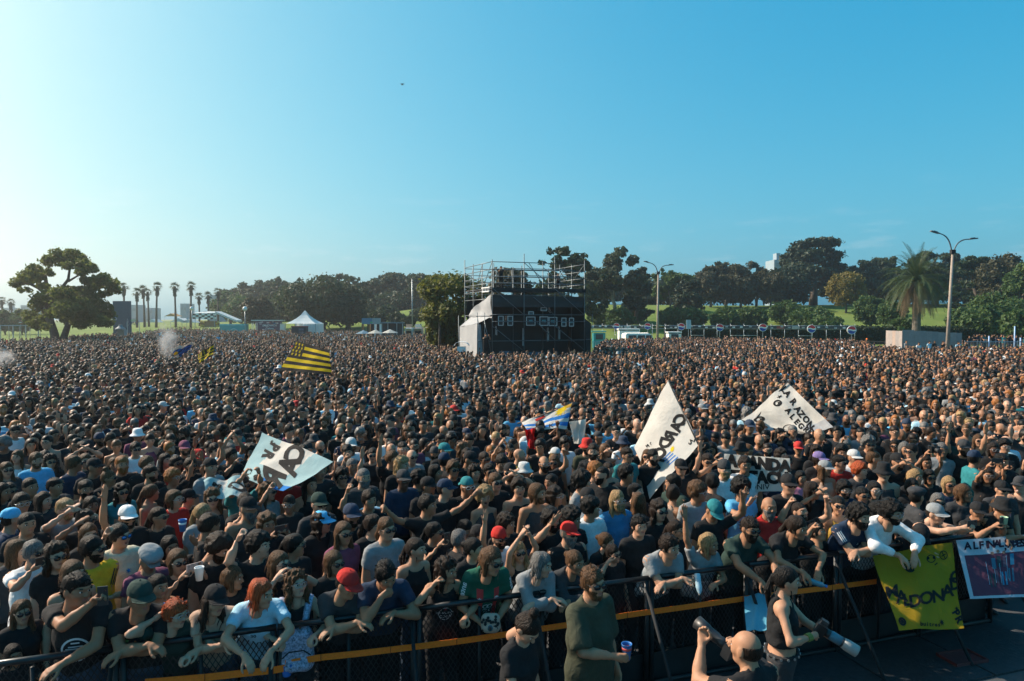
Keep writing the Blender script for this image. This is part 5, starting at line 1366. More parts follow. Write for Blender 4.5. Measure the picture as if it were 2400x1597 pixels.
# ------------------------------------------------------------------ stands and tents at the far left
def box_at(px0, px1, py0, py1, Y, depth=2.0):
	a, b = yk(px0, py1, Y), yk(px1, py0, Y)
	return a, b
def tents():
	# white pagoda tent
	Y = 90.0; p = yk(715, 748, Y); s = empty('pagoda_tent', (p.x, p.y, 0)); tag(s, 'white pagoda tent with tall pointed roof', 'tent')
	zt = yk(708, 728, Y).z; ze = 3.1; W_ = 2.4; wt = mat('tent_fabric', (.62, .68, .70), .7, var=.06, scale=1, transl=.25)
	prof = [(W_, ze), (W_ * .72, ze + .38), (W_ * .46, ze + .85), (W_ * .24, ze + 1.35), (W_ * .09, zt - .25), (.03, zt)]
	sq = [(-1, -1), (0, -1), (1, -1), (1, 0), (1, 1), (0, 1), (-1, 1), (-1, 0)]
	V = [(x * r * (1 if abs(x) + abs(y) == 2 else .94), y * r * (1 if abs(x) + abs(y) == 2 else .94), z) for r, z in prof for x, y in sq]
	mb = MB(); mb.add(V, [(i * 8 + j, i * 8 + (j + 1) % 8, (i + 1) * 8 + (j + 1) % 8, (i + 1) * 8 + j) for i in range(5) for j in range(8)]); mb.build('roof', wt, s)
	for x, y in ((-1, -1), (1, -1), (1, 1), (-1, 1)): MB().tube([(x * W_, y * W_, 0), (x * W_, y * W_, ze)], .05, 6).build('pole', M_STEEL, s)
	for k, (a, b) in enumerate([((-W_, W_), (W_, W_)), ((W_, -W_), (W_, W_)), ((.3, -W_), (W_, -W_))]):
		mb = MB(); n = 16; V = []
		for i in range(n + 1):
			t = i / n; q = Vector((a[0] + (b[0] - a[0]) * t, a[1] + (b[1] - a[1]) * t, 0)); q += Vector((0, -1, 0)) * .06 * math.sin(t * 30) if k != 1 else Vector((1, 0, 0)) * .06 * math.sin(t * 30)
			V += [q, q + Vector((0, 0, ze))]
		mb.add(V, [(2 * i, 2 * i + 2, 2 * i + 3, 2 * i + 1) for i in range(n)]); mb.build('side_curtain', wt, s)
	mb = MB().box((.55, -W_ - .03, ze + .05), (1.1, .02, .16)); V2, F2 = text_tris('ZARA', .22, .02)
	obj('lettering', mesh_np('lettering', np.stack([V2[:, 0] + .75, np.full(len(V2), -W_ - .05), V2[:, 1] + 2.5], 1), F2, [mat('ink', (.03, .03, .035), .6)], smooth=False), s)
	# dark red container stand in front of it
	Y = 86; p = yk(702, 748, Y); s = empty('container_stand', (p.x, p.y, 0)); tag(s, 'dark container stand with grid of blue panels before the pagoda tent', 'stand')
	MB().box((-.15, .6, 1.3), (2.3, 1.1, 2.6)).build('body', mat('container_dark', (.035, .03, .04), .6), s); MB().box((-.15, .6, 2.66), (2.4, 1.2, .14)).build('roof', mat('container_red', (.16, .035, .03), .6), s)
	for i in range(2):
		for j in range(4): MB().box((.02 + i * .42, .03, .75 + j * .48), (.36, .05, .32)).build('panel', mat('panel_blue', (.08, .10, .16), .5), s)
	MB().box((1.35, .3, 1.1), (.7, .8, 1.5)).build('red_side', mat('container_brick', (.30, .05, .03), .6), s)
	# pink-screened stage with trusses
	Y = 112; p = yk(628, 748, Y); s = empty('side_stage', (p.x, p.y, 0)); tag(s, 'small stage with pink lettered screen between lattice trusses', 'stage')
	w_ = 60 / FPX * Y * KY / 2
	MB().box((0, .5, 1.8), (2 * w_, .4, 3.4)).build('screen', mat('screen_plum', (.13, .06, .11), .5), s)
	g = random.Random(8)
	for i in range(26):
		MB().box((g.uniform(-w_ * .85, w_ * .85), .27, g.uniform(.8, 3.3)), (g.uniform(.2, .7), .03, g.uniform(.1, .35))).build('screen_patch', [mat('patch_pink', (.55, .38, .46), .5), mat('patch_white', (.6, .56, .6), .5), mat('patch_blue', (.07, .14, .3), .5), mat('patch_red', (.45, .08, .05), .5)][g.randrange(4)], s)
	for k, tx in enumerate(['SANDWICH', 'Cubana']):
		V2, F2 = text_tris(tx, .55, .03, .2); obj('lettering', mesh_np('lettering', np.stack([V2[:, 0] + .2, np.full(len(V2), .23), V2[:, 1] + 2.5 - .6 * k], 1), F2, [mat('patch_white', (.6, .56, .6), .5)], smooth=False), s)
	for x in (-w_ - .5, -w_ + .25, w_ + .15, w_ + .7):
		t = MB()
		for dx, dy in ((-.16, -.16), (.16, -.16), (.16, .16), (-.16, .16)): t.tube([(x + dx, dy, 0), (x + dx, dy, 3.1)], .03, 5)
		for i in range(9): t.tube([(x - .16 * (-1) ** i, -.16, i * .34), (x + .16 * (-1) ** i, -.16, i * .34 + .34)], .02, 4)
		t.build('truss', mat('truss_alu', (.55, .57, .58), .4, .5), s)
	MB().box((0, .1, 3.55), (2 * w_ + 1.6, .3, .22)).build('top_truss', mat('truss_alu', (.55, .57, .58), .4, .5), s)
	MB().box((w_ + .35, -.2, 1.5), (.9, .05, 2.6)).build('pale_banner', M_WHITE, s)
	# teal booth with arch
	Y = 108; p = yk(546, 748, Y); s = empty('teal_booth', (p.x, p.y, 0)); tag(s, 'teal booth front with a pale arch', 'booth')
	w_ = 62 / FPX * Y * KY; zt = yk(546, 760, Y).z
	MB().box((0, .6, zt / 2), (w_, 1.2, zt)).build('front', mat('booth_teal', (.02, .30, .32), .5), s)
	MB().tube([(.15 + math.cos(a) * .85, -.02, .95 + math.sin(a) * .95) for a in [math.pi * i / 14 for i in range(15)]], .07, 6).build('arch', mat('arch_pale', (.35, .62, .62), .5), s)
	MB().box((0, -.02, zt - .14), (w_, .04, .28)).build('fascia', mat('booth_teal_light', (.07, .42, .46), .5), s)
	V2, F2 = text_tris('MEMORIAL', .2, .02); obj('lettering', mesh_np('lettering', np.stack([V2[:, 0], np.full(len(V2), -.045), V2[:, 1] + zt - .14], 1), F2, [M_WHITE], smooth=False), s)
	# checkered tent
	Y = 140; p = yk(480, 748, Y); s = empty('checkered_tent', (p.x, p.y, 0)); tag(s, 'tent with black and white checkered valance and sloping white roof', 'tent')
	x0, x1 = yk(452, 748, Y).x - p.x, yk(507, 748, Y).x - p.x; z0, z1 = yk(480, 748, Y).z, yk(480, 735.5, Y).z
	n = 8; sq = [MB().box((0, 0, 0), ((x1 - x0) / n, .06, (z1 - z0) / 3)).mesh('check', m) for m in (M_MATTBLACK, M_WHITE)]
	for i in range(n):
		for j in range(3): obj('check', sq[(i + j) % 2], s, (x0 + (i + .5) * (x1 - x0) / n, 0, z0 + (j + .5) * (z1 - z0) / 3 + .12 * math.sin(i * .9)))
	e_ = yk(553, 755, Y) - Vector((p.x, p.y, 0)); MB().slab([(x1 - .4, .2, z1 + .15), (e_.x, .2, e_.z), (e_.x, 4, e_.z), (x1 - .4, 4, z1 + .15)], (0, 0, .45)).build('sloping_roof', wt, s)
	MB().slab([(x0, .1, z1), (x1, .1, z1 + .15), (x1 - 1, 3, z1 + .5), (x0 + 1, 3, z1 + .5)], (0, 0, .1)).build('roof', wt, s)
	MB().box(((x0 + x1) / 2 + .6, 1.5, 1.7), ((x1 - x0) * .8, .2, 3.2)).build('brown_front', mat('stall_brown', (.30, .16, .06), .7), s)
	for x in (x0 + .6, x1 - .5, x1 + .8): MB().tube([(x, 0, 0), (x, 0, z1)], .07, 6).build('pole', M_STEEL, s)
	g = random.Random(4)
	for cx in (x0 + 1.9, x1 - .3):
		for i in range(9):
			V, F = uvsphere((cx + g.uniform(-.45, .45), 1.2, 2.0 + g.uniform(-.3, 1.3)), .24, 8, 6); obj('balloon', mesh_np('balloon', V, F, [mat('balloon_yellow', (.62, .42, .03), .4)]), s)
	# low white tents, far
	for i, (px, py, wpx, Y, c, lab) in enumerate([(418, 746, 40, 150, wt, 'low white ridge tent left of the checkered tent'), (440, 748, 30, 150, wt, 'smaller white ridge tent touching the checkered tent'), (400, 735, 30, 190, mat('tent_orange', (.45, .22, .05), .7), 'far orange tent behind the lone fan palm'), (355, 748, 26, 160, wt, 'white low tent among the palm trunks')]):
		p = yk(px, 748, Y); z = gz(p); s = empty('ridge_tent', (p.x, p.y, z)); tag(s, lab, 'tent'); w_ = wpx / FPX * Y * KY / 2; zt = yk(px, py, Y).z - z
		MB().slab([(-w_, 0, zt - 1), (0, 0, zt), (w_, 0, zt - 1)], (0, 4, 0)).build('roof', c, s)
		for x in (-w_ + .1, w_ - .1): MB().tube([(x, .1, 0), (x, .1, zt - .9)], .05, 5).build('pole', M_STEEL, s)
	# dark tall panel and letter sign
	Y = 84; p = yk(284, 748, Y); s = empty('dark_billboard', (p.x, p.y, 0)); tag(s, 'tall dark blue-grey panel with pale line emblem beside the spreading tree', 'billboard')
	w_ = 40 / FPX * Y * KY; zt = yk(284, 706, Y).z
	MB().box((0, .3, zt / 2), (w_, .4, zt)).build('panel', mat('billboard', (.055, .075, .11), .6), s)
	pale = mat('line_pale', (.30, .33, .38), .5)
	V2, F2 = text_tris('S', 1.1, .0); obj('emblem', mesh_np('emblem', np.stack([V2[:, 0] - w_ * .34, np.full(len(V2), .085), V2[:, 1] + 4.0], 1), F2, [pale], smooth=False), s)
	MB().tube([(w_ * .28, .09, 2.7), (w_ * .34, .09, 3.9), (w_ * .46, .09, 3.1), (w_ * .30, .09, 2.6)], .035, 5).build('emblem', pale, s)
	p = yk(312, 748, 82); s = empty('letter_sign', (p.x, p.y, 0)); tag(s, 'dark italic letter sign with green line above on two posts', 'sign')
	V2, F2 = text_tris('TOPLINE', .62, .03, .35); V2 = V2 * np.array([.62, 1])
	obj('lettering', mesh_np('lettering', np.stack([V2[:, 0], np.zeros(len(V2)), V2[:, 1] + 3.2], 1), F2, [mat('sign_navy', (.03, .045, .12), .5)], smooth=False), s)
	V2, F2 = text_tris('DECK', .4, .02, .3); obj('lettering', mesh_np('lettering', np.stack([V2[:, 0] * .8, np.zeros(len(V2)), V2[:, 1] + 3.62], 1), F2, [mat('sign_green', (.10, .40, .14), .5)], smooth=False), s)
	for x in (-.9, .9): MB().tube([(x, .05, 0), (x, .05, 3.5)], .04, 6).build('post', M_STEEL, s)
	p = yk(282, 748, 74); s = empty('kiosk', (p.x, p.y, 0)); tag(s, 'small grey kiosk with domed cap right of the spreading tree', 'kiosk')
	MB().box((0, .4, 1.2), (.9, .8, 2.4)).build('body', mat('kiosk_grey', (.22, .25, .27), .7), s); MB().lathe([(.62, 2.4), (.62, 2.55), (.25, 2.85), (.22, 3.1)], 12).build('cap', mat('kiosk_grey', (.22, .25, .27), .7), s)
	# stands in the middle distance
	Y = 80; p = yk(870, 748, Y); s = empty('screen_booth', (p.x, p.y, 0)); tag(s, 'booth with wide blue and grey sign panel left of the dark booth', 'booth')
	w_ = 44 / FPX * Y * KY; za, zb = yk(870, 746, Y).z, yk(870, 760, Y).z
	MB().box((-w_ * .22, 0, (za + zb) / 2), (w_ * .55, .2, za - zb)).build('sign_panel', mat('panel_sky', (.10, .20, .30), .5), s); MB().box((w_ * .28, 0, (za + zb) / 2), (w_ * .44, .2, za - zb)).build('sign_panel', mat('panel_grey2', (.30, .33, .34), .5), s)
	MB().box((w_ * .02, -.11, zb + .25), (.3, .03, .2)).build('green_mark', mat('sign_green', (.10, .40, .14), .5), s)
	for x in (-.48, -.1, .2, .48): MB().box((x * w_, .3, zb / 2), (.22, .6, zb)).build('pillar', [mat('booth_wood', (.28, .15, .06), .7), M_WHITE][x > .1], s)
	MB().box((w_ * .1, 1.2, zb / 2), (w_ * .8, .2, zb)).build('back_wall', M_MATTBLACK, s)
	p = yk(919, 748, 76); s = empty('dark_booth', (p.x, p.y, 0)); tag(s, 'long dark open booth with white posts in the far crowd', 'booth'); w_ = 50 / FPX * 76 * KY; zt = yk(919, 757, 76).z
	MB().box((0, .8, zt / 2), (w_, .2, zt)).build('back_wall', mat('booth_dark', (.03, .035, .045), .7), s); MB().box((0, .4, zt), (w_ + .2, 1.2, .16)).build('roof', mat('booth_blue', (.10, .16, .2), .6), s)
	for x in (-.49, -.2, .22, .49): MB().box((x * w_, 0, zt / 2), (.08, .08, zt)).build('post', M_STEEL, s)
	for i, (px, wd, c, lab) in enumerate([(958, 16, (.5, .52, .5), 'white food truck right of the dark booth'), (980, 18, (.48, .36, .30), 'food truck with brownish sign on its roof'), (1005, 18, (.45, .38, .34), 'food truck with an open awning'), (1022, 14, (.55, .56, .56), 'white food truck beside the small tree')]):
		Y = 84 + i; p = yk(px, 748, Y); s = empty('food_truck', (p.x, p.y, 0)); tag(s, lab, 'food truck', 'food trucks'); w_ = wd / FPX * Y * KY * 1.1
		MB().box((0, .8, 1.45), (w_, 1.6, 2.1)).build('body', mat('truck_%d' % i, c, .6), s); MB().box((0, -.02, 1.65), (w_ * .7, .04, .7)).build('hatch', M_MATTBLACK, s)
		MB().slab([(-w_ * .4, -.02, 2.1), (w_ * .4, -.02, 2.1), (w_ * .4, -.9, 2.35), (-w_ * .4, -.9, 2.35)], (0, 0, .04)).build('awning', M_WHITE, s); MB().box((0, .2, 2.8), (w_ * .8, .08, .5)).build('roof_sign', mat('truck_sign_%d' % (i % 2), [(.5, .3, .2), (.5, .5, .45)][i % 2], .6), s)
		for x in (-w_ * .3, w_ * .3): MB().lathe([(.35, -.1), (.35, .1)], 14, (x, .05, .35), Matrix.Rotation(math.pi / 2, 3, 'X')).build('wheel', M_MATTBLACK, s)
	for px, py, Y, c, lab in [(880, 773, 62, (.30, .30, .27), 'pale market umbrella before the screen booth'), (914, 772, 62, (.33, .33, .30), 'pale market umbrella before the dark booth'), (852, 774, 64, (.08, .16, .22), 'blue market umbrella left of the pale ones')]:
		p = yk(px, 748, Y); s = empty('market_umbrella', (p.x, p.y, 0)); tag(s, lab, 'umbrella', 'market umbrellas'); zt = yk(px, py, Y).z
		mb = MB(); V = [(0, 0, zt)] + [(math.cos(i * math.pi / 4) * .95, math.sin(i * math.pi / 4) * .95, zt - .42) for i in range(8)]; mb.add(V, [(0, 1 + i, 1 + (i + 1) % 8) for i in range(8)]); mb.build('canopy', mat('umb_' + lab[:4] + str(px), c, .7), s)
		MB().tube([(0, 0, 0), (0, 0, zt)], .025, 6).build('pole', M_STEEL, s)
tents()
# ------------------------------------------------------------------ drone in the sky
p = yk(943, 198, 60); s = empty('drone', p); tag(s, 'small dark quadcopter drone hovering in the clear sky', 'drone')
MB().box((0, 0, 0), (.16, .24, .09)).box((0, -.1, -.07), (.07, .07, .06)).build('body', M_BLACK, s)
for x, y in ((-1, -1), (1, -1), (1, 1), (-1, 1)):
	a = MB().tube([(0, 0, .02), (x * .2, y * .15, .06)], .014, 6).build('arm', M_BLACK, s)
	MB().box((x * .2, y * .15, .085), (.22, .018, .006), Matrix.Rotation(.5 * x + y, 3, 'Z')).build('rotor', M_BLACK, s)
	MB().tube([(x * .08, y * .08, -.02), (x * .1, y * .1, -.13)], .008, 5).build('landing_leg', M_BLACK, s)
# ------------------------------------------------------------------ flags and banners: waving cloth with lettering that follows it
def cloth_mat(name, c, transl=.38):
	m, t, b = new_mat(name)
	nz, tc = noise_color(t, b, c, .10, 3, 5)
	n2 = t.nodes.new('ShaderNodeTexNoise'); n2.inputs['Scale'].default_value = 7; n2.inputs['Distortion'].default_value = 1.2
	t.links.new(tc.outputs['Object'], n2.inputs['Vector']); bump(t, b, n2.outputs[0], .4, .03)
	b.inputs['Roughness'].default_value = .85; b.inputs['Specular IOR Level'].default_value = .15
	tr = t.nodes.new('ShaderNodeBsdfTranslucent'); mx = t.nodes.new('ShaderNodeMixShader'); mx.inputs[0].default_value = transl
	bc = b.inputs['Base Color'].links[0].from_socket; t.links.new(bc, tr.inputs[0])
	t.links.new(b.outputs[0], mx.inputs[1]); t.links.new(tr.outputs[0], mx.inputs[2]); t.links.new(mx.outputs[0], t.nodes['Material Output'].inputs[0])
	return m
FW, FB, FY, FK, FT, FG = cloth_mat('cloth_white', (.62, .60, .56)), cloth_mat('cloth_blue', (.03, .20, .55)), cloth_mat('cloth_yellow', (.68, .50, .02)), cloth_mat('cloth_black', (.014, .014, .015), .1), cloth_mat('cloth_teal', (.34, .50, .53)), cloth_mat('cloth_ochre', (.55, .33, .06))
class Cloth:
	"""sheet over four corners (s to the second corner, t to the fourth) with folds; front side towards the camera"""
	def __init__(s, quad, amp=.06, seed=0, fs=9, ft=5, sag=0.0):
		s.q = [Vector(v) for v in quad]; a, b, c, d = s.q
		n = (b - a).cross(d - a) + (d - c).cross(b - c); n.normalize()
		if n.dot(Vector((0, 0, CAM_Z)) - a) < 0: n = -n
		s.n = n; s.amp = amp; s.sag = sag; g = random.Random(seed); s.ph = [g.random() * 6.28 for _ in range(6)]; s.fs, s.ft = fs, ft
		s.W = ((b - a).length + (c - d).length) / 2; s.H = ((d - a).length + (c - b).length) / 2
	def P(s, u, v, off=0.0):
		a, b, c, d = s.q; p = a.lerp(b, u).lerp(d.lerp(c, u), v); k = s.ph
		w_ = math.sin(u * s.fs + v * s.ft * .5 + k[0]) * .5 + math.sin(v * s.ft - u * 3 + k[1]) * .3 + math.sin(u * s.fs * 2.3 + v * 4 + k[2]) * .14 + math.sin((u + v) * 21 + k[3]) * .05
		return p + s.n * (s.amp * w_ + off) + Vector((0, 0, -s.sag * 4 * u * (1 - u)))
	def sheet(s, name, parent, mats, pick=None, nx=40, ny=28, outline=None):
		V = [s.P(i / nx, j / ny, o) for o in (.0015, -.0015) for i in range(nx + 1) for j in range(ny + 1)]
		n = (nx + 1) * (ny + 1); F, M = [], []
		for k in (0, 1):
			for i in range(nx):
				for j in range(ny):
					q = (k * n + i * (ny + 1) + j, k * n + (i + 1) * (ny + 1) + j, k * n + (i + 1) * (ny + 1) + j + 1, k * n + i * (ny + 1) + j + 1)
					F.append(q[::-1] if k else q); M.append(pick((i + .5) / nx, (j + .5) / ny) if pick else 0)
		me = mesh_np(name, np.array([tuple(v) for v in V]) - np.array(parent.location), np.array(F), mats, M)
		return obj(name, me, parent)
	def flat(s, name, parent, V2, F, m, u0, v0, rot=0.0, mirror=False, sc=1.0, both=True):
		"""2-D shape V2 (metres) laid on the cloth around (u0, v0); rot turns it, mirror flips it"""
		cr, sr = math.cos(rot), math.sin(rot); out = []; Fs = []
		for off in ((.007, -.007) if both else (.007,)):
			for x, y in V2 * sc:
				if mirror: x = -x
				X = x * cr - y * sr; Yv = x * sr + y * cr
				out.append(s.P(min(max(u0 + X / s.W, 0), 1), min(max(v0 - Yv / s.H, 0), 1), off))
		k = len(V2); F = np.asarray(F); Fs = [F, F + k] if both else [F]
		return obj(name, mesh_np(name, np.array([tuple(v) for v in out]) - np.array(parent.location), Fs, [m]), parent)
	def text(s, parent, txt, size, u0, v0, rot=0.0, mirror=False, m=None, shear=0.0, bold=.03, name='lettering', wide=1.0):
		V2, F = text_tris(txt, size, bold, shear); return s.flat(name, parent, V2 * np.array([wide, 1]), F, m or FK, u0, v0, rot, mirror)
def star2d(r, n=5, k=.42):
	V = [(r * (1 if i % 2 == 0 else k) * math.sin(math.pi * i / n), r * (1 if i % 2 == 0 else k) * math.cos(math.pi * i / n)) for i in range(2 * n)] + [(0, 0)]
	return np.array(V), np.array([(i, (i + 1) % (2 * n), 2 * n) for i in range(2 * n)])
def disc2d(r, n=14, hole=0.0, sx=1.0):
	V = [(r * math.cos(6.2832 * i / n) * sx, r * math.sin(6.2832 * i / n)) for i in range(n)] + [(hole * r * math.cos(6.2832 * i / n) * sx, hole * r * math.sin(6.2832 * i / n)) for i in range(n)]
	return np.array(V), np.array([(i, (i + 1) % n, n + (i + 1) % n, n + i) for i in range(n)])
def rect2d(w_, h): return np.array([(-w_ / 2, -h / 2), (w_ / 2, -h / 2), (w_ / 2, h / 2), (-w_ / 2, h / 2)]), np.array([(0, 1, 2, 3)])
POLE = mat('flag_pole', (.05, .045, .04), .6)
def pole(parent, a, b, r=.012): MB().tube([Vector(a) - parent.location, Vector(b) - parent.location], r, 8).build('pole', POLE, parent, True)
def flag_root(name, label, loc, cat): r = empty(name, loc); tag(r, label, cat); return r
# 1 yellow and black striped flag
Y = 20.5; q = [yk(695, 799, Y + .5), yk(773, 822, Y - .5), yk(776, 879, Y - .6), yk(656, 868, Y + .4)]
r = flag_root('striped_flag', 'large yellow and black striped flag with stars waving over the crowd', q[3], 'flag'); c = Cloth(q, .05, 3, 7, 4)
def pk(u, v):
	if u < .30 and v < .52: return 1
	return 1 if int(v * 9) % 2 == 0 else 0
c.sheet('cloth', r, [FY, FK], pk, 60, 45)
for i in range(3):
	for j in range(4): c.flat('star', r, *star2d(.07), FY, .05 + i * .085 + .02 * (j % 2), .08 + j * .115)
pole(r, q[0] + Vector((.02, 0, .03)), yk(645, 890, Y + .4), .014)
# 2 small yellow and black flag
Y = 27; q = [yk(459, 831, Y + .4), yk(503, 806, Y - .3), yk(496, 834, Y - .3), yk(470, 855, Y + .2)]
r = flag_root('striped_flag', 'small folded yellow and black starred flag left of the large striped one', q[3], 'flag'); c = Cloth(q, .08, 5, 11, 5)
c.sheet('cloth', r, [FY, FK], lambda u, v: (1 if int(v * 7) % 2 == 0 else 0) if (u > .55 or v > .5) else 1, 40, 30)
for i in range(4):
	for j in range(3): c.flat('star', r, *star2d(.065), FY, .06 + i * .12, .1 + j * .16)
pole(r, yk(506, 800, Y), yk(494, 850, Y), .014)
# 3 blue and white flag in the smoke
Y = 28; q = [yk(401, 818, Y), yk(457, 803, Y), yk(440, 822, Y + .4), yk(416, 842, Y + .3)]
r = flag_root('blue_flag', 'blue and white flag with yellow sun patch beside the smoke', q[3], 'flag'); c = Cloth(q, .09, 8, 12, 5)
c.sheet('cloth', r, [FB, FW, FY, cloth_mat('cloth_navy', (.02, .06, .16))], lambda u, v: 2 if (u - .08) ** 2 + (v - .5) ** 2 < .02 else (1 if v < .22 or (u < .2 and v > .7) else (3 if int((u + v) * 7) % 2 else 0)), 40, 26)
pole(r, yk(394, 823, Y), yk(424, 850, Y), .014)
# 4 pale flag with CAR lettering, lower left
Y = 7.6; q = [yk(613, 1013, 8.2), yk(779, 1081, 7.2), yk(668, 1156, 7.0), yk(561, 1120, 7.8)]
r = flag_root('pale_flag', 'pale blue-white flag with large black letters dipping from a thin pole', q[0], 'flag'); c = Cloth(q, .05, 12, 8, 6)
c.sheet('cloth', r, [FT, FW, FB], lambda u, v: 1 if (.30 < u + .1 * v < .78 and v < .62) else (2 if v > .86 and u > .45 else 0), 50, 40)
PXT = lambda: (px_text(c, r, 'CAR', [(694, 1062), (684, 1094), (646, 1122)], 62, -108, True, .05), px_text(c, r, 'PR', [(641, 1049), (629, 1066)], 32, -118, False, .06), px_text(c, r, 'ya', [(577, 1119), (599, 1122)], 26, 10, True, .05))
PX4 = (c, r)
c.flat('emblem', r, *star2d(.045, 7), FK, .18, .10); c.flat('emblem', r, *disc2d(.03, 12, .7), FK, .23, .13)
q2 = [yk(477, 1124, 7.0), yk(563, 1116, 7.3), yk(590, 1170, 6.8), yk(482, 1160, 6.85)]; c2 = Cloth(q2, .06, 15, 9, 5); c2.sheet('tail', r, [FT, FW], lambda u, v: int(u * 3 + v) % 2, 30, 20); c2.text(r, 'M', .16, .3, .45, rot=-.3, mirror=True, bold=.05); c2.flat('emblem', r, *disc2d(.13, 16, .6), FK, .78, .55)
FLAG4_HAND = (902, 1148)
# 5 blue and white striped flag with sun
Y = 11.5; q = [yk(1222, 990, Y), yk(1341, 949, Y), yk(1327, 1004, Y - .3), yk(1238, 1014, Y - .4)]
r = flag_root('sun_flag', 'white flag with blue stripes and a golden sun stretched between hands', q[3], 'flag'); c = Cloth(q, .05, 21, 7, 5)
c.sheet('cloth', r, [FW, FB, FG], lambda u, v: 2 if (u > .72 and v < .16) else (1 if .34 < v - .04 * math.sin(u * 9) < .52 or .70 < v < .86 else 0), 50, 36)
c.flat('sun', r, *star2d(.14, 10, .55), FY, .80, .16); c.text(r, '2 K', 0.200, .52, .82, bold=.0); c.flat('red_patch', r, *rect2d(.2, .07), cloth_mat('cloth_red', (.5, .05, .04)), .36, .12, .35)
pole(r, q[0] + (q[0] - q[1]) * .08, q[1] + (q[1] - q[0]) * .12, .014)
# 6 white CARDONA flag, seen from behind
Y = 9.2; q = [yk(1567, 895, 9.5), yk(1636, 1041, 8.7), yk(1527, 1172, 8.6), yk(1487, 1049, 9.6)]
r = flag_root('white_flag', 'tall white flag lettered CARDONA seen from its back', q[1], 'flag'); c = Cloth(q, .06, 31, 6, 5)
c.sheet('cloth', r, [FW], None, 46, 46)
A_, B_ = Vector((1596, 980)), Vector((1527, 1108))
def uv_of(c, px, py):
	best = None
	for i in range(0, 41):
		for j in range(0, 41):
			x, y = project(c.P(i / 40, j / 40)); d = (x - px) ** 2 + (y - py) ** 2
			if best is None or d < best[0]: best = (d, i / 40, j / 40)
	return best[1], best[2]
def px_text(c, r, chars, pts, size, ang, mirror, bold=.05, shear=0.0, m=None):
	"""letters one by one at photo points; ang = angle of the letters' own x axis in the picture (degrees, anticlockwise)"""
	for ch, (x, y) in zip(chars, pts):
		if ch == ' ': continue
		u, v = uv_of(c, x, y)
		# picture direction to cloth direction by a small step along the cloth
		e = .02; p0 = project(c.P(u, v)); pu = project(c.P(min(u + e, 1), v)) if u < .97 else tuple(2 * a - b for a, b in zip(p0, project(c.P(u - e, v)))); pv = project(c.P(u, min(v + e, 1))) if v < .97 else tuple(2 * a - b for a, b in zip(p0, project(c.P(u, v - e))))
		J = np.array([[pu[0] - p0[0], pv[0] - p0[0]], [pu[1] - p0[1], pv[1] - p0[1]]]) / e
		dx = np.array([math.cos(R(ang)), -math.sin(R(ang))]); dy = np.array([-dx[1], dx[0]]) if mirror else np.array([dx[1], -dx[0]])
		Ji = np.linalg.inv(J); V2, F = text_tris(ch, 1.0, bold, shear); out = []
		for off in (.007, -.007):
			for a, b in V2 * size:
				du = Ji @ (dx * a + dy * b); out.append(c.P(min(max(u + du[0], 0), 1), min(max(v + du[1], 0), 1), off))
		obj('letter', mesh_np('letter', np.array([tuple(o) for o in out]) - np.array(r.location), [F, F + len(V2)], [m or FK]), r)
_s = (c, r); c, r = PX4; PXT(); c, r = _s
px_text(c, r, 'CARDONA', [(1597, 979), (1588, 1000), (1576, 1021), (1563, 1038), (1548, 1060), (1540, 1085), (1526, 1106)], 36, -118, True, .05, .25)
px_text(c, r, '21', [(1620, 1037), (1628, 1030)], 16, -20, True, .04); px_text(c, r, 'MIL', [(1517, 1046), (1522, 1043), (1527, 1040)], 9, 35, True, .03)
u, v = uv_of(c, 1576, 1055); c.flat('sun', r, *star2d(.056, 9, .6), FY, u, v)
for i in range(4):
	u, v = uv_of(c, 1564 + i * 5, 1070 + i * 3); c.flat('stripe', r, *rect2d(.022, .21), FB, u, v, -.1)
pole(r, q[0] + (q[0] - q[1]) * .02, q[1] + (q[1] - q[0]) * .16, .013)
# 7 white flag LA RAZON ALEGRE
q = [yk(1741, 986, 11.8), yk(1844, 896, 11.5), yk(1954, 1002, 10.7), yk(1880, 1018, 11.0)]
r = flag_root('white_flag', 'white flag lettered LA RAZON ALEGRE flying from a slanted pole', q[0], 'flag'); c = Cloth(q, .07, 41, 8, 7)
c.sheet('cloth', r, [FW, cloth_mat('cloth_grey', (.45, .46, .48))], lambda u, v: 1 if v > .83 and u > .3 else 0, 50, 46)
px_text(c, r, 'LA RAZON', [(1838, 911), (1844, 925), (0, 0), (1860, 943), (1869, 959), (1879, 972), (1888, 986), (1898, 999)], 20, -52, False, .05)
px_text(c, r, 'ALEGRE', [(1847, 965), (1857, 978), (1867, 989), (1878, 1000), (1889, 1008), (1899, 1014)], 18, -50, False, .05)
for x, y, rr in [(1779, 984, .10), (1822, 946, .09)]:
	u, v = uv_of(c, x, y); c.flat('emblem', r, *disc2d(rr, 16, .55, .8), FK, u, v); c.flat('emblem', r, *star2d(rr * .6, 4), FK, u + .02, v + .02)
u, v = uv_of(c, 1827, 932); c.flat('emblem', r, *star2d(.05, 5), FK, u, v)
u, v = uv_of(c, 1850, 1003); c.flat('emblem', r, *disc2d(.12, 20, .85), FK, u, v)
pole(r, q[1] + (q[1] - q[0]) * .03, yk(1712, 1050, 11.8), .013)
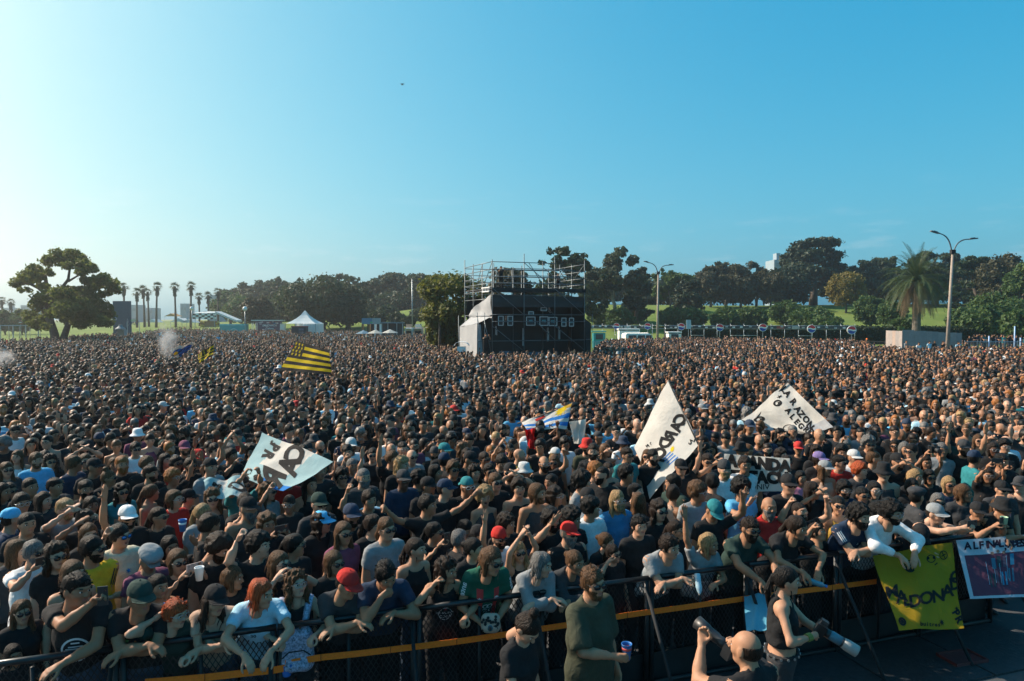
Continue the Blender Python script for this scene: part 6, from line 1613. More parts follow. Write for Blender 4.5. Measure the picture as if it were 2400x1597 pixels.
# 8 hand-held banner LA BANDA DEL TACU
Y = 8.1; q = [yk(1698, 1064, Y + .22), yk(1851, 1075, Y - .22), yk(1857, 1152, Y - .3), yk(1696, 1152, Y + .14)]
r = flag_root('cloth_banner', 'white cloth banner lettered LA BANDA DEL TACU held over heads', q[3], 'banner'); c = Cloth(q, .022, 51, 8, 4)
c.sheet('cloth', r, [FW], None, 50, 26)
c.text(r, 'LA BANDA', 0.231, .47, .21, -.05, bold=.075, wide=.92); c.text(r, 'DEL TACU', 0.231, .45, .62, .0, bold=.075, wide=.92); c.text(r, 'UNIV', 0.112, .55, .88, .0, bold=.01)
# raised cloths
for nm, lab, px, py, Y, w_, h, m in [('red_cloth', 'crumpled red cloth held up under the sun flag', 1246, 1030, 10.2, .17, .28, cloth_mat('cloth_red2', (.55, .02, .02))), ('white_cloth', 'crumpled white cloth swung up beside the sun flag', 1356, 1015, 10.4, .24, .34, FW), ('black_cloth', 'black cloth held flat overhead behind the lettered flag', 1952, 924, 15.5, .62, .14, FK)]:
	w_ *= KY; h *= KY; p = yk(px, py, Y); r = flag_root(nm, lab, p, 'cloth')
	c = Cloth([p + Vector((-w_ * .6, 0, h * .5)), p + Vector((w_ * .5, .05, h * .6)), p + Vector((w_ * .35, -.1, -h * .5)), p + Vector((-w_ * .3, -.05, -h * .45))], .07, len(lab), 9, 8); c.sheet('cloth', r, [m], None, 24, 24)
# ------------------------------------------------------------------ crowd barrier
BAR = mat('barrier_black', (.016, .018, .020), .5, .3, .3, 6)
RAILM = mat('barrier_rail', (.03, .034, .038), .3, .6, .25, 9)
RAIL_Z = 1.16
BRZ = math.atan2(BU.y, BU.x)
PW = 1.22
def tube_mesh(name, a, b, r, m, n=8): return MB().tube([a, b], r, n).mesh(name, m, True)
def lattice(w_, h, step, th):
	"""expanded-metal lattice: two families of thin slanted bars"""
	V, F = [], []; n = 0
	for sg in (1, -1):
		k = -h
		while k < w_ + h:
			# line x = k + sg*z*0.62 clipped to the panel
			pts = []
			for z in (0, h):
				pts.append((k + sg * (z - (0 if sg > 0 else h)) * .62 if sg > 0 else k + (h - z) * .62, z))
			(x0, z0), (x1, z1) = pts
			def clip(x0, z0, x1, z1):
				t0, t1 = 0.0, 1.0; dx = x1 - x0
				for lo, hi in ((0, w_),):
					if abs(dx) < 1e-9: return None
					ta, tb = (lo - x0) / dx, (hi - x0) / dx
					if ta > tb: ta, tb = tb, ta
					t0, t1 = max(t0, ta), min(t1, tb)
				return (t0, t1) if t1 > t0 + 1e-3 else None
			c = clip(x0, z0, x1, z1)
			if c:
				a = Vector((x0 + (x1 - x0) * c[0], 0, z0 + (z1 - z0) * c[0])); b = Vector((x0 + (x1 - x0) * c[1], 0, z0 + (z1 - z0) * c[1]))
				d = (b - a).normalized(); s = Vector((d.z, 0, -d.x)) * th; o = Vector((0, th * .8, 0))
				V += [a - s, a + o, a + s, b - s, b + o, b + s]; F += [(n, n + 3, n + 4, n + 1), (n + 1, n + 4, n + 5, n + 2), (n + 2, n + 5, n + 3, n)]; n += 6
			k += step
	mb = MB(); mb.add(V, F); return mb.mesh('lattice', BAR)
M_top = tube_mesh('top_rail', (0, 0, 0), (PW - .012, 0, 0), .028, RAILM, 10)
M_bot = tube_mesh('bottom_rail', (0, 0, 0), (PW - .012, 0, 0), .024, BAR)
M_post = tube_mesh('post', (0, 0, 0), (0, 0, RAIL_Z - .02), .026, BAR)
M_strut = tube_mesh('strut', (0, 0, 0), (0, -.72, -(RAIL_Z - .10)), .018, M_MATTBLACK)
M_foot = MB().box((PW / 2, -.45, .012), (PW - .03, 1.02, .02)).mesh('foot_plate', mat('chequer_plate', (.045, .05, .055), .55, .5, .3, 20, .4))
M_kick = MB().box((PW / 2, .06, .18), (PW - .07, .012, .30)).mesh('kick_plate', BAR)
M_mid = tube_mesh('mid_post', (0, 0, 0), (0, 0, RAIL_Z - .06), .017, BAR)
M_lat = lattice(PW - .06, .74, .047, .0042)
ordn = ['first', 'second', 'third', 'fourth', 'fifth', 'sixth', 'seventh', 'eighth', 'ninth', 'tenth']
for i in range(9):
	u0 = -4.6 + i * PW
	root = empty('barrier_panel', uv(u0, 0), BRZ + .0)
	tag(root, f'black crowd barrier panel with wire lattice, {ordn[i]} from the left', 'barrier', 'crowd barrier panels')
	for nm, me, loc in [('top_rail', M_top, (.006, 0, RAIL_Z)), ('bottom_rail', M_bot, (.006, 0, .05)), ('post', M_post, (.03, 0, 0)), ('post', M_post, (PW - .03, 0, 0)), ('mid_post', M_mid, (PW * .5, .0, 0)), ('strut', M_strut, (PW - .05, -.02, RAIL_Z - .08)), ('foot_plate', M_foot, (0, 0, 0)), ('kick_plate', M_kick, (0, 0, 0)), ('lattice', M_lat, (.03, .055, .36))]:
		obj(nm, me, root, loc)
# orange ratchet straps
def strap(label, pts, wd=.058, v=-.036):
	P = [at_v(x, y, v + .006 * math.sin(i * 2.1)) for i, (x, y) in enumerate(pts)]; r = empty('ratchet_strap', P[0]); tag(r, label, 'strap', 'orange ratchet straps')
	V = []
	for p in P: V += [p + Vector((0, 0, wd / 2)), p - Vector((0, 0, wd / 2))]
	V = [v_ - P[0] for v_ in V]; n = len(V); th = BV * -.004
	F = [(2 * i, 2 * i + 2, 2 * i + 3, 2 * i + 1) for i in range(len(P) - 1)]
	mb = MB(); mb.add(V + [v_ + th for v_ in V], F + [tuple(n + k for k in f[::-1]) for f in F] + [(2 * i, n + 2 * i, n + 2 * i + 2, 2 * i + 2) for i in range(len(P) - 1)] + [(2 * i + 1, 2 * i + 3, n + 2 * i + 3, n + 2 * i + 1) for i in range(len(P) - 1)])
	mb.build('webbing', M_ORANGE, r)
	for k in range(1, len(P) - 1):
		if k % 2 == 0: MB().box(P[k] - P[0] - BV * .006, (.006, .004, wd)).build('stitching', mat('stitch', (.35, .05, .004), .8), r)
	return r, P
s1, P1 = strap('long orange ratchet strap along the barrier', [(668, 1556), (700, 1550), (752, 1541), (840, 1532), (915, 1523), (1000, 1513), (1070, 1504), (1133, 1495), (1230, 1480), (1328, 1465), (1470, 1442), (1600, 1424), (1740, 1404), (1858, 1388), (1950, 1377), (2054, 1363)])
bk = empty('strap_buckle', at_v(722, 1548, .0)); tag(bk, 'brass ratchet buckle on the orange strap', 'buckle')
RB = Matrix.Rotation(BRZ, 3, 'Z'); brass = mat('brass', (.28, .19, .07), .4, .8)
MB().box((0, 0, .026), (.09, .02, .012), RB).box((0, 0, -.026), (.09, .02, .012), RB).build('frame', brass, bk); MB().box((-.02, -.01, 0), (.014, .03, .055), RB).box((.02, -.01, 0), (.014, .03, .055), RB).box((0, -.014, 0), (.05, .012, .02), RB).build('ratchet', brass, bk)
s2, P2 = strap('lower orange strap at the left end of the barrier', [(340, 1600), (377, 1597), (480, 1588), (570, 1578), (640, 1571), (668, 1566)], .062)
tp = empty('blue_tape', at_v(672, 1570, -.02)); tag(tp, 'blue tape wrapped round the barrier post at the strap ends', 'tape')
MB().lathe([(.036, -.05), (.038, -.02), (.036, .02), (.038, .045)], 10).build('wrap', mat('tape_blue', (.02, .13, .42), .5), tp); MB().box((.03, -.03, .02), (.02, .01, .09), Matrix.Rotation(.5, 3, 'Y')).build('loose_end', mat('tape_blue', (.02, .13, .42), .5), tp)
# banners on the barrier
BY, BW_, BM = cloth_mat('banner_yellow', (.30, .18, .010), .08), cloth_mat('banner_white', (.38, .41, .46), .1), cloth_mat('banner_maroon', (.10, .035, .06), .05)
q = [at_v(2046, 1302, -.09), at_v(2232, 1272, -.09), at_v(2258, 1474, -.80), at_v(2108, 1478, -.80)]
r = flag_root('yellow_banner', 'yellow banner lettered MALDONADO draped over the barrier', q[3], 'banner'); c = Cloth(q, .035, 61, 7, 6)
c.sheet('cloth', r, [BY], None, 60, 60)
px_text(c, r, 'MALDONADO', [(2088, 1391), (2110, 1399), (2126, 1408), (2144, 1411), (2169, 1405), (2196, 1400), (2218, 1387), (2236, 1370), (2251, 1352)], 40, 12, False, .03, .1, FK)
V2, F2 = disc2d(.085, 20, .0, .85); u, v = uv_of(c, 2134, 1328); c.flat('crest', r, V2, F2, FK, u, v)
for i in range(4): c.flat('crest_stripe', r, *rect2d(.016, .09), BY, u - .045 + i * .03, v + .02)
for i in range(5): c.flat('crest_star', r, *star2d(.012), BY, u - .06 + i * .03, v - .06)
u, v = uv_of(c, 2182, 1308); c.flat('skull', r, *disc2d(.055, 18, .8, 1.2), FK, u, v); c.flat('skull', r, *disc2d(.02, 10), FK, u - .04, v - .01); c.flat('skull', r, *disc2d(.02, 10), FK, u + .04, v - .01); c.flat('skull', r, *rect2d(.05, .014), FK, u + .06, v + .07, .5)
u, v = uv_of(c, 2212, 1303); c.flat('leaf_emblem', r, *disc2d(.06, 18, .82), FK, u, v); c.flat('leaf_emblem', r, *rect2d(.012, .11), FK, u, v, .4); c.flat('leaf_emblem', r, *rect2d(.07, .012), FK, u, v, .4)
u, v = uv_of(c, 2114, 1455); c.flat('curl_emblem', r, *disc2d(.055, 18, .5), FK, u, v); c.flat('curl_emblem', r, *star2d(.05, 8), FK, u, v)
px_text(c, r, 'buitres', [(2160 + i * 6.5, 1464 + (i > 3) * 1) for i in range(7)], 13, 2, False, .03, 0, FK); u, v = uv_of(c, 2206, 1462); c.flat('tree_emblem', r, *star2d(.045, 7), FK, u, v)
px_text(c, r, 'PR', [(2238, 1440), (2246, 1455)], 24, -60, False, .05, 0, FK); u, v = uv_of(c, 2243, 1428); c.flat('crown_emblem', r, *star2d(.03, 5), FK, u, v)
q = [at_v(2240, 1267, -.09), at_v(2425, 1252, -.09), at_v(2425, 1399, -.62), at_v(2274, 1404, -.62)]
r = flag_root('maroon_banner', 'white and maroon banner lettered AL FINAL SABES at the barrier', q[3], 'banner'); c = Cloth(q, .012, 71, 6, 4)
c.sheet('cloth', r, [BW_, BM], lambda u, v: 1 if v > .27 and v < .965 and u > .06 else 0, 50, 50)
px_text(c, r, 'ALFINAL,SABES', [(2267, 1283), (2285, 1281), (2301, 1280), (2312, 1277), (2324, 1277), (2336, 1277), (2347, 1275), (2353, 1280), (2361, 1275), (2370, 1275), (2379, 1274), (2388, 1274), (2396, 1273)], 24, 4, False, .04, 0, cloth_mat('ink_maroon', (.03, .015, .03), .05))
fig = [cloth_mat('fig_%d' % i, k, .05) for i, k in enumerate([(.05, .13, .19), (.03, .05, .06), (.08, .06, .09), (.03, .17, .28)])]; sk_ = cloth_mat('fig_skin', (.22, .13, .10), .05); ol = cloth_mat('fig_line', (.2, .38, .5), .05)
for i, (x, yt) in enumerate([(2326, 1298), (2340, 1293), (2352, 1294), (2369, 1287)]):
	def put(nm, V2, F2, m, px, py): u, v = uv_of(c, px, py); c.flat(nm, r, V2, F2, m, u, v)
	put('painted_figure', *rect2d(.062, .17), fig[i], x, yt + 24); put('painted_figure', *rect2d(.028, .20), fig[(i + 1) % 4], x - 4, yt + 62); put('painted_figure', *rect2d(.028, .20), fig[(i + 1) % 4], x + 5, yt + 62); put('painted_figure', *disc2d(.026, 10), sk_, x, yt); put('painted_figure', *rect2d(.006, .36), ol, x - 10, yt + 45)
q = [at_v(1744, 1398, -.05), at_v(1803, 1390, -.05), at_v(1806, 1475, -.55), at_v(1750, 1480, -.55)]
r = flag_root('blue_towel', 'pale blue towel hung on the barrier beside the photographer', q[3], 'towel'); Cloth(q, .02, 81, 9, 4).sheet('cloth', r, [cloth_mat('towel_blue', (.12, .36, .47), .15)], None, 24, 24)
p = at_z(2255, 1547, .01); r = empty('red_tray', p); tag(r, 'flat dark red tray lying on the pit ground', 'tray')
RT = Matrix.Rotation(.25, 3, 'Z'); tm = mat('tray_red', (.12, .02, .02), .6); MB().box((0, 0, .015), (.44, .26, .02), RT).build('base', tm, r)
for a, b in [((0, .13, .03), (.44, .015, .035)), ((0, -.13, .03), (.44, .015, .035)), ((.215, 0, .03), (.015, .245, .035)), ((-.215, 0, .03), (.015, .245, .035))]: MB().box(RT @ Vector(a), b, RT).build('rim', tm, r)
# ------------------------------------------------------------------ people one can tell apart, placed by where their faces show
TILES = {'A': (0, 1050, .3489), 'B': (700, 1050, .3489), 'C': (1600, 1050, .3489), 'D': (1400, 1050, .2104), 'P': (0, 1040, .2121), 'Q': (450, 1120, .2121), 'R': (900, 1040, .2121), 'S': (1900, 1020, .2121)}
STAGE = Vector((5.0, -.5, 0))
# tile, x, y, look, label
T = '''
A|95|1395|f bob:k tee:blk @rail_grip H1.22 kid|child with black fringe peeking over the barrier rail at the photo edge
A|150|1105|f long:m sun tee:blk y10|person with long light-brown hair and dark sunglasses behind the peeking child
A|490|960|short:k tee:blk @rail_phone_r rail y35 l18|person in black tee with round white emblem holding a phone high
A|925|1010|short:d cap:dgn sun0 tee:blk @rail_cross rail y75 l25 b1.15|person in dark green cap and black MATA tee leaning on the barrier
A|1160|1120|f short:r clear tee:dgn @rail_fist_r rail y40 l28 H1.6|person with short red hair and clear glasses clutching a blue phone
A|1430|1030|f long:d cap:blk tee:tan @rail_cross rail y80 l25|person in black cap and pinkish tan tee in profile at the barrier
A|1735|985|f bob:r tee:lbl @rail_hang rail y45 l28 b1.08|person with red bob and pale blue ringer tee, hand hanging over the barrier
A|1985|925|f curl_long:m clear tank:blk @rail_grip rail y30 l10 n-12|person in round glasses and floral backpack smiling up into a sun patch
B|310|915|short:k cap:red tee:cha @rail_cross rail y50 l28 H1.66 n12|youth in bright red cap and black tee, arms crossed on the barrier
B|580|850|short:k tee:nav @chin rail y25 l28 n14|youth in faded navy tee resting chin on fist at the barrier
B|985|830|f curl_long:d tank:blk @rail_fist_r rail y55 l15|person with curly ponytail and black tank with white print, fist by cheek
B|1285|765|f bob:m sun tee:grn @hold_front rail y45 l30 b1.1|person in green and red football jersey leaning over the barrier
B|1620|790|f bob:g sw:gry @rail_cross rail y65 l28|grey-blond person in pale grey sweatshirt with folded arms on the barrier
B|1850|770|f bun:m sw:cha @rail_cross rail y45 l25|person with tied-up wavy hair in dark checked shirt at the barrier
B|2160|745|f pony:d sun tee:blk @ear_r y45 H1.62 v.45|person in sunglasses with one hand by the ear behind the khaki man
D|800|1100|short:d polo:gry @rail_cross rail y50 l28|person in grey-blue polo shirt resting on the barrier with a bottle
D|1240|1075|f bob:y tee:gry @rail_up_r rail y55 l18 m1|smiling person with short blond hair and raised arm at the barrier
D|1700|905|short:d sun beard2 tee:dgn @rail_hang rail y35 l22 b1.1|bearded person in sunglasses and dark clover tee, arm hanging over the barrier
C|765|535|f pony:d tee:blk @rail_hang rail y60 l32|person with pulled-back hair in black tee reaching down with a bottle
C|905|575|short:d tee:blk @fist_r rail y70 n-20 l8 H1.62|person in black tee with pale crescent emblem, arm thrust straight up
C|1185|460|curly:k beard2 tee:nav @rail_cross rail y55 l28|curly-haired bearded person in dark jersey with white shoulder stripes
C|1400|435|curly:k clear beard1 sw:wht @rail_hang rail y60 l32|person in rolled white shirt and glasses leaning far over the barrier
C|1590|565|short:d cap:blk tee:blk @rail_cross rail y50 n35 l35 H1.55|person in black and gold cap with face down on the arms
C|1700|445|short:d cap:gry sun tank:blk @rail_phone2 y55 rail l20|person in washed grey cap stretching both arms out with a phone
C|1985|430|short:d cap:blk tee:blk @phone_both rail y30 l12|person in black cap holding up a phone and a green cup
C|2155|405|short:d bucket:blk tee:blk @rail_cross rail y40 l22 b1.15|person in dark bucket hat with arms folded on the barrier
C|2280|440|f long:m tee:blk @phone_r y10 v.5|person at the photo edge behind the maroon banner holding a pink phone
P|370|1215|short:g sun beard1 bc:g tee:wht @phone_r y35 b1.15 H1.78|grey-haired person in white tee and sunglasses holding a phone level
P|630|1250|f curl_long:d sun tee:blk y20 n-5 s3|person with curly hair and choker whose face catches full sun
P|1010|1180|short:k sun beard1 tee:yel @folded y55 b1.15|person in yellow jersey with dark shoulder stripes and sunglasses
P|1320|1030|short:k blue tee:crm @point_r y35 m1 H1.72|person in cream tee and blue mirrored sunglasses raising fingers
P|1410|820|short:k cap:wht sun beard1 tee:blk @up_r y10|person in white cap and round sunglasses, one arm over the head
P|720|730|short:y sun beard1 tee:gry @clap y30|fair-haired person in grey tee and sunglasses clapping
P|300|890|crop:k tee:blk y25|person with cropped black hair and moustache in plain black tee
P|100|850|short:d bandana:sky tee:nav y110|person in blue tie-dye bandana turned away
P|180|1200|f long:m tee:cha y70|brown-haired person with earring behind the white tee man
P|985|1010|f long:m sun tee:blk y30|long-haired person in sunglasses behind the yellow jersey
A|1000|745|short:g flatcap:gry tee:mau y20 n25|person in grey flat cap looking down, patterned dark shirt
A|1060|935|f bun:k tank:blk y30|person with sunglasses pushed into tied dark hair, black straps
A|1195|770|f bob:m sun tee:blk @phone_both y35|person in black ROCK tee filming with a phone in both hands
A|495|850|f long:m tank:blk y30|brown-haired person in tank top hidden behind the raised phone
Q|440|1130|f bob:m tee:blk y65 m1|person with brown fringe in profile, mouth open
Q|960|960|f long:m sun tee:blk @face y45 m1|long-haired person lifting sunglasses with both hands, choker
Q|1120|760|f pony:k sun tee:blk y75 m1|dark-haired person in sunglasses singing in profile
Q|1570|950|f bob:m sun tee:blk y35|person with brown hair and tortoiseshell sunglasses behind the red cap
Q|730|760|curly:k tee:blk @fist_r y50|curly black-haired person with arm crossing upward
Q|830|520|f curl_long:m tee:blk @phone_both y30|person with wind-blown light-brown hair filming with a phone
Q|1430|500|f curl_long:d cap:sky blue tee:blk y60|person in sky-blue cap over long curly hair
Q|1680|620|f long:m sun tee:mau y35|person with very long wavy light-brown hair and sunglasses
Q|2150|570|pony:m sun tee:gry y30 H1.76|person with tied-back hair and sunglasses in loose grey tee
Q|1995|530|f pony:d sun tee:blk y50|person with yellow-red striped collar and tied hair
Q|1765|425|short:d cap:nav beard1 tee:blk y35|stubbled person in navy cap
Q|1405|295|short:d cap:dgn sun tee:cha y30|person in dark green cap with mirrored glasses
Q|1085|295|f pony:d clear tee:blk y-10 m1|pale person in round glasses with open mouth
Q|620|345|short:g cap:blk beard3 bc:g tank:cha y40 b1.2|person with long grey beard and tank top beneath the pale flag
Q|235|235|f curl_long:m sun tank:cha y5|smiling person in sunglasses under the pale flag tail
Q|170|545|short:d tee:blk y120 n20|brown-haired person in black tee bowing away
Q|275|770|curly:d beard2 tee:blk y60 n30|curly bearded person looking down, black tee
Q|115|400|f pony:y tee:gry y60|person with light ponytail under the pale flag
P|1745|820|f pony:d sun tee:blk y60|person with dark tied hair and sunglasses in profile, black strap top
P|1920|625|f bob:m clear tee:red y65|brown-haired person in red tee and red-rimmed glasses
P|2070|610|short:k cap:blk sun tee:blk y80|person in plain black cap beside the red tee
P|1880|1150|f bob:k tee:blk @wave_l y30|person with black fringe and open hand lifted
P|1905|380|f curly:o clear tee:blk @up_l y45|person with ginger curls and glasses, hand lifted
P|1350|540|f curl_long:k sun tee:teal @folded y10|curly dark-haired person in sunglasses with arm across
P|950|510|short:k beard2 tee:blk y20 b1.1|black-bearded smiling person in black tee looking down
P|600|480|short:k tee:cha y60 m1|laughing youth with black hair, head tilted back
P|330|485|crop:k tee:blk y30|youth with cropped black hair next to the laughing one
P|475|640|f long:d sw:cha y60|long brown-haired person in dark cardigan in profile
P|240|665|short:k clear tee:blk y20|person in glasses above the tie-dye bandana
P|800|235|short:m sun tee:nav y85 H1.84 b1.1|tall brown-haired person in sunglasses, profile, slate tee
P|400|190|short:m beard1 tee:sky y20|brown-haired person in bright blue tee
P|1350|235|short:o beard2 tee:blk y15 b1.15|red-bearded broad person in black shirt
P|1190|390|f topbun:m sun tee:blk y70|person with messy piled-up brown hair and sunglasses
P|1660|335|short:d beard1 tee:blk y60|short-haired stubbled person left of the ginger curls
P|560|205|f curl_long:d sun tee:blk y5 m1|smiling curly-haired person in sunglasses by the blue tee
P|75|295|f long:m sun tee:cha y20|brown-haired person in sunglasses near the photo edge
P|945|195|f bob:m sun tee:blk y20|brown-haired person in sunglasses behind the tall profile
P|1035|265|short:k cap:blk tee:blk y50|person in black cap behind the piled-up hair
P|1500|65|short:d sun tee:wht y20|short-haired person in white tee and sunglasses
P|2040|55|short:d cap:mau beard1 tee:blk @folded y15 b1.15|bearded person in purplish cap with folded arms
P|1620|235|short:m tee:blk y40|brown-haired person behind the stubbled one
P|935|850|f bob:d sun tee:blk @shade_r y40|person in sunglasses peering from behind the clapping one
P|1010|690|f long:d tee:blk y20 s4|dark-haired person holding a teal bottle in the shade
P|1650|555|f pony:m tank:blk y100|person with light ponytail and black tank, back turned
P|105|530|f long:d sun tee:cha y30|person in sunglasses left of the cropped youth
P|20|545|f long:d tee:cha y60|long-haired person in profile at the photo edge
P|500|160|short:k tee:blk y10|person in black HELL tee behind the blue tee
P|200|150|f long:m tank:wht y-10|person in white top with light-blue sleeves
R|480|685|short:k tee:blk @spread y55 m1 H1.74|youth in black tee with both arms flung wide holding a flagpole
R|1120|600|f afro:y tank:cha y10 m2|person with big curly blond hair singing
R|1275|1050|short:d beanie:red sun beard1 tee:wht @up_r y30 m1|person in red backward cap and white tee with hand raised
R|1350|895|curly:d tee:blk y60 m1|laughing curly-haired person behind the red cap hat
R|2040|1000|short:g cap:red sun beard3 bc:g tee:blk y45 b1.2|grey-bearded person in red cap and black tee
R|1850|850|curly:k beard2 tee:blk @wave_r y20 b1.15|curly bearded person in black tee with open hand raised
R|1500|1200|f long:y sun tank:blk @clap_up y15|person in sunglasses clapping hands overhead
R|550|985|f pony:k sun tee:blk @phone_r y60|person with slicked dark hair holding up a phone
R|345|1180|f pony:d tank:blk y65|person in profile with a lime strap, smiling
R|985|1170|f bun:k tee:blk y75|person with dark braided hair in profile
R|890|935|f bob:k tee:blk y50 n25|person with black hair, head bowed
R|1040|1020|f bob:k beanie:blk tee:blk y50|person in black headscarf
R|830|1080|short:g tee:blk y150|grey curly head turned away
R|1500|495|curly:d tank:blk @down y10 m1|smiling youth in black sleeveless top with curls
R|1690|560|bob:m beard1 tank:cha y75|person with mullet and stubble in profile
R|1885|590|f curl_long:d clear tee:blk y60 m1|dark curly-haired person with glasses in profile
R|1870|430|f bun:k tank:cha y-40 m1|person with black bun and open mouth
R|1770|225|ring:d clear beard2 tee:blk @fist_l y20 m2|balding bearded person in glasses laughing, arm up
R|1490|140|bald tee:yel y80|bald person in yellow jersey
R|920|480|short:k capback:teal white tee:blk y20|person in white-framed sunglasses and teal cap
R|480|480|short:k cap:blk tee:blk y60|person in black cap with white badge
R|670|510|short:d cap:nav tee:blk y75|person in navy cap, profile
R|560|330|bob:k tee:blk y65|youth with black mullet in profile
R|195|245|curl_long:y tee:blk y60|person with long wavy blond hair
R|215|400|short:k cap:cha clear tee:nav y30 s5|person in grey cap and glasses, navy tee
R|375|400|curly:k tee:blk y100|person with curly dark hair and red strap
R|770|290|curly:m sun tee:blk y30|curly brown-haired person in sunglasses
R|940|180|short:k cap:blk tee:blk y60 n20|person in black cap with white lettering
R|1005|335|f curl_long:d tank:cha y20|curly dark-haired person with necklace
R|1165|310|short:k sun tee:blk y20|person in black-framed sunglasses below the yellow jersey
R|1235|430|short:m sun tee:blk y30|wavy brown-haired person in sunglasses
R|1300|195|short:k tee:blk y20 n30|black-haired youth looking down
R|2230|300|short:k capback:blk sun beard1 tee:blk y20 m1|smiling person in backward black cap
R|2180|440|afro:k tee:gry y100|person with black afro facing away
R|2255|610|short:d cap:blk beard1 tee:wht y20|person in black cap and white tee
R|2335|310|curly:o tee:cha y60|person with ginger curls near the white flag
R|665|85|short:d cap:teal tee:blk y60|person in faded teal cap
R|210|65|crop:d clear tee:blk y30|short-haired person in thin glasses
R|310|150|bald sun tee:gry y20|bald person in sunglasses
R|665|205|short:k cap:nav tee:blk y160|person in dark cap seen from behind
R|2075|850|afro:k tee:blk y60|person with black curls behind the red-capped one
R|2280|720|curly:k tee:wht y80|dark curly-haired person in white top
D|225|590|long:y clear beard2 tee:blu y40|person with long fair hair, beard and glasses in blue tee
D|470|870|short:k tee:blk y25 H1.78|black-haired person in black printed tee behind the grey polo
D|690|705|f curl_long:d sun tee:blk y20 m1|laughing dark curly-haired person with sunglasses and red lips
D|465|620|f long:m tee:blk y170|head of long straight light-brown hair seen from behind
D|870|920|f pony:d sun tee:blk y70 m1|person with tied dark hair and sunglasses singing
D|95|1055|f bun:m tee:blk y70|person with ginger-brown tied hair in profile
D|85|310|buzz:k beard2 tee:blk y-60 b1.1|broad person with shaved head and beard in black tee
D|320|300|curly:k tee:blk y60|dark curly-haired person beside the shaved head
D|430|505|short:k tee:blk y60 n-15|dark-haired youth tilting the head back
D|850|530|f short:d tank:tan y170|bare-shouldered person with dark bun and bag strap, back turned
D|885|400|short:k tee:dgn y-80 m1|dark-haired youth in profile shouting
D|1115|500|curly:m clear tee:gry y60|curly-haired person with glasses below the flag hand
D|1290|690|short:d cap:teal tee:blk @horns_l y30 n30|person in dark teal cap bowing, hand in horns sign
D|1290|400|short:k tee:blk y170 H1.76|black-haired person seen from behind before the banner
D|1610|465|afro:k tee:sky @peace_r y40|curly-topped person in bright blue shirt making a peace sign
D|930|225|short:k cap:blk sun tee:blk @up_l y20|person in black cap holding up the CARDONA flag
D|1215|35|short:d sun beard2 tee:blk y15|bearded person in black jersey with light-blue collar
C|582|400|bald beard3 bc:g tee:red y25 b1.15 s2|bald person with bushy grey beard in red tee
C|790|435|crop:d beard1 tee:blk @fist_both y40 n-15|stubbled person with both fists raised
C|1050|390|f pony:k sun tank:mus y15|person in mustard top with beads and sunglasses
S|575|670|f bun:k sun tee:blk y20 m1|person with tied black hair and sunglasses, lips parted
S|705|615|f bob:k clear tee:blk y30|person with black bob and glasses
S|375|610|curly:k clear beard1 tee:nav y40|curly black-haired person in glasses and navy top
S|815|420|short:k bucket:blk sun tank:cha y10 m1|grinning person in black bucket hat and striped vest
S|315|310|short:k sun tee:red y50|person in bright red tee with sunglasses in profile
S|540|400|f curly:r tee:cha y60|person with red curly hair and hoop earrings
S|475|255|short:m cap:lgy tee:wht y40|person in pale grey cap
S|155|375|f long:m cap:gry tank:tan y60|person in grey-green cap with long brown hair
S|90|275|f bob:d cap:pur tee:blk y60|person in lilac cap
S|1130|185|short:k sun tee:cha y-30|smiling dark-haired person in sunglasses and charcoal tee
S|1450|170|short:g tee:gry y30|smiling person with greying hair in grey tee
S|1270|310|f bob:d tank:gry @phone_up y20|person holding a camera up with both arms
S|955|300|short:k cap:blk beard1 tee:blk @clap y40|bearded person in black cap clapping
S|1150|470|f long:y tee:blk y50|person with messy blond hair
S|1315|470|f bob:k sun tee:blk y30|dark-haired person in sunglasses left of the camera holder
S|1800|270|short:k cap:nav tee:teal y150|person in navy cap and teal hood seen from behind
S|1950|450|f long:d clear tee:blk @phone_up y20|long-haired person in glasses reaching up to film
S|1695|145|short:d cap:cha beard2 tee:blk @up_both y30|bearded person in dark cap with arms thrown up
S|2110|300|short:k beard1 tee:blk @phone_r y40 b1.2 H1.8|person in black tee with round white logo, phone at the face
S|1165|700|short:k flatcap:cha tee:cha y150 b1.1|person in wide checked beret
S|735|830|f long:k tee:blk y60|person with long sleek black hair in profile
S|1410|745|f bob:g sun tee:blk y20|person with grey-brown hair and sunglasses behind the grey cap
S|2110|605|short:k cap:blk sun tee:cha y30|person in black hooded cap behind the bucket hat
S|2335|560|short:m cap:cha tank:blk y-30 m1 s3|sunburnt person in cap and tank top at the photo edge
S|1680|650|f bob:m tee:cha y70|brown-haired person in profile behind the phone arms
S|1530|555|f bob:y sun tee:nav y30|blond person in sunglasses
S|1125|580|f bob:k tee:blk y20|dark-haired person half hidden above the beret
S|640|105|f afro:g sun tee:blk y20|person with bushy grey curls and sunglasses
S|945|125|f bob:d sun tee:blk y-20|dark-haired smiling person in big sunglasses
S|1040|155|f long:g tee:blk y30|person with long greying hair, smiling
S|685|270|topbun:m tee:blk y100|person with brown topknot, face turned away
S|1855|65|f long:m sun tank:blk y20|tanned person in sunglasses in the rear row by the raised arms
S|2145|130|curly:k clear tee:blk y20|curly dark-haired person in glasses, rear row
S|2020|165|f bob:d clear tee:blk y20 s5|dark-skinned person in glasses, rear row
C|865|290|f long:d sun tee:blk @clap y60|long-haired person in sunglasses pressing hands together
C|795|205|f bob:k tee:pnk H1.5 y20 m1|smiling child beside the banner edge
C|712|250|short:k cap:blk sun tee:blk y30|person in black cap with blue lettering at the banner edge
'''
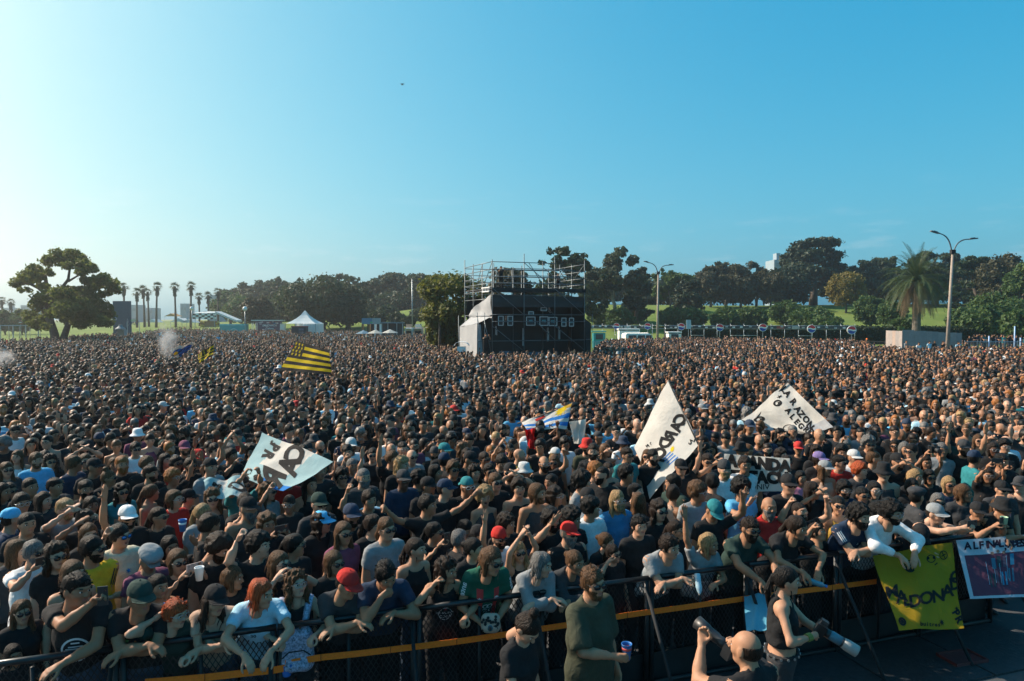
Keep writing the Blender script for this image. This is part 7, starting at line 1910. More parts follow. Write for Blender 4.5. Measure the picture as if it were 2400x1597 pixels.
def parse(o):
	k = dict(pose='down'); ex = {}
	for t in o.split():
		if t == 'f': k['fem'] = True
		elif t == 'kid': ex['kid'] = 1
		elif t == 'rail': ex['rail'] = 1
		elif t in ('sun', 'clear', 'blue', 'white'): k['glasses'] = t
		elif t == 'sun0': pass
		elif t.startswith('beard'): k['beard'] = int(t[5:])
		elif t.startswith('bc:'): k['bc'] = t[3:]
		elif t[0] == '@': k['pose'] = t[1:]
		elif t == 'bald': k['hair'] = 'bald'
		elif ':' in t:
			a, b = t.split(':')
			if a in ('cap', 'capback', 'bucket', 'beanie', 'bandana', 'flatcap'): k['hat'], k['hatc'] = a, b
			elif a in ('tee', 'tank', 'polo', 'loose'): k['shirt'], k['sc'] = a, b
			elif a == 'sw': k['shirt'], k['sc'] = 'long', b
			else: k['hair'], k['hc'] = a, b
		elif t[0] == 'H': ex['H'] = float(t[1:])
		elif t[0] == 'v': ex['v'] = float(t[1:])
		elif t[0] == 'y': ex['yaw'] = float(t[1:])
		elif t[0] == 'n': k['nod'] = R(float(t[1:]))
		elif t[0] == 'l': k['lean'] = R(float(t[1:]))
		elif t[0] == 'm': k['mouth'] = int(t[1:])
		elif t[0] == 's': k['skin'] = int(t[1:])
		elif t[0] == 'b': k['bulk'] = float(t[1:])
	return k, ex
def head_offset(k):
	lean = k.get('lean', 0.0); piv = np.array([0, 0, .95]); h = rotx(-lean) @ (np.array([0, .012, 1.605]) - piv) + piv
	return h + np.array([0, .028, .02])
SPOTS = []            # (x, y) of everyone placed as an individual
FACEPX = []           # where their faces show
rp = random.Random(11)
named = {}
def rot2(v, a): return Vector((v[0] * math.cos(a) - v[1] * math.sin(a), v[0] * math.sin(a) + v[1] * math.cos(a)))
rows = [l for l in T.strip().split('\n')]
specs = []
for l in rows:
	t, x, y, o, lab = l.split('|'); x0, y0, s = TILES[t]
	k, ex = parse(o); specs.append((x0 + float(x) * s, y0 + float(y) * s, k, ex, lab))
specs.sort(key=lambda s: -s[1])
for n_, (px, py, k, ex, lab) in enumerate(specs):
	fem = k.get('fem', False)
	H = ex.get('H', (1.64 if fem else 1.75) + rp.uniform(-.05, .05))
	hp = head_offset(k)
	def solve(H):
		sc = H / 1.75; q = at_z(px, py, hp[2] * sc)
		fd = (STAGE - q); fd.z = 0; fd.normalize()
		if ex.get('rail'): fd = -BV
		ang = math.atan2(-fd.x, fd.y); o2 = rot2((hp[0] * sc, hp[1] * sc), ang)
		return Vector((q.x - o2.x, q.y - o2.y, 0)), fd
	p, fd = solve(H)
	want = .27 if ex.get('rail') else (ex.get('v') or .62)
	v_ = to_uv(p)[1]
	if ex.get('rail') or ex.get('kid') or v_ < want:
		if ex.get('kid'): want = .30
		lo, hi = (1.0, 1.5) if ex.get('kid') else (1.40, 1.96)
		for _ in range(24):
			mid = (lo + hi) / 2
			if to_uv(solve(mid)[0])[1] > want: lo = mid
			else: hi = mid
		H = (lo + hi) / 2; p, fd = solve(H)
		u_, v_ = to_uv(p)
		if v_ < want - .02: p = uv(u_, want); 
	# keep bodies apart: step back along the sight line while too near someone in front
	if not ex.get('rail') and not ex.get('kid'):
		for _ in range(14):
			if all((p.x - a) ** 2 + (p.y - b) ** 2 > .33 ** 2 for a, b in SPOTS): break
			H -= .02; p, fd = solve(H)
			if H < 1.46: break
	SPOTS.append((p.x, p.y)); FACEPX.append((px, py, p.y))
	# the head turns as in the photo: yaw is measured from the camera (0) towards picture right
	cam_dir = math.atan2(-(0 - p.x), (0 - p.y)); body = math.atan2(-fd.x, fd.y)
	turn = 0.0
	if 'yaw' in ex:
		yw = R(ex['yaw'])
		look = cam_dir + yw           # rotating towards picture right
		d_ = (look - body + math.pi) % (2 * math.pi) - math.pi
		if abs(d_) > 1.15:
			turn = d_ - math.copysign(.6, d_); d_ -= turn
			if ex.get('rail'): turn = 0; d_ = max(-1.2, min(1.2, d_))
		k['yaw'] = -round(d_ / .15) * .15
	fd2 = rot2(fd, turn)
	lod = 0 if to_uv(p)[1] < .9 else 1
	k.setdefault('skin', rp.choice((0, 0, 1, 1, 2, 2, 3)))
	k['tilt'] = round(rp.uniform(-.12, .12), 1)
	trous = rp.choice(('blk', 'blk', 'blk', 'cha', 'den'))
	o = person(p, H, fd2, lab, face=n_ % 6, lod=lod, trousers=trous, group='concert-goers', **k)
	o['_px'] = px; named[lab] = (o, k)
	if ex.get('kid'): o.scale = (H / 1.75,) * 3
# ------------------------------------------------------------------ people in the pit and things held
def hand_world(lab_or_o, side):
	o = lab_or_o; info = PEOPLE[o['_info']][1]; sc = PEOPLE[o['_info']][2]
	W, E, palm = info['hands'][side]; d = (W - E) / np.linalg.norm(W - E); pn = np.asarray(palm, float); pn = pn - d * (pn @ d); pn /= np.linalg.norm(pn) + 1e-9
	pl = W + d * .085 + pn * .032
	M = Matrix.Translation(o.location) @ Matrix.Rotation(o.rotation_euler.z, 4, 'Z')
	tr = lambda v: M @ Vector((np.asarray(v) * sc).tolist())
	dw = (M.to_3x3() @ Vector(d.tolist())).normalized(); pw = (M.to_3x3() @ Vector(pn.tolist())).normalized()
	return tr(pl), dw, pw
PH = mat('phone_glass', (.012, .013, .016), .12, spec=.8)
def phone(o, side, label, case=M_BLACK, wide=False, both=False):
	p, d, n = hand_world(o, side)
	if both:
		p2, d2, n2 = hand_world(o, -side); p = (p + p2) / 2 + Vector((0, 0, .02))
	fwd = Matrix.Rotation(o.rotation_euler.z, 3, 'Z') @ Vector((0, 1, 0))
	z = Vector((0, 0, 1)); x = fwd.cross(z); R3 = Matrix((x, fwd, z)).transposed()
	r = empty('phone', p + fwd * .012); tag(r, label, 'phone', 'phones held up')
	sz = (.152, .009, .073) if wide or both else (.073, .009, .15)
	MB().box((0, 0, .02), sz, R3).build('body', case, r)
	MB().box(R3 @ Vector((0, -.0052, 0)) + Vector((0, 0, .02)), (sz[0] * .93, .0012, sz[2] * .95), R3).build('screen', PH, r)
	MB().box(R3 @ Vector((-sz[0] * .3, .0056, sz[2] * .3)) + Vector((0, 0, .02)), (.022, .003, .022), R3).build('camera_bump', PH, r)
P_ = lambda s: next(v[0] for kk, v in named.items() if s in kk)
phone(P_('round white emblem'), 1, 'black phone held upright by the round-emblem tee')
phone(P_('clutching a blue phone'), 1, 'phone in bright blue case held at the chest', mat('case_blue', (.02, .16, .48), .4))
phone(P_('behind the maroon banner'), 1, 'pink phone at the photo edge', mat('case_pink', (.45, .15, .2), .4))
phone(P_('holding a phone level'), 1, 'dark phone held level over a white tee', wide=True)
phone(P_('ROCK tee'), 1, 'phone in patterned case held sideways by both hands', mat('case_pattern', (.30, .22, .2), .5, var=.6, scale=60), both=True)
phone(P_('wind-blown'), 1, 'dark phone held sideways before wind-blown hair', both=True)
phone(P_('slicked dark hair'), 1, 'phone held up by the slicked-back hair')
phone(P_('washed grey cap'), 1, 'black phone at the end of two outstretched arms', both=True)
phone(P_('green cup'), 1, 'phone held up beside the green cup')
phone(P_('reaching up to film'), 1, 'dark phone lifted high at the photo edge side', both=True)
phone(P_('phone at the face'), 1, 'phone before the round white logo tee')
p, d, n = hand_world(P_('camera up with both arms'), 1); p2, _, _ = hand_world(P_('camera up with both arms'), -1); p = (p + p2) / 2
def camera_body(root, o, fwd, up):
	x = fwd.cross(up).normalized(); R3 = Matrix((x, fwd, up)).transposed()
	MB().box(o, (.14, .065, .10), R3).box(o + R3 @ Vector((0, 0, .065)), (.06, .06, .04), R3).box(o + R3 @ Vector((.055, -.01, 0)), (.03, .085, .10), R3).build('camera_body', M_BLACK, root)
	return R3
r = empty('camera', p); tag(r, 'black camera lifted high by two arms', 'camera'); f_ = Vector((.1, -1, -.1)).normalized(); R3 = camera_body(r, Vector((0, 0, .03)), f_, Vector((0, 0, 1)))
MB().lathe([(.036, .0), (.036, .06), (.04, .09)], 14, Vector((0, 0, .03)) + f_ * .03, R3 @ Matrix.Rotation(-math.pi / 2, 3, 'X')).build('lens', M_BLACK, r)
def cup(o, side, label, c, off=Vector((0, 0, 0)), m2=None, liquid=None):
	p, d, n = hand_world(o, side) if o is not None else (off, None, None)
	if o is not None: p = p + off
	r = empty('plastic_cup', p); tag(r, label, 'cup', 'drink cups')
	MB().lathe([(.029, -.06), (.041, .055), (.043, .058), (.043, .062), (.038, .060), (.037, .05), (.028, -.05)], 18).build('cup', c, r, True)
	if m2: MB().lathe([(.0362, .01), (.0395, .035)], 18).build('band', m2, r, True)
	return r
CB = mat('cup_blue', (.03, .15, .42), .4)
b = empty('water_bottle', at_v(1370 - 12, 1398, 0)); bpy.data.objects.remove(b)
def bottle(p, label, c, rot=None, h=.2, cap=None):
	r = empty('water_bottle', p); tag(r, label, 'bottle', 'water bottles')
	MB().lathe([(.001, -.1), (.031, -.1), (.033, -.06), (.030, -.02), (.033, .02), (.031, .06), (.014, .09), (.013, .10)], 14, rot=rot).build('bottle', c, r, True)
	q = Vector((0, 0, .108)); q = rot @ q if rot is not None else q
	MB().lathe([(.016, -.01), (.016, .012)], 10, q, rot).build('cap', cap or M_BLACK, r, True)
PET = mat('clear_plastic', (.30, .42, .48), .1, spec=.8); PETB = mat('blue_plastic', (.06, .18, .24), .12, spec=.8)
p, _, _ = hand_world(P_('football jersey'), 1); p2, _, _ = hand_world(P_('football jersey'), -1); bottle((p + p2) / 2, 'blue-tinted bottle gripped in both hands by the football jersey', PETB, Matrix.Rotation(1.2, 3, 'X'))
p, _, _ = hand_world(P_('grey-blue polo'), 1); bottle(p + Vector((.05, -.06, -.03)), 'clear bottle in the hands of the grey-blue polo', PET, Matrix.Rotation(2.6, 3, 'X'))
p, _, _ = hand_world(P_('reaching down with a bottle'), -1); bottle(p + Vector((0, -.02, -.05)), 'blue-capped bottle hanging down before the barrier', PETB, Matrix.Rotation(1.9, 3, 'Y'), cap=mat('case_blue', (.02, .16, .48), .4))
p, _, _ = hand_world(P_('teal bottle'), 1); bottle(p + Vector((.0, -.12, .42)), 'small teal bottle in the shade behind the clapping man', PETB)
cup(P_('green cup'), -1, 'pale green plastic cup raised beside a phone', mat('cup_green', (.35, .50, .33), .3), Vector((0, 0, .03)))
cup(None, 0, 'white cup with red band tilted in a filming hand', M_WHITE, at_y(467, 1345, P_('ROCK tee').location.y - .35))
cup(None, 0, 'blue and white cup behind the pale cap', CB, at_y(428, 1232, P_('straps').location.y + .9), M_WHITE)
cup(None, 0, 'blue plastic cup lifted before the white flag', CB, yk(1530, 980, 10.5), M_WHITE)
# backpack worn on the front by the person in round glasses
o = P_('floral backpack'); fl = Matrix.Rotation(o.rotation_euler.z, 3, 'Z'); sc = o.scale[0]
FLOR = mat('floral_cloth', (.30, .31, .42), .9, var=.85, scale=55)
r = empty('backpack', o.location + fl @ Vector((0, .25, 1.02)) * sc, o.rotation_euler.z); tag(r, 'pale floral backpack worn on the chest behind the barrier', 'backpack')
f = Field((-.17, -.09, -.22), (.17, .09, .24), .02); f.cone((-.07, 0, -.12), (-.07, 0, .12), .09, .075, 1, .06); f.cone((.07, 0, -.12), (.07, 0, .12), .09, .075, 1, .06); V, F = f.mesh(); obj('bag', mesh_np('bag', V, F, [FLOR]), r)
f = Field((-.13, .02, -.2), (.13, .13, .02), .02); f.cone((-.06, .06, -.12), (.06, .06, -.12), .055, .055, 1, .04); V, F = f.mesh(); obj('front_pocket', mesh_np('pocket', V, F, [FLOR]), r)
for s in (-1, 1): MB().tube([(s * .07, .0, .18), (s * .10, -.06, .32), (s * .13, -.16, .40)], [.028, .032, .034], 8).build('strap', FLOR, r, True)
MB().tube([(-.035, .02, .19), (-.03, .03, .235), (.03, .03, .235), (.035, .02, .19)], .012, 6).build('handle', mat('handle_tan', (.22, .14, .06), .7), r, True)
MB().tube([(-.12, .09, -.03), (-.06, .115, .03), (.06, .115, .03), (.12, .09, -.03)], .006, 5).build('zip', M_MATTBLACK, r)
# dotted pouch before the football jersey
o = P_('football jersey'); fl = Matrix.Rotation(o.rotation_euler.z, 3, 'Z')
r = empty('dotted_pouch', at_v(1150, 1460, -.12)); tag(r, 'pouch with dark dots hanging over the barrier below the football jersey', 'pouch')
f = Field((-.1, -.05, -.11), (.1, .05, .11), .012); f.cone((-.03, 0, -.03), (.03, 0, -.03), .065, .065, 1, .03); f.cone((-.04, 0, .04), (.04, 0, .04), .05, .05, 1, .03); V, F = f.mesh(); obj('bag', mesh_np('pouch', V, F, [mat('pouch_cloth', (.38, .30, .24), .8)]), r)
g = random.Random(6)
for i in range(22):
	x, z = g.uniform(-.08, .08), g.uniform(-.08, .08); y = -.062 + .5 * (x * x + z * z) * 5
	MB().lathe([(.014, -.003), (.014, .003)], 8, (x, y, z), Matrix.Rotation(math.pi / 2, 3, 'X')).build('dot', M_MATTBLACK, r)
# ---- pit figures
def pit(px, py, H, label, fdir, k, ex_yaw=None, Hmin=None):
	hp = head_offset(k); sc = H / 1.75; q = at_z(px, py, hp[2] * sc); ang = math.atan2(-fdir[0], fdir[1]); o2 = rot2((hp[0] * sc, hp[1] * sc), ang)
	p = Vector((q.x - o2.x, q.y - o2.y, 0))
	o = person(p, H, fdir, label, lod=0, **k); named[label] = (o, k); return o
km = pit(1391, 1368, 1.80, 'person in oversized khaki tee and sunglasses holding a blue cup in the pit', (.62, -.78), dict(pose='cup_r', hair='short', hc='m', glasses='sun', beard=1, shirt='loose', sc='oli', hem=.62, yaw=.15, face=2, skin=0, trousers='blk', bulk=.92))
cup(km, 1, 'blue paper cup held by the person in khaki', CB, Vector((0, 0, .035)), mat('cup_red', (.45, .06, .05), .4))
pw = pit(1234, 1465, 1.66, 'person in black tee with hair bun looking down at a phone in the pit', (.75, -.65), dict(pose='text_r', fem=True, hair='topbun', hc='d', shirt='tee', sc='blk', nod=.75, lean=.12, face=1, skin=1, trousers='blk'))
p, d, n = hand_world(pw, 1); r = empty('phone', p); tag(r, 'black phone looked down at in the pit', 'phone', 'phones held up'); MB().box((.03, -.02, .015), (.15, .074, .009), Matrix.Rotation(-.6, 3, 'Z')).build('body', M_BLACK, r); MB().box((.03, -.02, .0205), (.14, .068, .001), Matrix.Rotation(-.6, 3, 'Z')).build('screen', PH, r)
ph = pit(1845, 1362, 1.68, 'photographer in black sleeveless top and belt holding a camera with pale long lens', (.92, -.38), dict(pose='camera', fem=True, hair='pony', hc='k', shirt='tank', sc='blk', hem=1.06, yaw=-.1, face=3, skin=1, trousers='cha', nod=.05))
p, d, n = hand_world(ph, 1); p2, _, _ = hand_world(ph, -1)
r = empty('camera', p); tag(r, 'camera with long pale grey telephoto lens held in the pit', 'camera')
ax = Vector((.80, -.30, -.45)).normalized(); up = Vector((.35, -.1, .8)); up = (up - ax * up.dot(ax)).normalized(); R3 = camera_body(r, Vector((.02, 0, .03)), ax, up)
RL = R3 @ Matrix.Rotation(-math.pi / 2, 3, 'X')
o_ = Vector((.02, 0, .03)) + ax * .03
MB().lathe([(.034, 0), (.036, .04), (.036, .05)], 18, o_, RL).build('lens_mount', M_BLACK, r, True)
MB().lathe([(.038, .05), (.042, .07), (.042, .15)], 18, o_, RL).build('lens_barrel', mat('lens_teal', (.05, .14, .19), .4), r, True)
MB().lathe([(.043, .15), (.043, .165)], 18, o_, RL).build('focus_ring', M_BLACK, r, True)
MB().lathe([(.044, .165), (.050, .20), (.051, .29), (.046, .292), (.044, .25), (.001, .245)], 20, o_, RL).build('lens_hood', mat('lens_pale', (.27, .27, .26), .5), r, True)
for i in range(14):
	a = i / 14 * 6.283; q_ = ph.location + Vector((math.cos(a) * .175, math.sin(a) * .14, .985)) * 1.0
r = None
belt = MB(); bx_ = [(math.cos(i / 20 * 6.2832) * .178, math.sin(i / 20 * 6.2832) * .142, .975) for i in range(21)]
belt.tube(bx_, .016, 6, cap=False); bo = belt.build('belt', M_MATTBLACK, ph)
for i in range(16):
	a = i / 16 * 6.283; MB().lathe([(.012, -.004), (.012, .004)], 8, (math.cos(a) * .196, math.sin(a) * .158, .975), Matrix.Rotation(a, 3, 'Z') @ Matrix.Rotation(math.pi / 2, 3, 'Y')).build('stud', M_STEEL, bo)
W_, E_, _pl = PEOPLE[ph['_info']][1]['hands'][1]; d_ = (W_ - E_); MB().tube([W_ - d_ * .12, W_ - d_ * .30], .037, 10).build('wristband', mat('wrist_green', (.12, .16, .03), .7), ph)
bp_ = pit(1748, 1520, 1.72, 'bald photographer in dark tee seen from behind aiming a black telephoto lens', (-.55, .83), dict(pose='camera_up', hair='ring', hc='d', shirt='tee', sc='blk', bulk=1.2, yaw=-.1, face=4, skin=0, trousers='blk'))
p, d, n = hand_world(bp_, -1)
r = empty('camera', at_y(1700, 1512, bp_.location.y + .25)); tag(r, 'black camera with telephoto lens raised by the bald photographer', 'camera')
ax = Vector((-.62, .70, .36)).normalized(); up = Vector((.1, -.1, 1)); up = (up - ax * up.dot(ax)).normalized(); R3 = camera_body(r, Vector((.03, -.03, -.02)), ax, up); RL = R3 @ Matrix.Rotation(-math.pi / 2, 3, 'X')
MB().lathe([(.036, 0), (.038, .06), (.034, .07), (.040, .10), (.040, .17), (.044, .175), (.050, .27), (.046, .27), (.044, .2), (.001, .19)], 20, Vector((.03, -.03, -.02)) + ax * .03, RL).build('lens', M_BLACK, r, True)
# people on and beside the tower
for i, (x, y, lab, k) in enumerate([(1.05, 1.5, 'dark-clothed operator up on the left of the tower deck', dict(pose='phone_both', hat='cap', sc='blk')), (4.75, 1.8, 'dark-clothed operator crouched at the right of the tower deck', dict(pose='hold_front', sc='blk', hair='short'))]):
	p = tw(x, y, 0); person(p, 1.6 if i == 0 else 1.25, (.4, -.9), lab, z=5.09 * TK + 3.85 - 3.4 * TK, lod=2, trousers='blk', **k)
p = tw(-.62, -.7, 0); person(p, 1.76, (.5, -.86), 'camera operator standing raised at the grey tower wing', z=1.15, lod=1, pose='camera_up', hat='cap', hatc='blk', sc='blk', trousers='blk', hair='short')
r = empty('riser', (p.x, p.y, 0)); tag(r, 'black riser box under the tower camera operator', 'riser'); MB().box((0, 0, .55), (.8, .8, 1.1)).build('box', M_MATTBLACK, r); MB().box((0, 0, 1.12), (.84, .84, .04)).build('top', M_MATTBLACK, r)
for i, (px, py, Y, lab, k) in enumerate([(2124, 800, 54, 'person in grey top before the plywood hoarding, leftmost', dict(sc='gry', pose='folded')), (2153, 815, 50, 'person in white and blue top left of the street lamp', dict(sc='wht')), (2178, 806, 53, 'person in pale blue tee before the plywood hoarding', dict(sc='lbl')), (2190, 812, 53, 'dark-clad person beside the pale blue tee', dict(sc='blk', fem=True, hair='long')),
									   (2210, 808, 53, 'person in black with camera just left of the street lamp', dict(sc='blk', pose='phone_both')), (2245, 814, 51, 'person in light tee with bag strap right of the street lamp', dict(sc='lbl', pose='fist_l')), (2263, 812, 52, 'person in dark camouflage by the railing end', dict(sc='oli')), (2031, 800, 60, 'person in bright orange vest on the lawn', dict(sc='ora', shirt='tank', hatc='ora', hat='cap')), (2322, 824, 45, 'person in long grey coat before the platform railing', dict(sc='gry', shirt='long')), (2390, 832, 42, 'person in striped jacket near the platform corner', dict(sc='blk', shirt='long'))]):
	p = yk(px, py, Y); person((p.x, p.y), 1.72, (.1, -1), lab, lod=2, trousers=('den', 'blk')[i % 2], group='people by the hoarding', face=i % 6, **k)
ORD = 'first second third fourth fifth sixth seventh eighth ninth tenth eleventh twelfth thirteenth fourteenth fifteenth'.split()
for i in range(15):
	p = yk(2272 + i * 9.2 + rp.uniform(-3, 3), 780, Yp + .5 + (i % 3) * .75); c_ = ('blk', 'blk', 'nav', 'cha', 'teal')[i % 5]
	person((p.x, p.y), rp.uniform(1.62, 1.78), (.05, -1), f'{["dark-clad", "black-clad", "navy-clad", "grey-clad", "teal-clad"][i % 5]} spectator on the raised platform, {ORD[i]} from its left end', lod=2, z=PZ, sc=c_, pose=('down', 'folded', 'clap', 'rail_cross')[i % 4], fem=i % 3 == 0, hair=('short', 'long', 'crop')[i % 3], hat='cap' if i % 4 == 1 else None, glasses='sun' if i % 2 else None, group='platform spectators', face=i % 6)
# ------------------------------------------------------------------ the rest of the crowd
def crowd_far(px):
	return KY * np.interp(px, [-200, 60, 120, 330, 420, 560, 700, 820, 900, 1000, 1060, 1110, 1150, 1385, 1420, 1640, 1800, 2000, 2060, 2160, 2280, 2500], [62, 62, 70, 95, 150, 150, 120, 110, 105, 85, 60, 44, 36.3, 36.3, 60, 66, 64, 58, 44, 42, 44, 44])
gr = np.random.default_rng(5)
cand = []
v = .75
while v < 190:
	Yc = v
	su = .49 if v < 14 else (.54 if v < 40 else (.62 if v < 70 else .95))
	sv = .55 if v < 14 else (.60 if v < 40 else (.70 if v < 70 else 1.1))
	us = np.arange(-140, 120, su); us = us + gr.uniform(-.16, .16, len(us)) + gr.random() * su
	vv = v + gr.uniform(-.18, .18, len(us))
	X = B0.x + BU.x * us + BV.x * vv; Yw = B0.y + BU.y * us + BV.y * vv
	ok = (Yw > 5)
	X, Yw = X[ok], Yw[ok]
	px = 1200 + FPX * X / Yw
	ok = (px > -130) & (px < 2530) & (Yw < crowd_far(px))
	X, Yw, px = X[ok], Yw[ok], px[ok]
	keep = gr.random(len(X)) < np.interp(Yw, [0, 40, 70, 110, 160], [.97, .95, .85, .6, .4])
	cand += list(zip(X[keep], Yw[keep], px[keep]))
	v += sv
cand = np.array(cand)
# not inside the tower, nor under flags' poles, nor where someone already stands
c_, s_ = math.cos(-T_RZ), math.sin(-T_RZ)
tx = (cand[:, 0] - T_FL.x) * c_ - (cand[:, 1] - T_FL.y) * s_; ty = (cand[:, 0] - T_FL.x) * s_ + (cand[:, 1] - T_FL.y) * c_
cand = cand[~((tx > -1.9) & (tx < 8.4) & (ty > -1.3) & (ty < 7.5))]
SP_ = np.array(SPOTS); FP = np.array(FACEPX)
guard = [(x, y, 8.0 * KY) for x in range(1702, 1850, 14) for y in (1085, 1115, 1130)] + [(x, y, 8.6 * KY) for x, y in ((1500, 1060), (1520, 1100), (1530, 1150), (1560, 1100), (1600, 1060), (1570, 1000), (1590, 1010))] + [(x, y, 10.6 * KY) for x, y in ((1770, 990), (1800, 995), (1830, 1005), (1860, 1010), (1890, 1012), (1920, 1005))] + [(x, y, 7 * KY) for x, y in ((580, 1130), (610, 1140), (640, 1150), (670, 1140), (700, 1120), (740, 1095))] + [(x, y, 11 * KY) for x in (1245, 1265, 1285, 1305, 1320) for y in (1005,)] + [(x, 872, 20 * KY) for x in range(665, 775, 9)] + [(x, 850, 27 * KY) for x in (465, 475, 485, 495)] + [(x, 840, 28 * KY) for x in (410, 420, 430, 440)]
FP = np.vstack([FP, np.array(guard)])
near = cand[:, 1] < 36
ok = np.ones(len(cand), bool)
for i in np.nonzero(near)[0]:
	x, y, px = cand[i]
	if y < 20 and ((SP_ - [x, y]) ** 2).sum(1).min() < .40 ** 2: ok[i] = False; continue
	z = 1.62; fpx, fpy = project((x, y, z))
	behind = FP[:, 2] > y + .05
	hid = behind & (np.abs(FP[:, 0] - fpx) < (.24 if y < 16 else .14) * FPX / y) & (FP[:, 1] > fpy - .14 * FPX / y)
	if hid.any(): ok[i] = False
cand = cand[ok]
cand = cand[np.argsort(cand[:, 1])]
N_IND = max(0, 296 - len([o for o in COL.objects if o.name.split('.')[0] == 'person']))
LAND = [(95, 1010, 'the photo edge'), (520, 1060, 'the pale lettered flag'), (790, 1010, 'the pale flag pole'), (1000, 1010, 'the wavy blond head'), (1255, 1000, 'the sun flag'), (1420, 1000, 'the white swung cloth'), (1560, 1000, 'the CARDONA flag'), (1700, 1010, 'the TACU banner'), (1850, 960, 'the RAZON flag'), (2000, 1000, 'the lilac cap'), (2200, 1010, 'the lifted camera'), (2380, 1010, 'the sunburnt person')]
HN = {'k': 'black', 'd': 'dark', 'm': 'brown', 'y': 'blond', 'r': 'red', 'g': 'grey', 'o': 'ginger'}
CN = {'blk': 'black', 'cha': 'charcoal', 'nav': 'navy', 'wht': 'white', 'lbl': 'pale blue', 'red': 'red', 'gry': 'grey', 'teal': 'teal', 'yel': 'yellow', 'oli': 'olive', 'sky': 'bright blue', 'crm': 'cream'}
POOL = ['down'] * 22 + ['up_r', 'fist_r', 'fist_l', 'up_l', 'clap', 'phone_r', 'point_r', 'horns_l', 'folded', 'clap_up', 'up_both', 'phone_up']
PN = {'down': '', 'up_r': 'arm up', 'fist_r': 'fist up', 'fist_l': 'fist up', 'up_l': 'arm up', 'clap': 'clapping', 'phone_r': 'hand at face', 'point_r': 'pointing', 'horns_l': 'horns sign', 'folded': 'arms folded', 'clap_up': 'clapping high', 'up_both': 'both arms up', 'phone_up': 'hands high'}
used_l = {}
def rand_look(r_):
	fem = r_.random() < .42
	k = dict(fem=fem, pose=r_.choice(POOL), hair=r_.choice(['long', 'bob', 'pony', 'bun', 'curl_long', 'long'] if fem else ['short', 'short', 'crop', 'curly', 'short', 'buzz']), hc=r_.choice('kkkkdddddddmmmyg'), shirt=r_.choice(['tee', 'tee', 'tee', 'tank'] if fem else ['tee', 'tee', 'tee', 'tee', 'polo']), sc=r_.choice(['blk'] * 12 + ['cha', 'cha', 'nav', 'gry', 'wht', 'lbl', 'red', 'teal', 'oli', 'sky']), skin=r_.choice((0, 0, 1, 1, 2, 2, 3, 4)), glasses='sun' if r_.random() < .45 else None, mouth=1 if r_.random() < .25 else 0)
	if r_.random() < (.12 if fem else .34): k['hat'] = r_.choice(('cap', 'cap', 'cap', 'capback', 'bucket', 'beanie')); k['hatc'] = r_.choice(('blk', 'blk', 'blk', 'blk', 'nav', 'cha', 'cha', 'lgy', 'dgn', 'red'))
	if not fem and r_.random() < .45: k['beard'] = r_.choice((1, 2))
	return k
r_ = random.Random(21)
for i in range(min(N_IND, len(cand))):
	x, y, px = cand[i]; k = rand_look(r_); H = (1.63 if k['fem'] else 1.74) + r_.uniform(-.06, .07)
	fd = (STAGE - Vector((x, y, 0))); fd.z = 0; fd.normalize(); fd = rot2(fd, r_.uniform(-.35, .35))
	fpx, fpy = project((x, y, H - .12)); lm = min(LAND, key=lambda l: (l[0] - fpx) ** 2 + (l[1] - fpy) ** 2)
	if k.get('hat'): hd = f'{CN.get(k["hatc"], {"lgy": "pale grey", "dgn": "dark green"}.get(k["hatc"]))} {({"cap": "cap", "capback": "backward cap", "bucket": "bucket hat", "beanie": "beanie"})[k["hat"]]}'
	else: hd = {'long': 'long', 'bob': 'chin-length', 'pony': 'ponytailed', 'bun': 'tied-up', 'curl_long': 'wild curly', 'short': 'short', 'crop': 'cropped', 'curly': 'curly', 'buzz': 'shaved'}[k['hair']] + ' ' + HN[k['hc']] + ' hair'
	bits = f'person with {hd}, {CN[k["sc"]]} top' + (', sunglasses' if k['glasses'] else '') + (f', {PN[k["pose"]]}' if PN[k['pose']] else '')
	dx, dy = fpx - lm[0], fpy - lm[1]
	rel = ('left of ' if dx < -25 else 'right of ' if dx > 25 else ('below ' if dy > 0 else 'above ')) + lm[2]
	if len((bits + ' ' + rel).split()) > 15: bits = bits.replace(', sunglasses', '')
	lab = f'{bits}, {rel}'
	n = used_l.get(lab, 0); used_l[lab] = n + 1
	if n: lab = bits + f', {["nearer", "farther"][n % 2]} {rel}'
	person((x, y), H, fd, lab, lod=1, face=i % 6, yaw=r_.choice((-.3, 0, .3)), trousers='blk', group='concert-goers', **k)
	SPOTS.append((x, y))
rest = cand[N_IND:]
# crowd figures: a set of variants set out on points; shirt, skin and hair colours vary by point
def inst_mat(name, attr, rough, spec=.3, var=.12, sheen=0):
	m, t, b = new_mat(name); a = t.nodes.new('ShaderNodeAttribute'); a.attribute_type = 'INSTANCER'; a.attribute_name = attr
	noise_color(t, b, None, var, 20, 3, src=a.outputs['Color']); b.inputs['Roughness'].default_value = rough; b.inputs['Specular IOR Level'].default_value = spec; b.inputs['Sheen Weight'].default_value = sheen; b.inputs['Sheen Roughness'].default_value = .35
	return m
IM = [inst_mat('crowd_skin', 'c_skin', .5, .3), inst_mat('crowd_shirt', 'c_shirt', .88, .2), inst_mat('crowd_hair', 'c_hair', .5, .18, .35, .03), inst_mat('crowd_hat', 'c_hat', .8), mat('crowd_trousers', (.02, .021, .024), .9), M_LENS, M_BROW]
VARS = bpy.data.collections.new('crowd_variants')
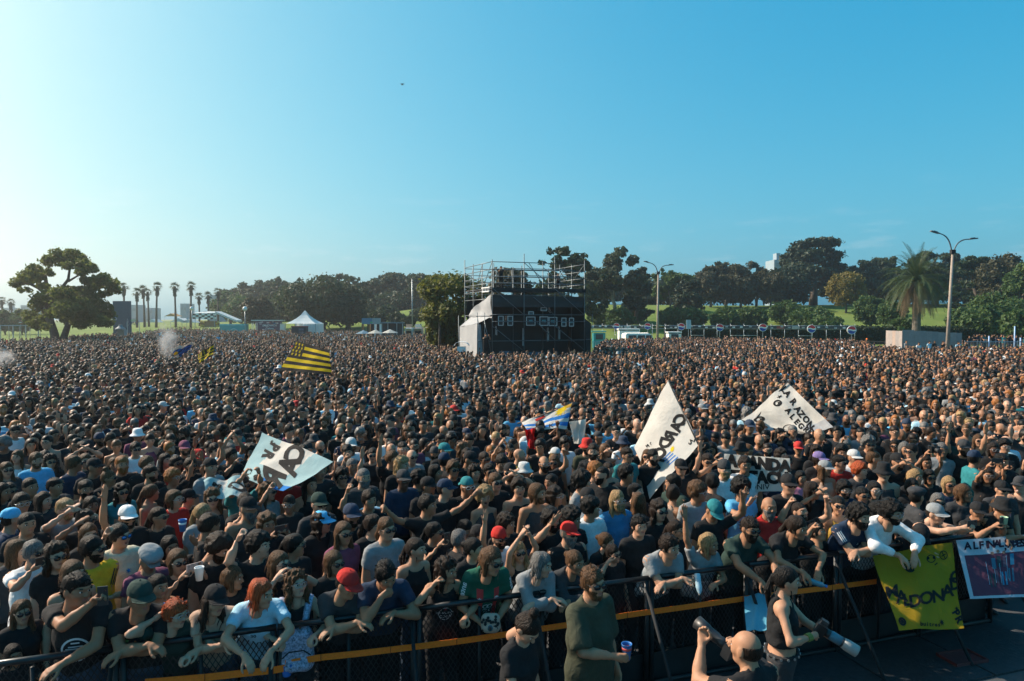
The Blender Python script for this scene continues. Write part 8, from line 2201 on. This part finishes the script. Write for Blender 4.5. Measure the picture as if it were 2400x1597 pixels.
def flat_arrays(me):
	n = len(me.vertices); V = np.empty(n * 3, np.float32); me.vertices.foreach_get('co', V); V = V.reshape(-1, 3)
	L_ = np.empty(len(me.loops), np.int32); me.loops.foreach_get('vertex_index', L_); tot = np.empty(len(me.polygons), np.int32); me.polygons.foreach_get('loop_total', tot); st = np.empty(len(me.polygons), np.int32); me.polygons.foreach_get('loop_start', st)
	out = []
	for k in (3, 4):
		s = tot == k
		if s.any(): out.append((L_[st[s][:, None] + np.arange(k)], s))
	mi = np.empty(len(me.polygons), np.int32); me.polygons.foreach_get('material_index', mi)
	return V, out, mi
def variant(i, pose, fem, hair, hat, glasses, beard, shirt, yaw, nod):
	body, sh, tr, HM, info = figure(pose, fem, 0.0, yaw, nod, shirt, i % 3, 0, 2)
	b = Bag(); H4 = np.array(HM)
	def add(me, mp, head=False, sc=1.0):
		V, fs, mi = flat_arrays(me)
		if head: V = (V * sc) @ H4[:3, :3].T + H4[:3, 3]
		for F, s in fs: 
			b.add(V, F, np.array([mp(x) for x in mi[s]]))
	add(body, lambda x: {0: 0, 1: 0, 2: 0, 3: 5, 4: 6, 5: 5}[x]); add(sh, lambda x: 1); add(tr, lambda x: 4)
	if hair != 'bald': add(hair_mesh(hair if not hat or hair in ('long', 'bob', 'pony', 'curl_long') else 'crop', i % 3, .02), lambda x: 2, True, .98 if hat else 1)
	if hat: add(cap_mesh(hat == 'capback') if hat.startswith('cap') else hat_mesh(hat), lambda x: 3, True)
	if glasses: add(glasses_mesh('sun'), lambda x: 5, True)
	if beard: add(beard_mesh(beard - 1), lambda x: 2, True)
	o = bpy.data.objects.new('crowd_variant', b.mesh('crowd_variant', IM)); VARS.objects.link(o)
VL = []
rv = random.Random(3)
for i in range(40):
	fem = i % 5 in (1, 3); pose = 'down' if i % 4 else ['up_r', 'clap', 'folded', 'fist_l', 'phone_r', 'folded', 'point_r', 'clap'][i // 4 % 8]
	VL.append((i, pose, fem, rv.choice(['long', 'bob', 'pony', 'bun', 'curl_long'] if fem else ['short', 'short', 'crop', 'curly', 'short', 'bald']), (rv.choice(['cap', 'cap', 'capback', 'bucket', 'beanie']) if rv.random() < (.12 if fem else .36) else None), rv.random() < .4, 0 if fem else rv.choice((0, 0, 1, 2)), rv.choice(['tee', 'tee', 'tank'] if fem else ['tee', 'tee', 'tee']), rv.choice((-.45, -.15, .15, .45)), rv.choice((0, 0, .15, -.1))))
for a in VL: variant(*a)
n = len(rest)
me = bpy.data.meshes.new('crowd'); me.vertices.add(n)
P = np.stack([rest[:, 0], rest[:, 1], np.zeros(n)], 1).astype(np.float32); me.vertices.foreach_set('co', P.ravel())
fx, fy = STAGE.x - rest[:, 0], STAGE.y - rest[:, 1]
ang = np.arctan2(-fx, fy) + gr.normal(size=n) * .28
def attr(name, typ, data, field):
	a = me.attributes.new(name, typ, 'POINT'); a.data.foreach_set(field, np.asarray(data, np.float32).ravel() if typ != 'INT' else np.asarray(data, np.int32))
attr('rz', 'FLOAT', ang, 'value'); attr('scl', 'FLOAT', gr.normal(.965, .035, n).clip(.86, 1.07), 'value'); attr('idx', 'INT', gr.integers(0, len(VL), n), 'value')
pal = np.array([COLS[k] for k in ['blk'] * 22 + ['cha'] * 5 + ['nav'] * 4 + ['gry', 'gry', 'wht', 'wht', 'lbl', 'lbl', 'red', 'teal', 'oli', 'sky', 'dgn', 'mau', 'den', 'gry', 'cha']])
sc_ = pal[gr.integers(0, len(pal), n)]
tanp = np.interp(rest[:, 1], [20, 60, 110], [0, .12, .22]); sw = gr.random(n) < tanp; sc_[sw] = np.array([COLS[k] for k in ('wht', 'lbl', 'lgy', 'sky', 'red', 'crm')])[gr.integers(0, 6, sw.sum())]
one = np.ones((n, 1))
attr('c_shirt', 'FLOAT_COLOR', np.hstack([sc_, one]), 'color'); attr('c_skin', 'FLOAT_COLOR', np.hstack([np.array(SKINS)[gr.choice(6, n, p=[.25, .25, .24, .14, .09, .03])] * gr.uniform(.85, 1.1, (n, 1)), one]), 'color')
hp = np.array([HAIRC[k] for k in 'kkkkkkkddddddddmmmmygo']); attr('c_hair', 'FLOAT_COLOR', np.hstack([hp[gr.integers(0, len(hp), n)], one]), 'color')
hpal = np.array([COLS[k] for k in ['blk'] * 12 + ['nav', 'nav', 'nav', 'cha', 'cha', 'cha', 'wht', 'red', 'lgy', 'dgn', 'gry']]); attr('c_hat', 'FLOAT_COLOR', np.hstack([hpal[gr.integers(0, len(hpal), n)], one]), 'color')
crowd = obj('crowd', me); tag(crowd, kind='stuff')
ng = bpy.data.node_groups.new('crowd', 'GeometryNodeTree')
ng.interface.new_socket('Geometry', in_out='INPUT', socket_type='NodeSocketGeometry'); ng.interface.new_socket('Geometry', in_out='OUTPUT', socket_type='NodeSocketGeometry')
N_ = ng.nodes.new; gi, go = N_('NodeGroupInput'), N_('NodeGroupOutput')
ci = N_('GeometryNodeCollectionInfo'); ci.inputs['Collection'].default_value = VARS; ci.inputs['Separate Children'].default_value = True; ci.inputs['Reset Children'].default_value = True
ip = N_('GeometryNodeInstanceOnPoints'); ip.inputs['Pick Instance'].default_value = True
def na(nm, t): q = N_('GeometryNodeInputNamedAttribute'); q.data_type = t; q.inputs['Name'].default_value = nm; return q
ar, as_, ai = na('rz', 'FLOAT'), na('scl', 'FLOAT'), na('idx', 'INT'); cx = N_('ShaderNodeCombineXYZ')
LK = ng.links.new
LK(gi.outputs[0], ip.inputs['Points']); LK(ci.outputs[0], ip.inputs['Instance']); LK(ar.outputs[0], cx.inputs[2]); LK(cx.outputs[0], ip.inputs['Rotation']); LK(as_.outputs[0], ip.inputs['Scale']); LK(ai.outputs[0], ip.inputs['Instance Index']); LK(ip.outputs[0], go.inputs[0])
md = crowd.modifiers.new('crowd', 'NODES'); md.node_group = ng
print('CROWD', n, 'individuals', len(PEOPLE))
# ------------------------------------------------------------------ prints on shirts: flat shapes pressed onto the cloth
from mathutils.bvhtree import BVHTree
_bvh = {}
def print_on(o, V2, F, m, x=0.0, z=1.27, rot=0.0, sc=1.0, name='print', side=0, back=False):
	"""flat shape V2 (metres on a 1.75 m figure) laid on the chest of figure o (side = -1/1: on that sleeve)"""
	sh = next(c for c in o.children if c.name.split('.')[0] == 'shirt'); me = sh.data
	if me.name not in _bvh: _bvh[me.name] = BVHTree.FromPolygons([v.co.copy() for v in me.vertices], [tuple(p.vertices) for p in me.polygons])
	info = PEOPLE[o['_info']][1]; T = info['T']; d = T((0, 1, 0)) - T((0, 0, 0)); up = T((0, 0, 1)) - T((0, 0, 0)); c = T((x, 0, z)); cr, sr = math.cos(rot), math.sin(rot)
	rx = np.array([1.0, 0, 0])
	if side:
		W, E, pl = info['hands'][side]; S = T((side * .178, 0, 1.415)); ax = E - S; ax = ax / np.linalg.norm(ax); c = S + ax * .10; d = np.array([side * .55, .8, .25]); d = d - ax * (d @ ax); d /= np.linalg.norm(d); rx = np.cross(ax, d); up = -ax
		rx, up = ax, rx
	out = []; ok = True
	for a, b in np.asarray(V2) * sc:
		X = a * cr - b * sr; Z = a * sr + b * cr
		# seen from the front the wearer's right is picture left
		p = c - rx * X * (1 if not side else -1) + up * Z
		hit = _bvh[me.name].ray_cast(Vector((p + d * .5).tolist()), Vector((-d).tolist()))
		out.append(hit[0] + Vector(d.tolist()) * .004 if hit[0] is not None else None)
	F = [f for f in np.asarray(F) if all(out[i] is not None for i in f)]
	if not F: return
	V = np.array([tuple(v) if v is not None else (0, 0, 1) for v in out]); me2 = mesh_np(name, V, np.array(F), [m]); return obj(name, me2, sh)
def refine(V, F, n=2):
	V = [tuple(v) for v in V]; F = [tuple(f) for f in F]
	for _ in range(n):
		N, c = [], {}
		def mid(a, b):
			k = (min(a, b), max(a, b))
			if k not in c: c[k] = len(V); V.append(((V[a][0] + V[b][0]) / 2, (V[a][1] + V[b][1]) / 2))
			return c[k]
		for f in F:
			if len(f) == 4: f1 = [(f[0], f[1], f[2]), (f[0], f[2], f[3])]
			else: f1 = [f]
			for a, b, d in f1:
				x, y, z = mid(a, b), mid(b, d), mid(d, a); N += [(a, x, z), (x, b, y), (z, y, d), (x, y, z)]
		F = N
	return np.array(V), np.array(F)
PWH, PGN, POR, PCY, PRD = mat('print_white', (.55, .57, .58), .8), mat('print_green', (.05, .28, .07), .8), mat('print_orange', (.5, .12, .03), .8), mat('print_cyan', (.10, .40, .46), .8), mat('print_red', (.45, .03, .03), .8)
def ptext(o, t, size, m, **k): return print_on(o, *text_tris(t, size, .02), m, name='lettering', **k)
o = P_('round white emblem')
print_on(o, *disc2d(.105, 24, .86), PWH, z=1.16, name='emblem')
for w_, h, x, z in [(.17, .012, 0, 0), (.012, .09, 0, -.05), (.10, .011, 0, .035), (.06, .011, 0, .065), (.011, .05, -.04, -.045), (.011, .05, .04, -.045), (.05, .011, -.05, -.02), (.05, .011, .05, -.02), (.04, .011, -.05, -.07), (.04, .011, .05, -.07), (.14, .011, 0, .015)]:
	V2, F2 = refine(*rect2d(w_, h)); print_on(o, V2 + np.array([x, z]), F2, PWH, z=1.16, name='emblem')
o = P_('MATA tee')
for i, (ch, m, c_) in enumerate([('M', M_MATTBLACK, PGN), ('A', POR, None), ('T', M_MATTBLACK, PGN), ('A', M_MATTBLACK, PGN)]):
	if c_: print_on(o, *refine(*rect2d(.062, .085)), c_, x=.10 - i * .068, z=1.24, name='print')
	print_on(o, *text_tris(ch, .10, .03), m if c_ else POR, x=.10 - i * .068, z=1.241, name='lettering')
ptext(P_('pale blue ringer'), '30', .05, M_MATTBLACK, x=.05, z=1.24)
ptext(P_('faded navy'), 'VUELVE LAS', .06, M_MATTBLACK, z=1.18)
o = P_('black tank with white print'); print_on(o, *disc2d(.075, 20, .9), PWH, z=1.19, name='emblem'); ptext(o, 'LA ABUELA', .036, PWH, z=1.20); ptext(o, 'COCA', .042, PWH, z=1.155); print_on(o, *refine(*star2d(.03)), PRD, z=1.245, name='emblem')
o = P_('football jersey'); print_on(o, *refine(*rect2d(.06, .34), n=3), PRD, x=.075, z=1.19, name='red_stripe'); print_on(o, *refine(*rect2d(.05, .34), n=3), PRD, x=-.085, z=1.19, name='red_stripe'); ptext(o, 'EL CLON', .058, PWH, z=1.10); print_on(o, *disc2d(.03, 14, .7), PWH, x=.01, z=1.17, name='emblem'); print_on(o, *disc2d(.03, 14, .7), PWH, x=-.03, z=1.17, name='emblem'); print_on(o, *refine(*star2d(.022)), PWH, x=.08, z=1.27, name='emblem'); print_on(o, *disc2d(.024, 12, .3), PWH, x=-.085, z=1.27, name='crest')
for s in (-1, 1): print_on(o, *text_tris('antel', .075, .02), PWH, side=s, name='lettering')
o = P_('ROCK tee'); ptext(o, 'ROCK', .085, PWH, z=1.22); print_on(o, *disc2d(.05, 14, .55), PWH, z=1.12, name='emblem'); print_on(o, *refine(*star2d(.06, 7, .6)), mat('print_grey', (.16, .17, .17), .8), z=1.05, name='emblem')
o = P_('pale crescent'); print_on(o, *disc2d(.055, 20, .72), PCY, z=1.2, name='emblem'); print_on(o, *refine(*star2d(.03)), PCY, z=1.21, name='emblem')
o = P_('clover tee'); [print_on(o, *(lambda d: (d[0] + np.array([x, z]), d[1]))(disc2d(.045, 14, .75)), mat('print_dim', (.10, .13, .11), .8), z=1.14, name='emblem') for x, z in ((-.04, 0), (.04, 0), (0, .06))]; ptext(o, 'AFORTUNADO', .03, PRD, z=1.26)
o = P_('white shoulder stripes'); ptext(o, '0', .07, PWH, x=-.02, z=1.2); [print_on(o, *(lambda d: (d[0] + np.array([0, z]), d[1]))(refine(*rect2d(.16, .011))), PWH, side=1, name='shoulder_stripe') for z in (-.02, 0, .02)]; print_on(o, *refine(*star2d(.018, 3)), PWH, x=-.06, z=1.3, name='emblem')
o = P_('grey-bearded person in red cap'); print_on(o, *disc2d(.075, 20, .8), PWH, x=-.02, z=1.2, name='emblem'); ptext(o, 'C', .09, PWH, x=-.02, z=1.2)
ptext(P_('blond hair and raised arm'), 'MISMO', .045, PWH, z=1.17); ptext(P_('reaching down with a bottle'), 'AGUAVIVA', .035, PCY, x=-.04, z=1.12); ptext(P_('black HELL tee'), 'HELL', .07, PWH, z=1.25)
print_on(P_('round white logo, phone'), *disc2d(.06, 18, .6), PCY, z=1.22, name='emblem'); ptext(P_('rolled white shirt'), '|', .2, mat('print_seam', (.42, .44, .45), .9), z=1.2)
o = P_('yellow jersey with dark'); [print_on(o, *(lambda d: (d[0] + np.array([0, z]), d[1]))(refine(*rect2d(.15, .012))), M_MATTBLACK, side=s, name='shoulder_stripe') for z in (-.022, 0, .022) for s in (-1, 1)]
print_on(P_('cream tee'), *refine(*star2d(.03, 6)), M_BLUELENS, x=-.05, z=1.27, name='emblem')
# ------------------------------------------------------------------ the air: thin haze round the whole scene, and a puff of smoke over the crowd
def volume(name, dens, col, anis):
	m = bpy.data.materials.new(name); m.use_nodes = True; t = m.node_tree; t.nodes.clear()
	v = t.nodes.new('ShaderNodeVolumePrincipled'); v.inputs['Color'].default_value = (*col, 1); v.inputs['Density'].default_value = dens; v.inputs['Anisotropy'].default_value = anis
	o = t.nodes.new('ShaderNodeOutputMaterial'); t.links.new(v.outputs[0], o.inputs['Volume']); return m, t, v
hm, _, _ = volume('haze_air', 0.00042, (.90, .96, 1.0), .6)
hz = MB().box((0, 480, 34.5), (2400, 1160, 71)).build('haze', hm); tag(hz, kind='stuff')
sm, t, v = volume('smoke_puff', 0, (.85, .87, .9), .2)
tc = t.nodes.new('ShaderNodeTexCoord'); nz = t.nodes.new('ShaderNodeTexNoise'); nz.inputs['Scale'].default_value = 2.6; nz.inputs['Detail'].default_value = 5; nz.inputs['Distortion'].default_value = .8
gd = t.nodes.new('ShaderNodeTexGradient'); gd.gradient_type = 'SPHERICAL'; mp = t.nodes.new('ShaderNodeMapping'); mp.inputs['Scale'].default_value = (1.05, 1.05, .8)
a1 = t.nodes.new('ShaderNodeMath'); a1.operation = 'MULTIPLY_ADD'; a1.inputs[1].default_value = 1.5; a1.inputs[2].default_value = -.62
a2 = t.nodes.new('ShaderNodeMath'); a2.operation = 'ADD'; a3 = t.nodes.new('ShaderNodeMath'); a3.operation = 'MULTIPLY'; a3.use_clamp = False; a3.inputs[1].default_value = 3.2; a4 = t.nodes.new('ShaderNodeMath'); a4.operation = 'MAXIMUM'; a4.inputs[1].default_value = 0
k_ = t.links.new; k_(tc.outputs['Object'], nz.inputs['Vector']); k_(tc.outputs['Object'], mp.inputs[0]); k_(mp.outputs[0], gd.inputs[0]); k_(nz.outputs[0], a1.inputs[0]); k_(a1.outputs[0], a2.inputs[0])
a5 = t.nodes.new('ShaderNodeMath'); a5.operation = 'MULTIPLY_ADD'; a5.inputs[1].default_value = .9; a5.inputs[2].default_value = -.42; k_(gd.outputs[1], a5.inputs[0]); k_(a5.outputs[0], a2.inputs[1]); k_(a2.outputs[0], a3.inputs[0]); k_(a3.outputs[0], a4.inputs[0]); k_(a4.outputs[0], v.inputs['Density'])
for nm, px, py, Y, sx, sz in [('smoke', 392, 800, 28.5, .85, 1.05), ('smoke', 6, 838, 24, .8, .5)]:
	p = yk(px, py, Y); V, F = uvsphere((0, 0, 0), (1, 1, 1.2), 20, 14); o = obj(nm, mesh_np('smoke', V, F, [sm]), None, p); o.scale = (sx, sx * .8, sz); tag(o, kind='stuff')
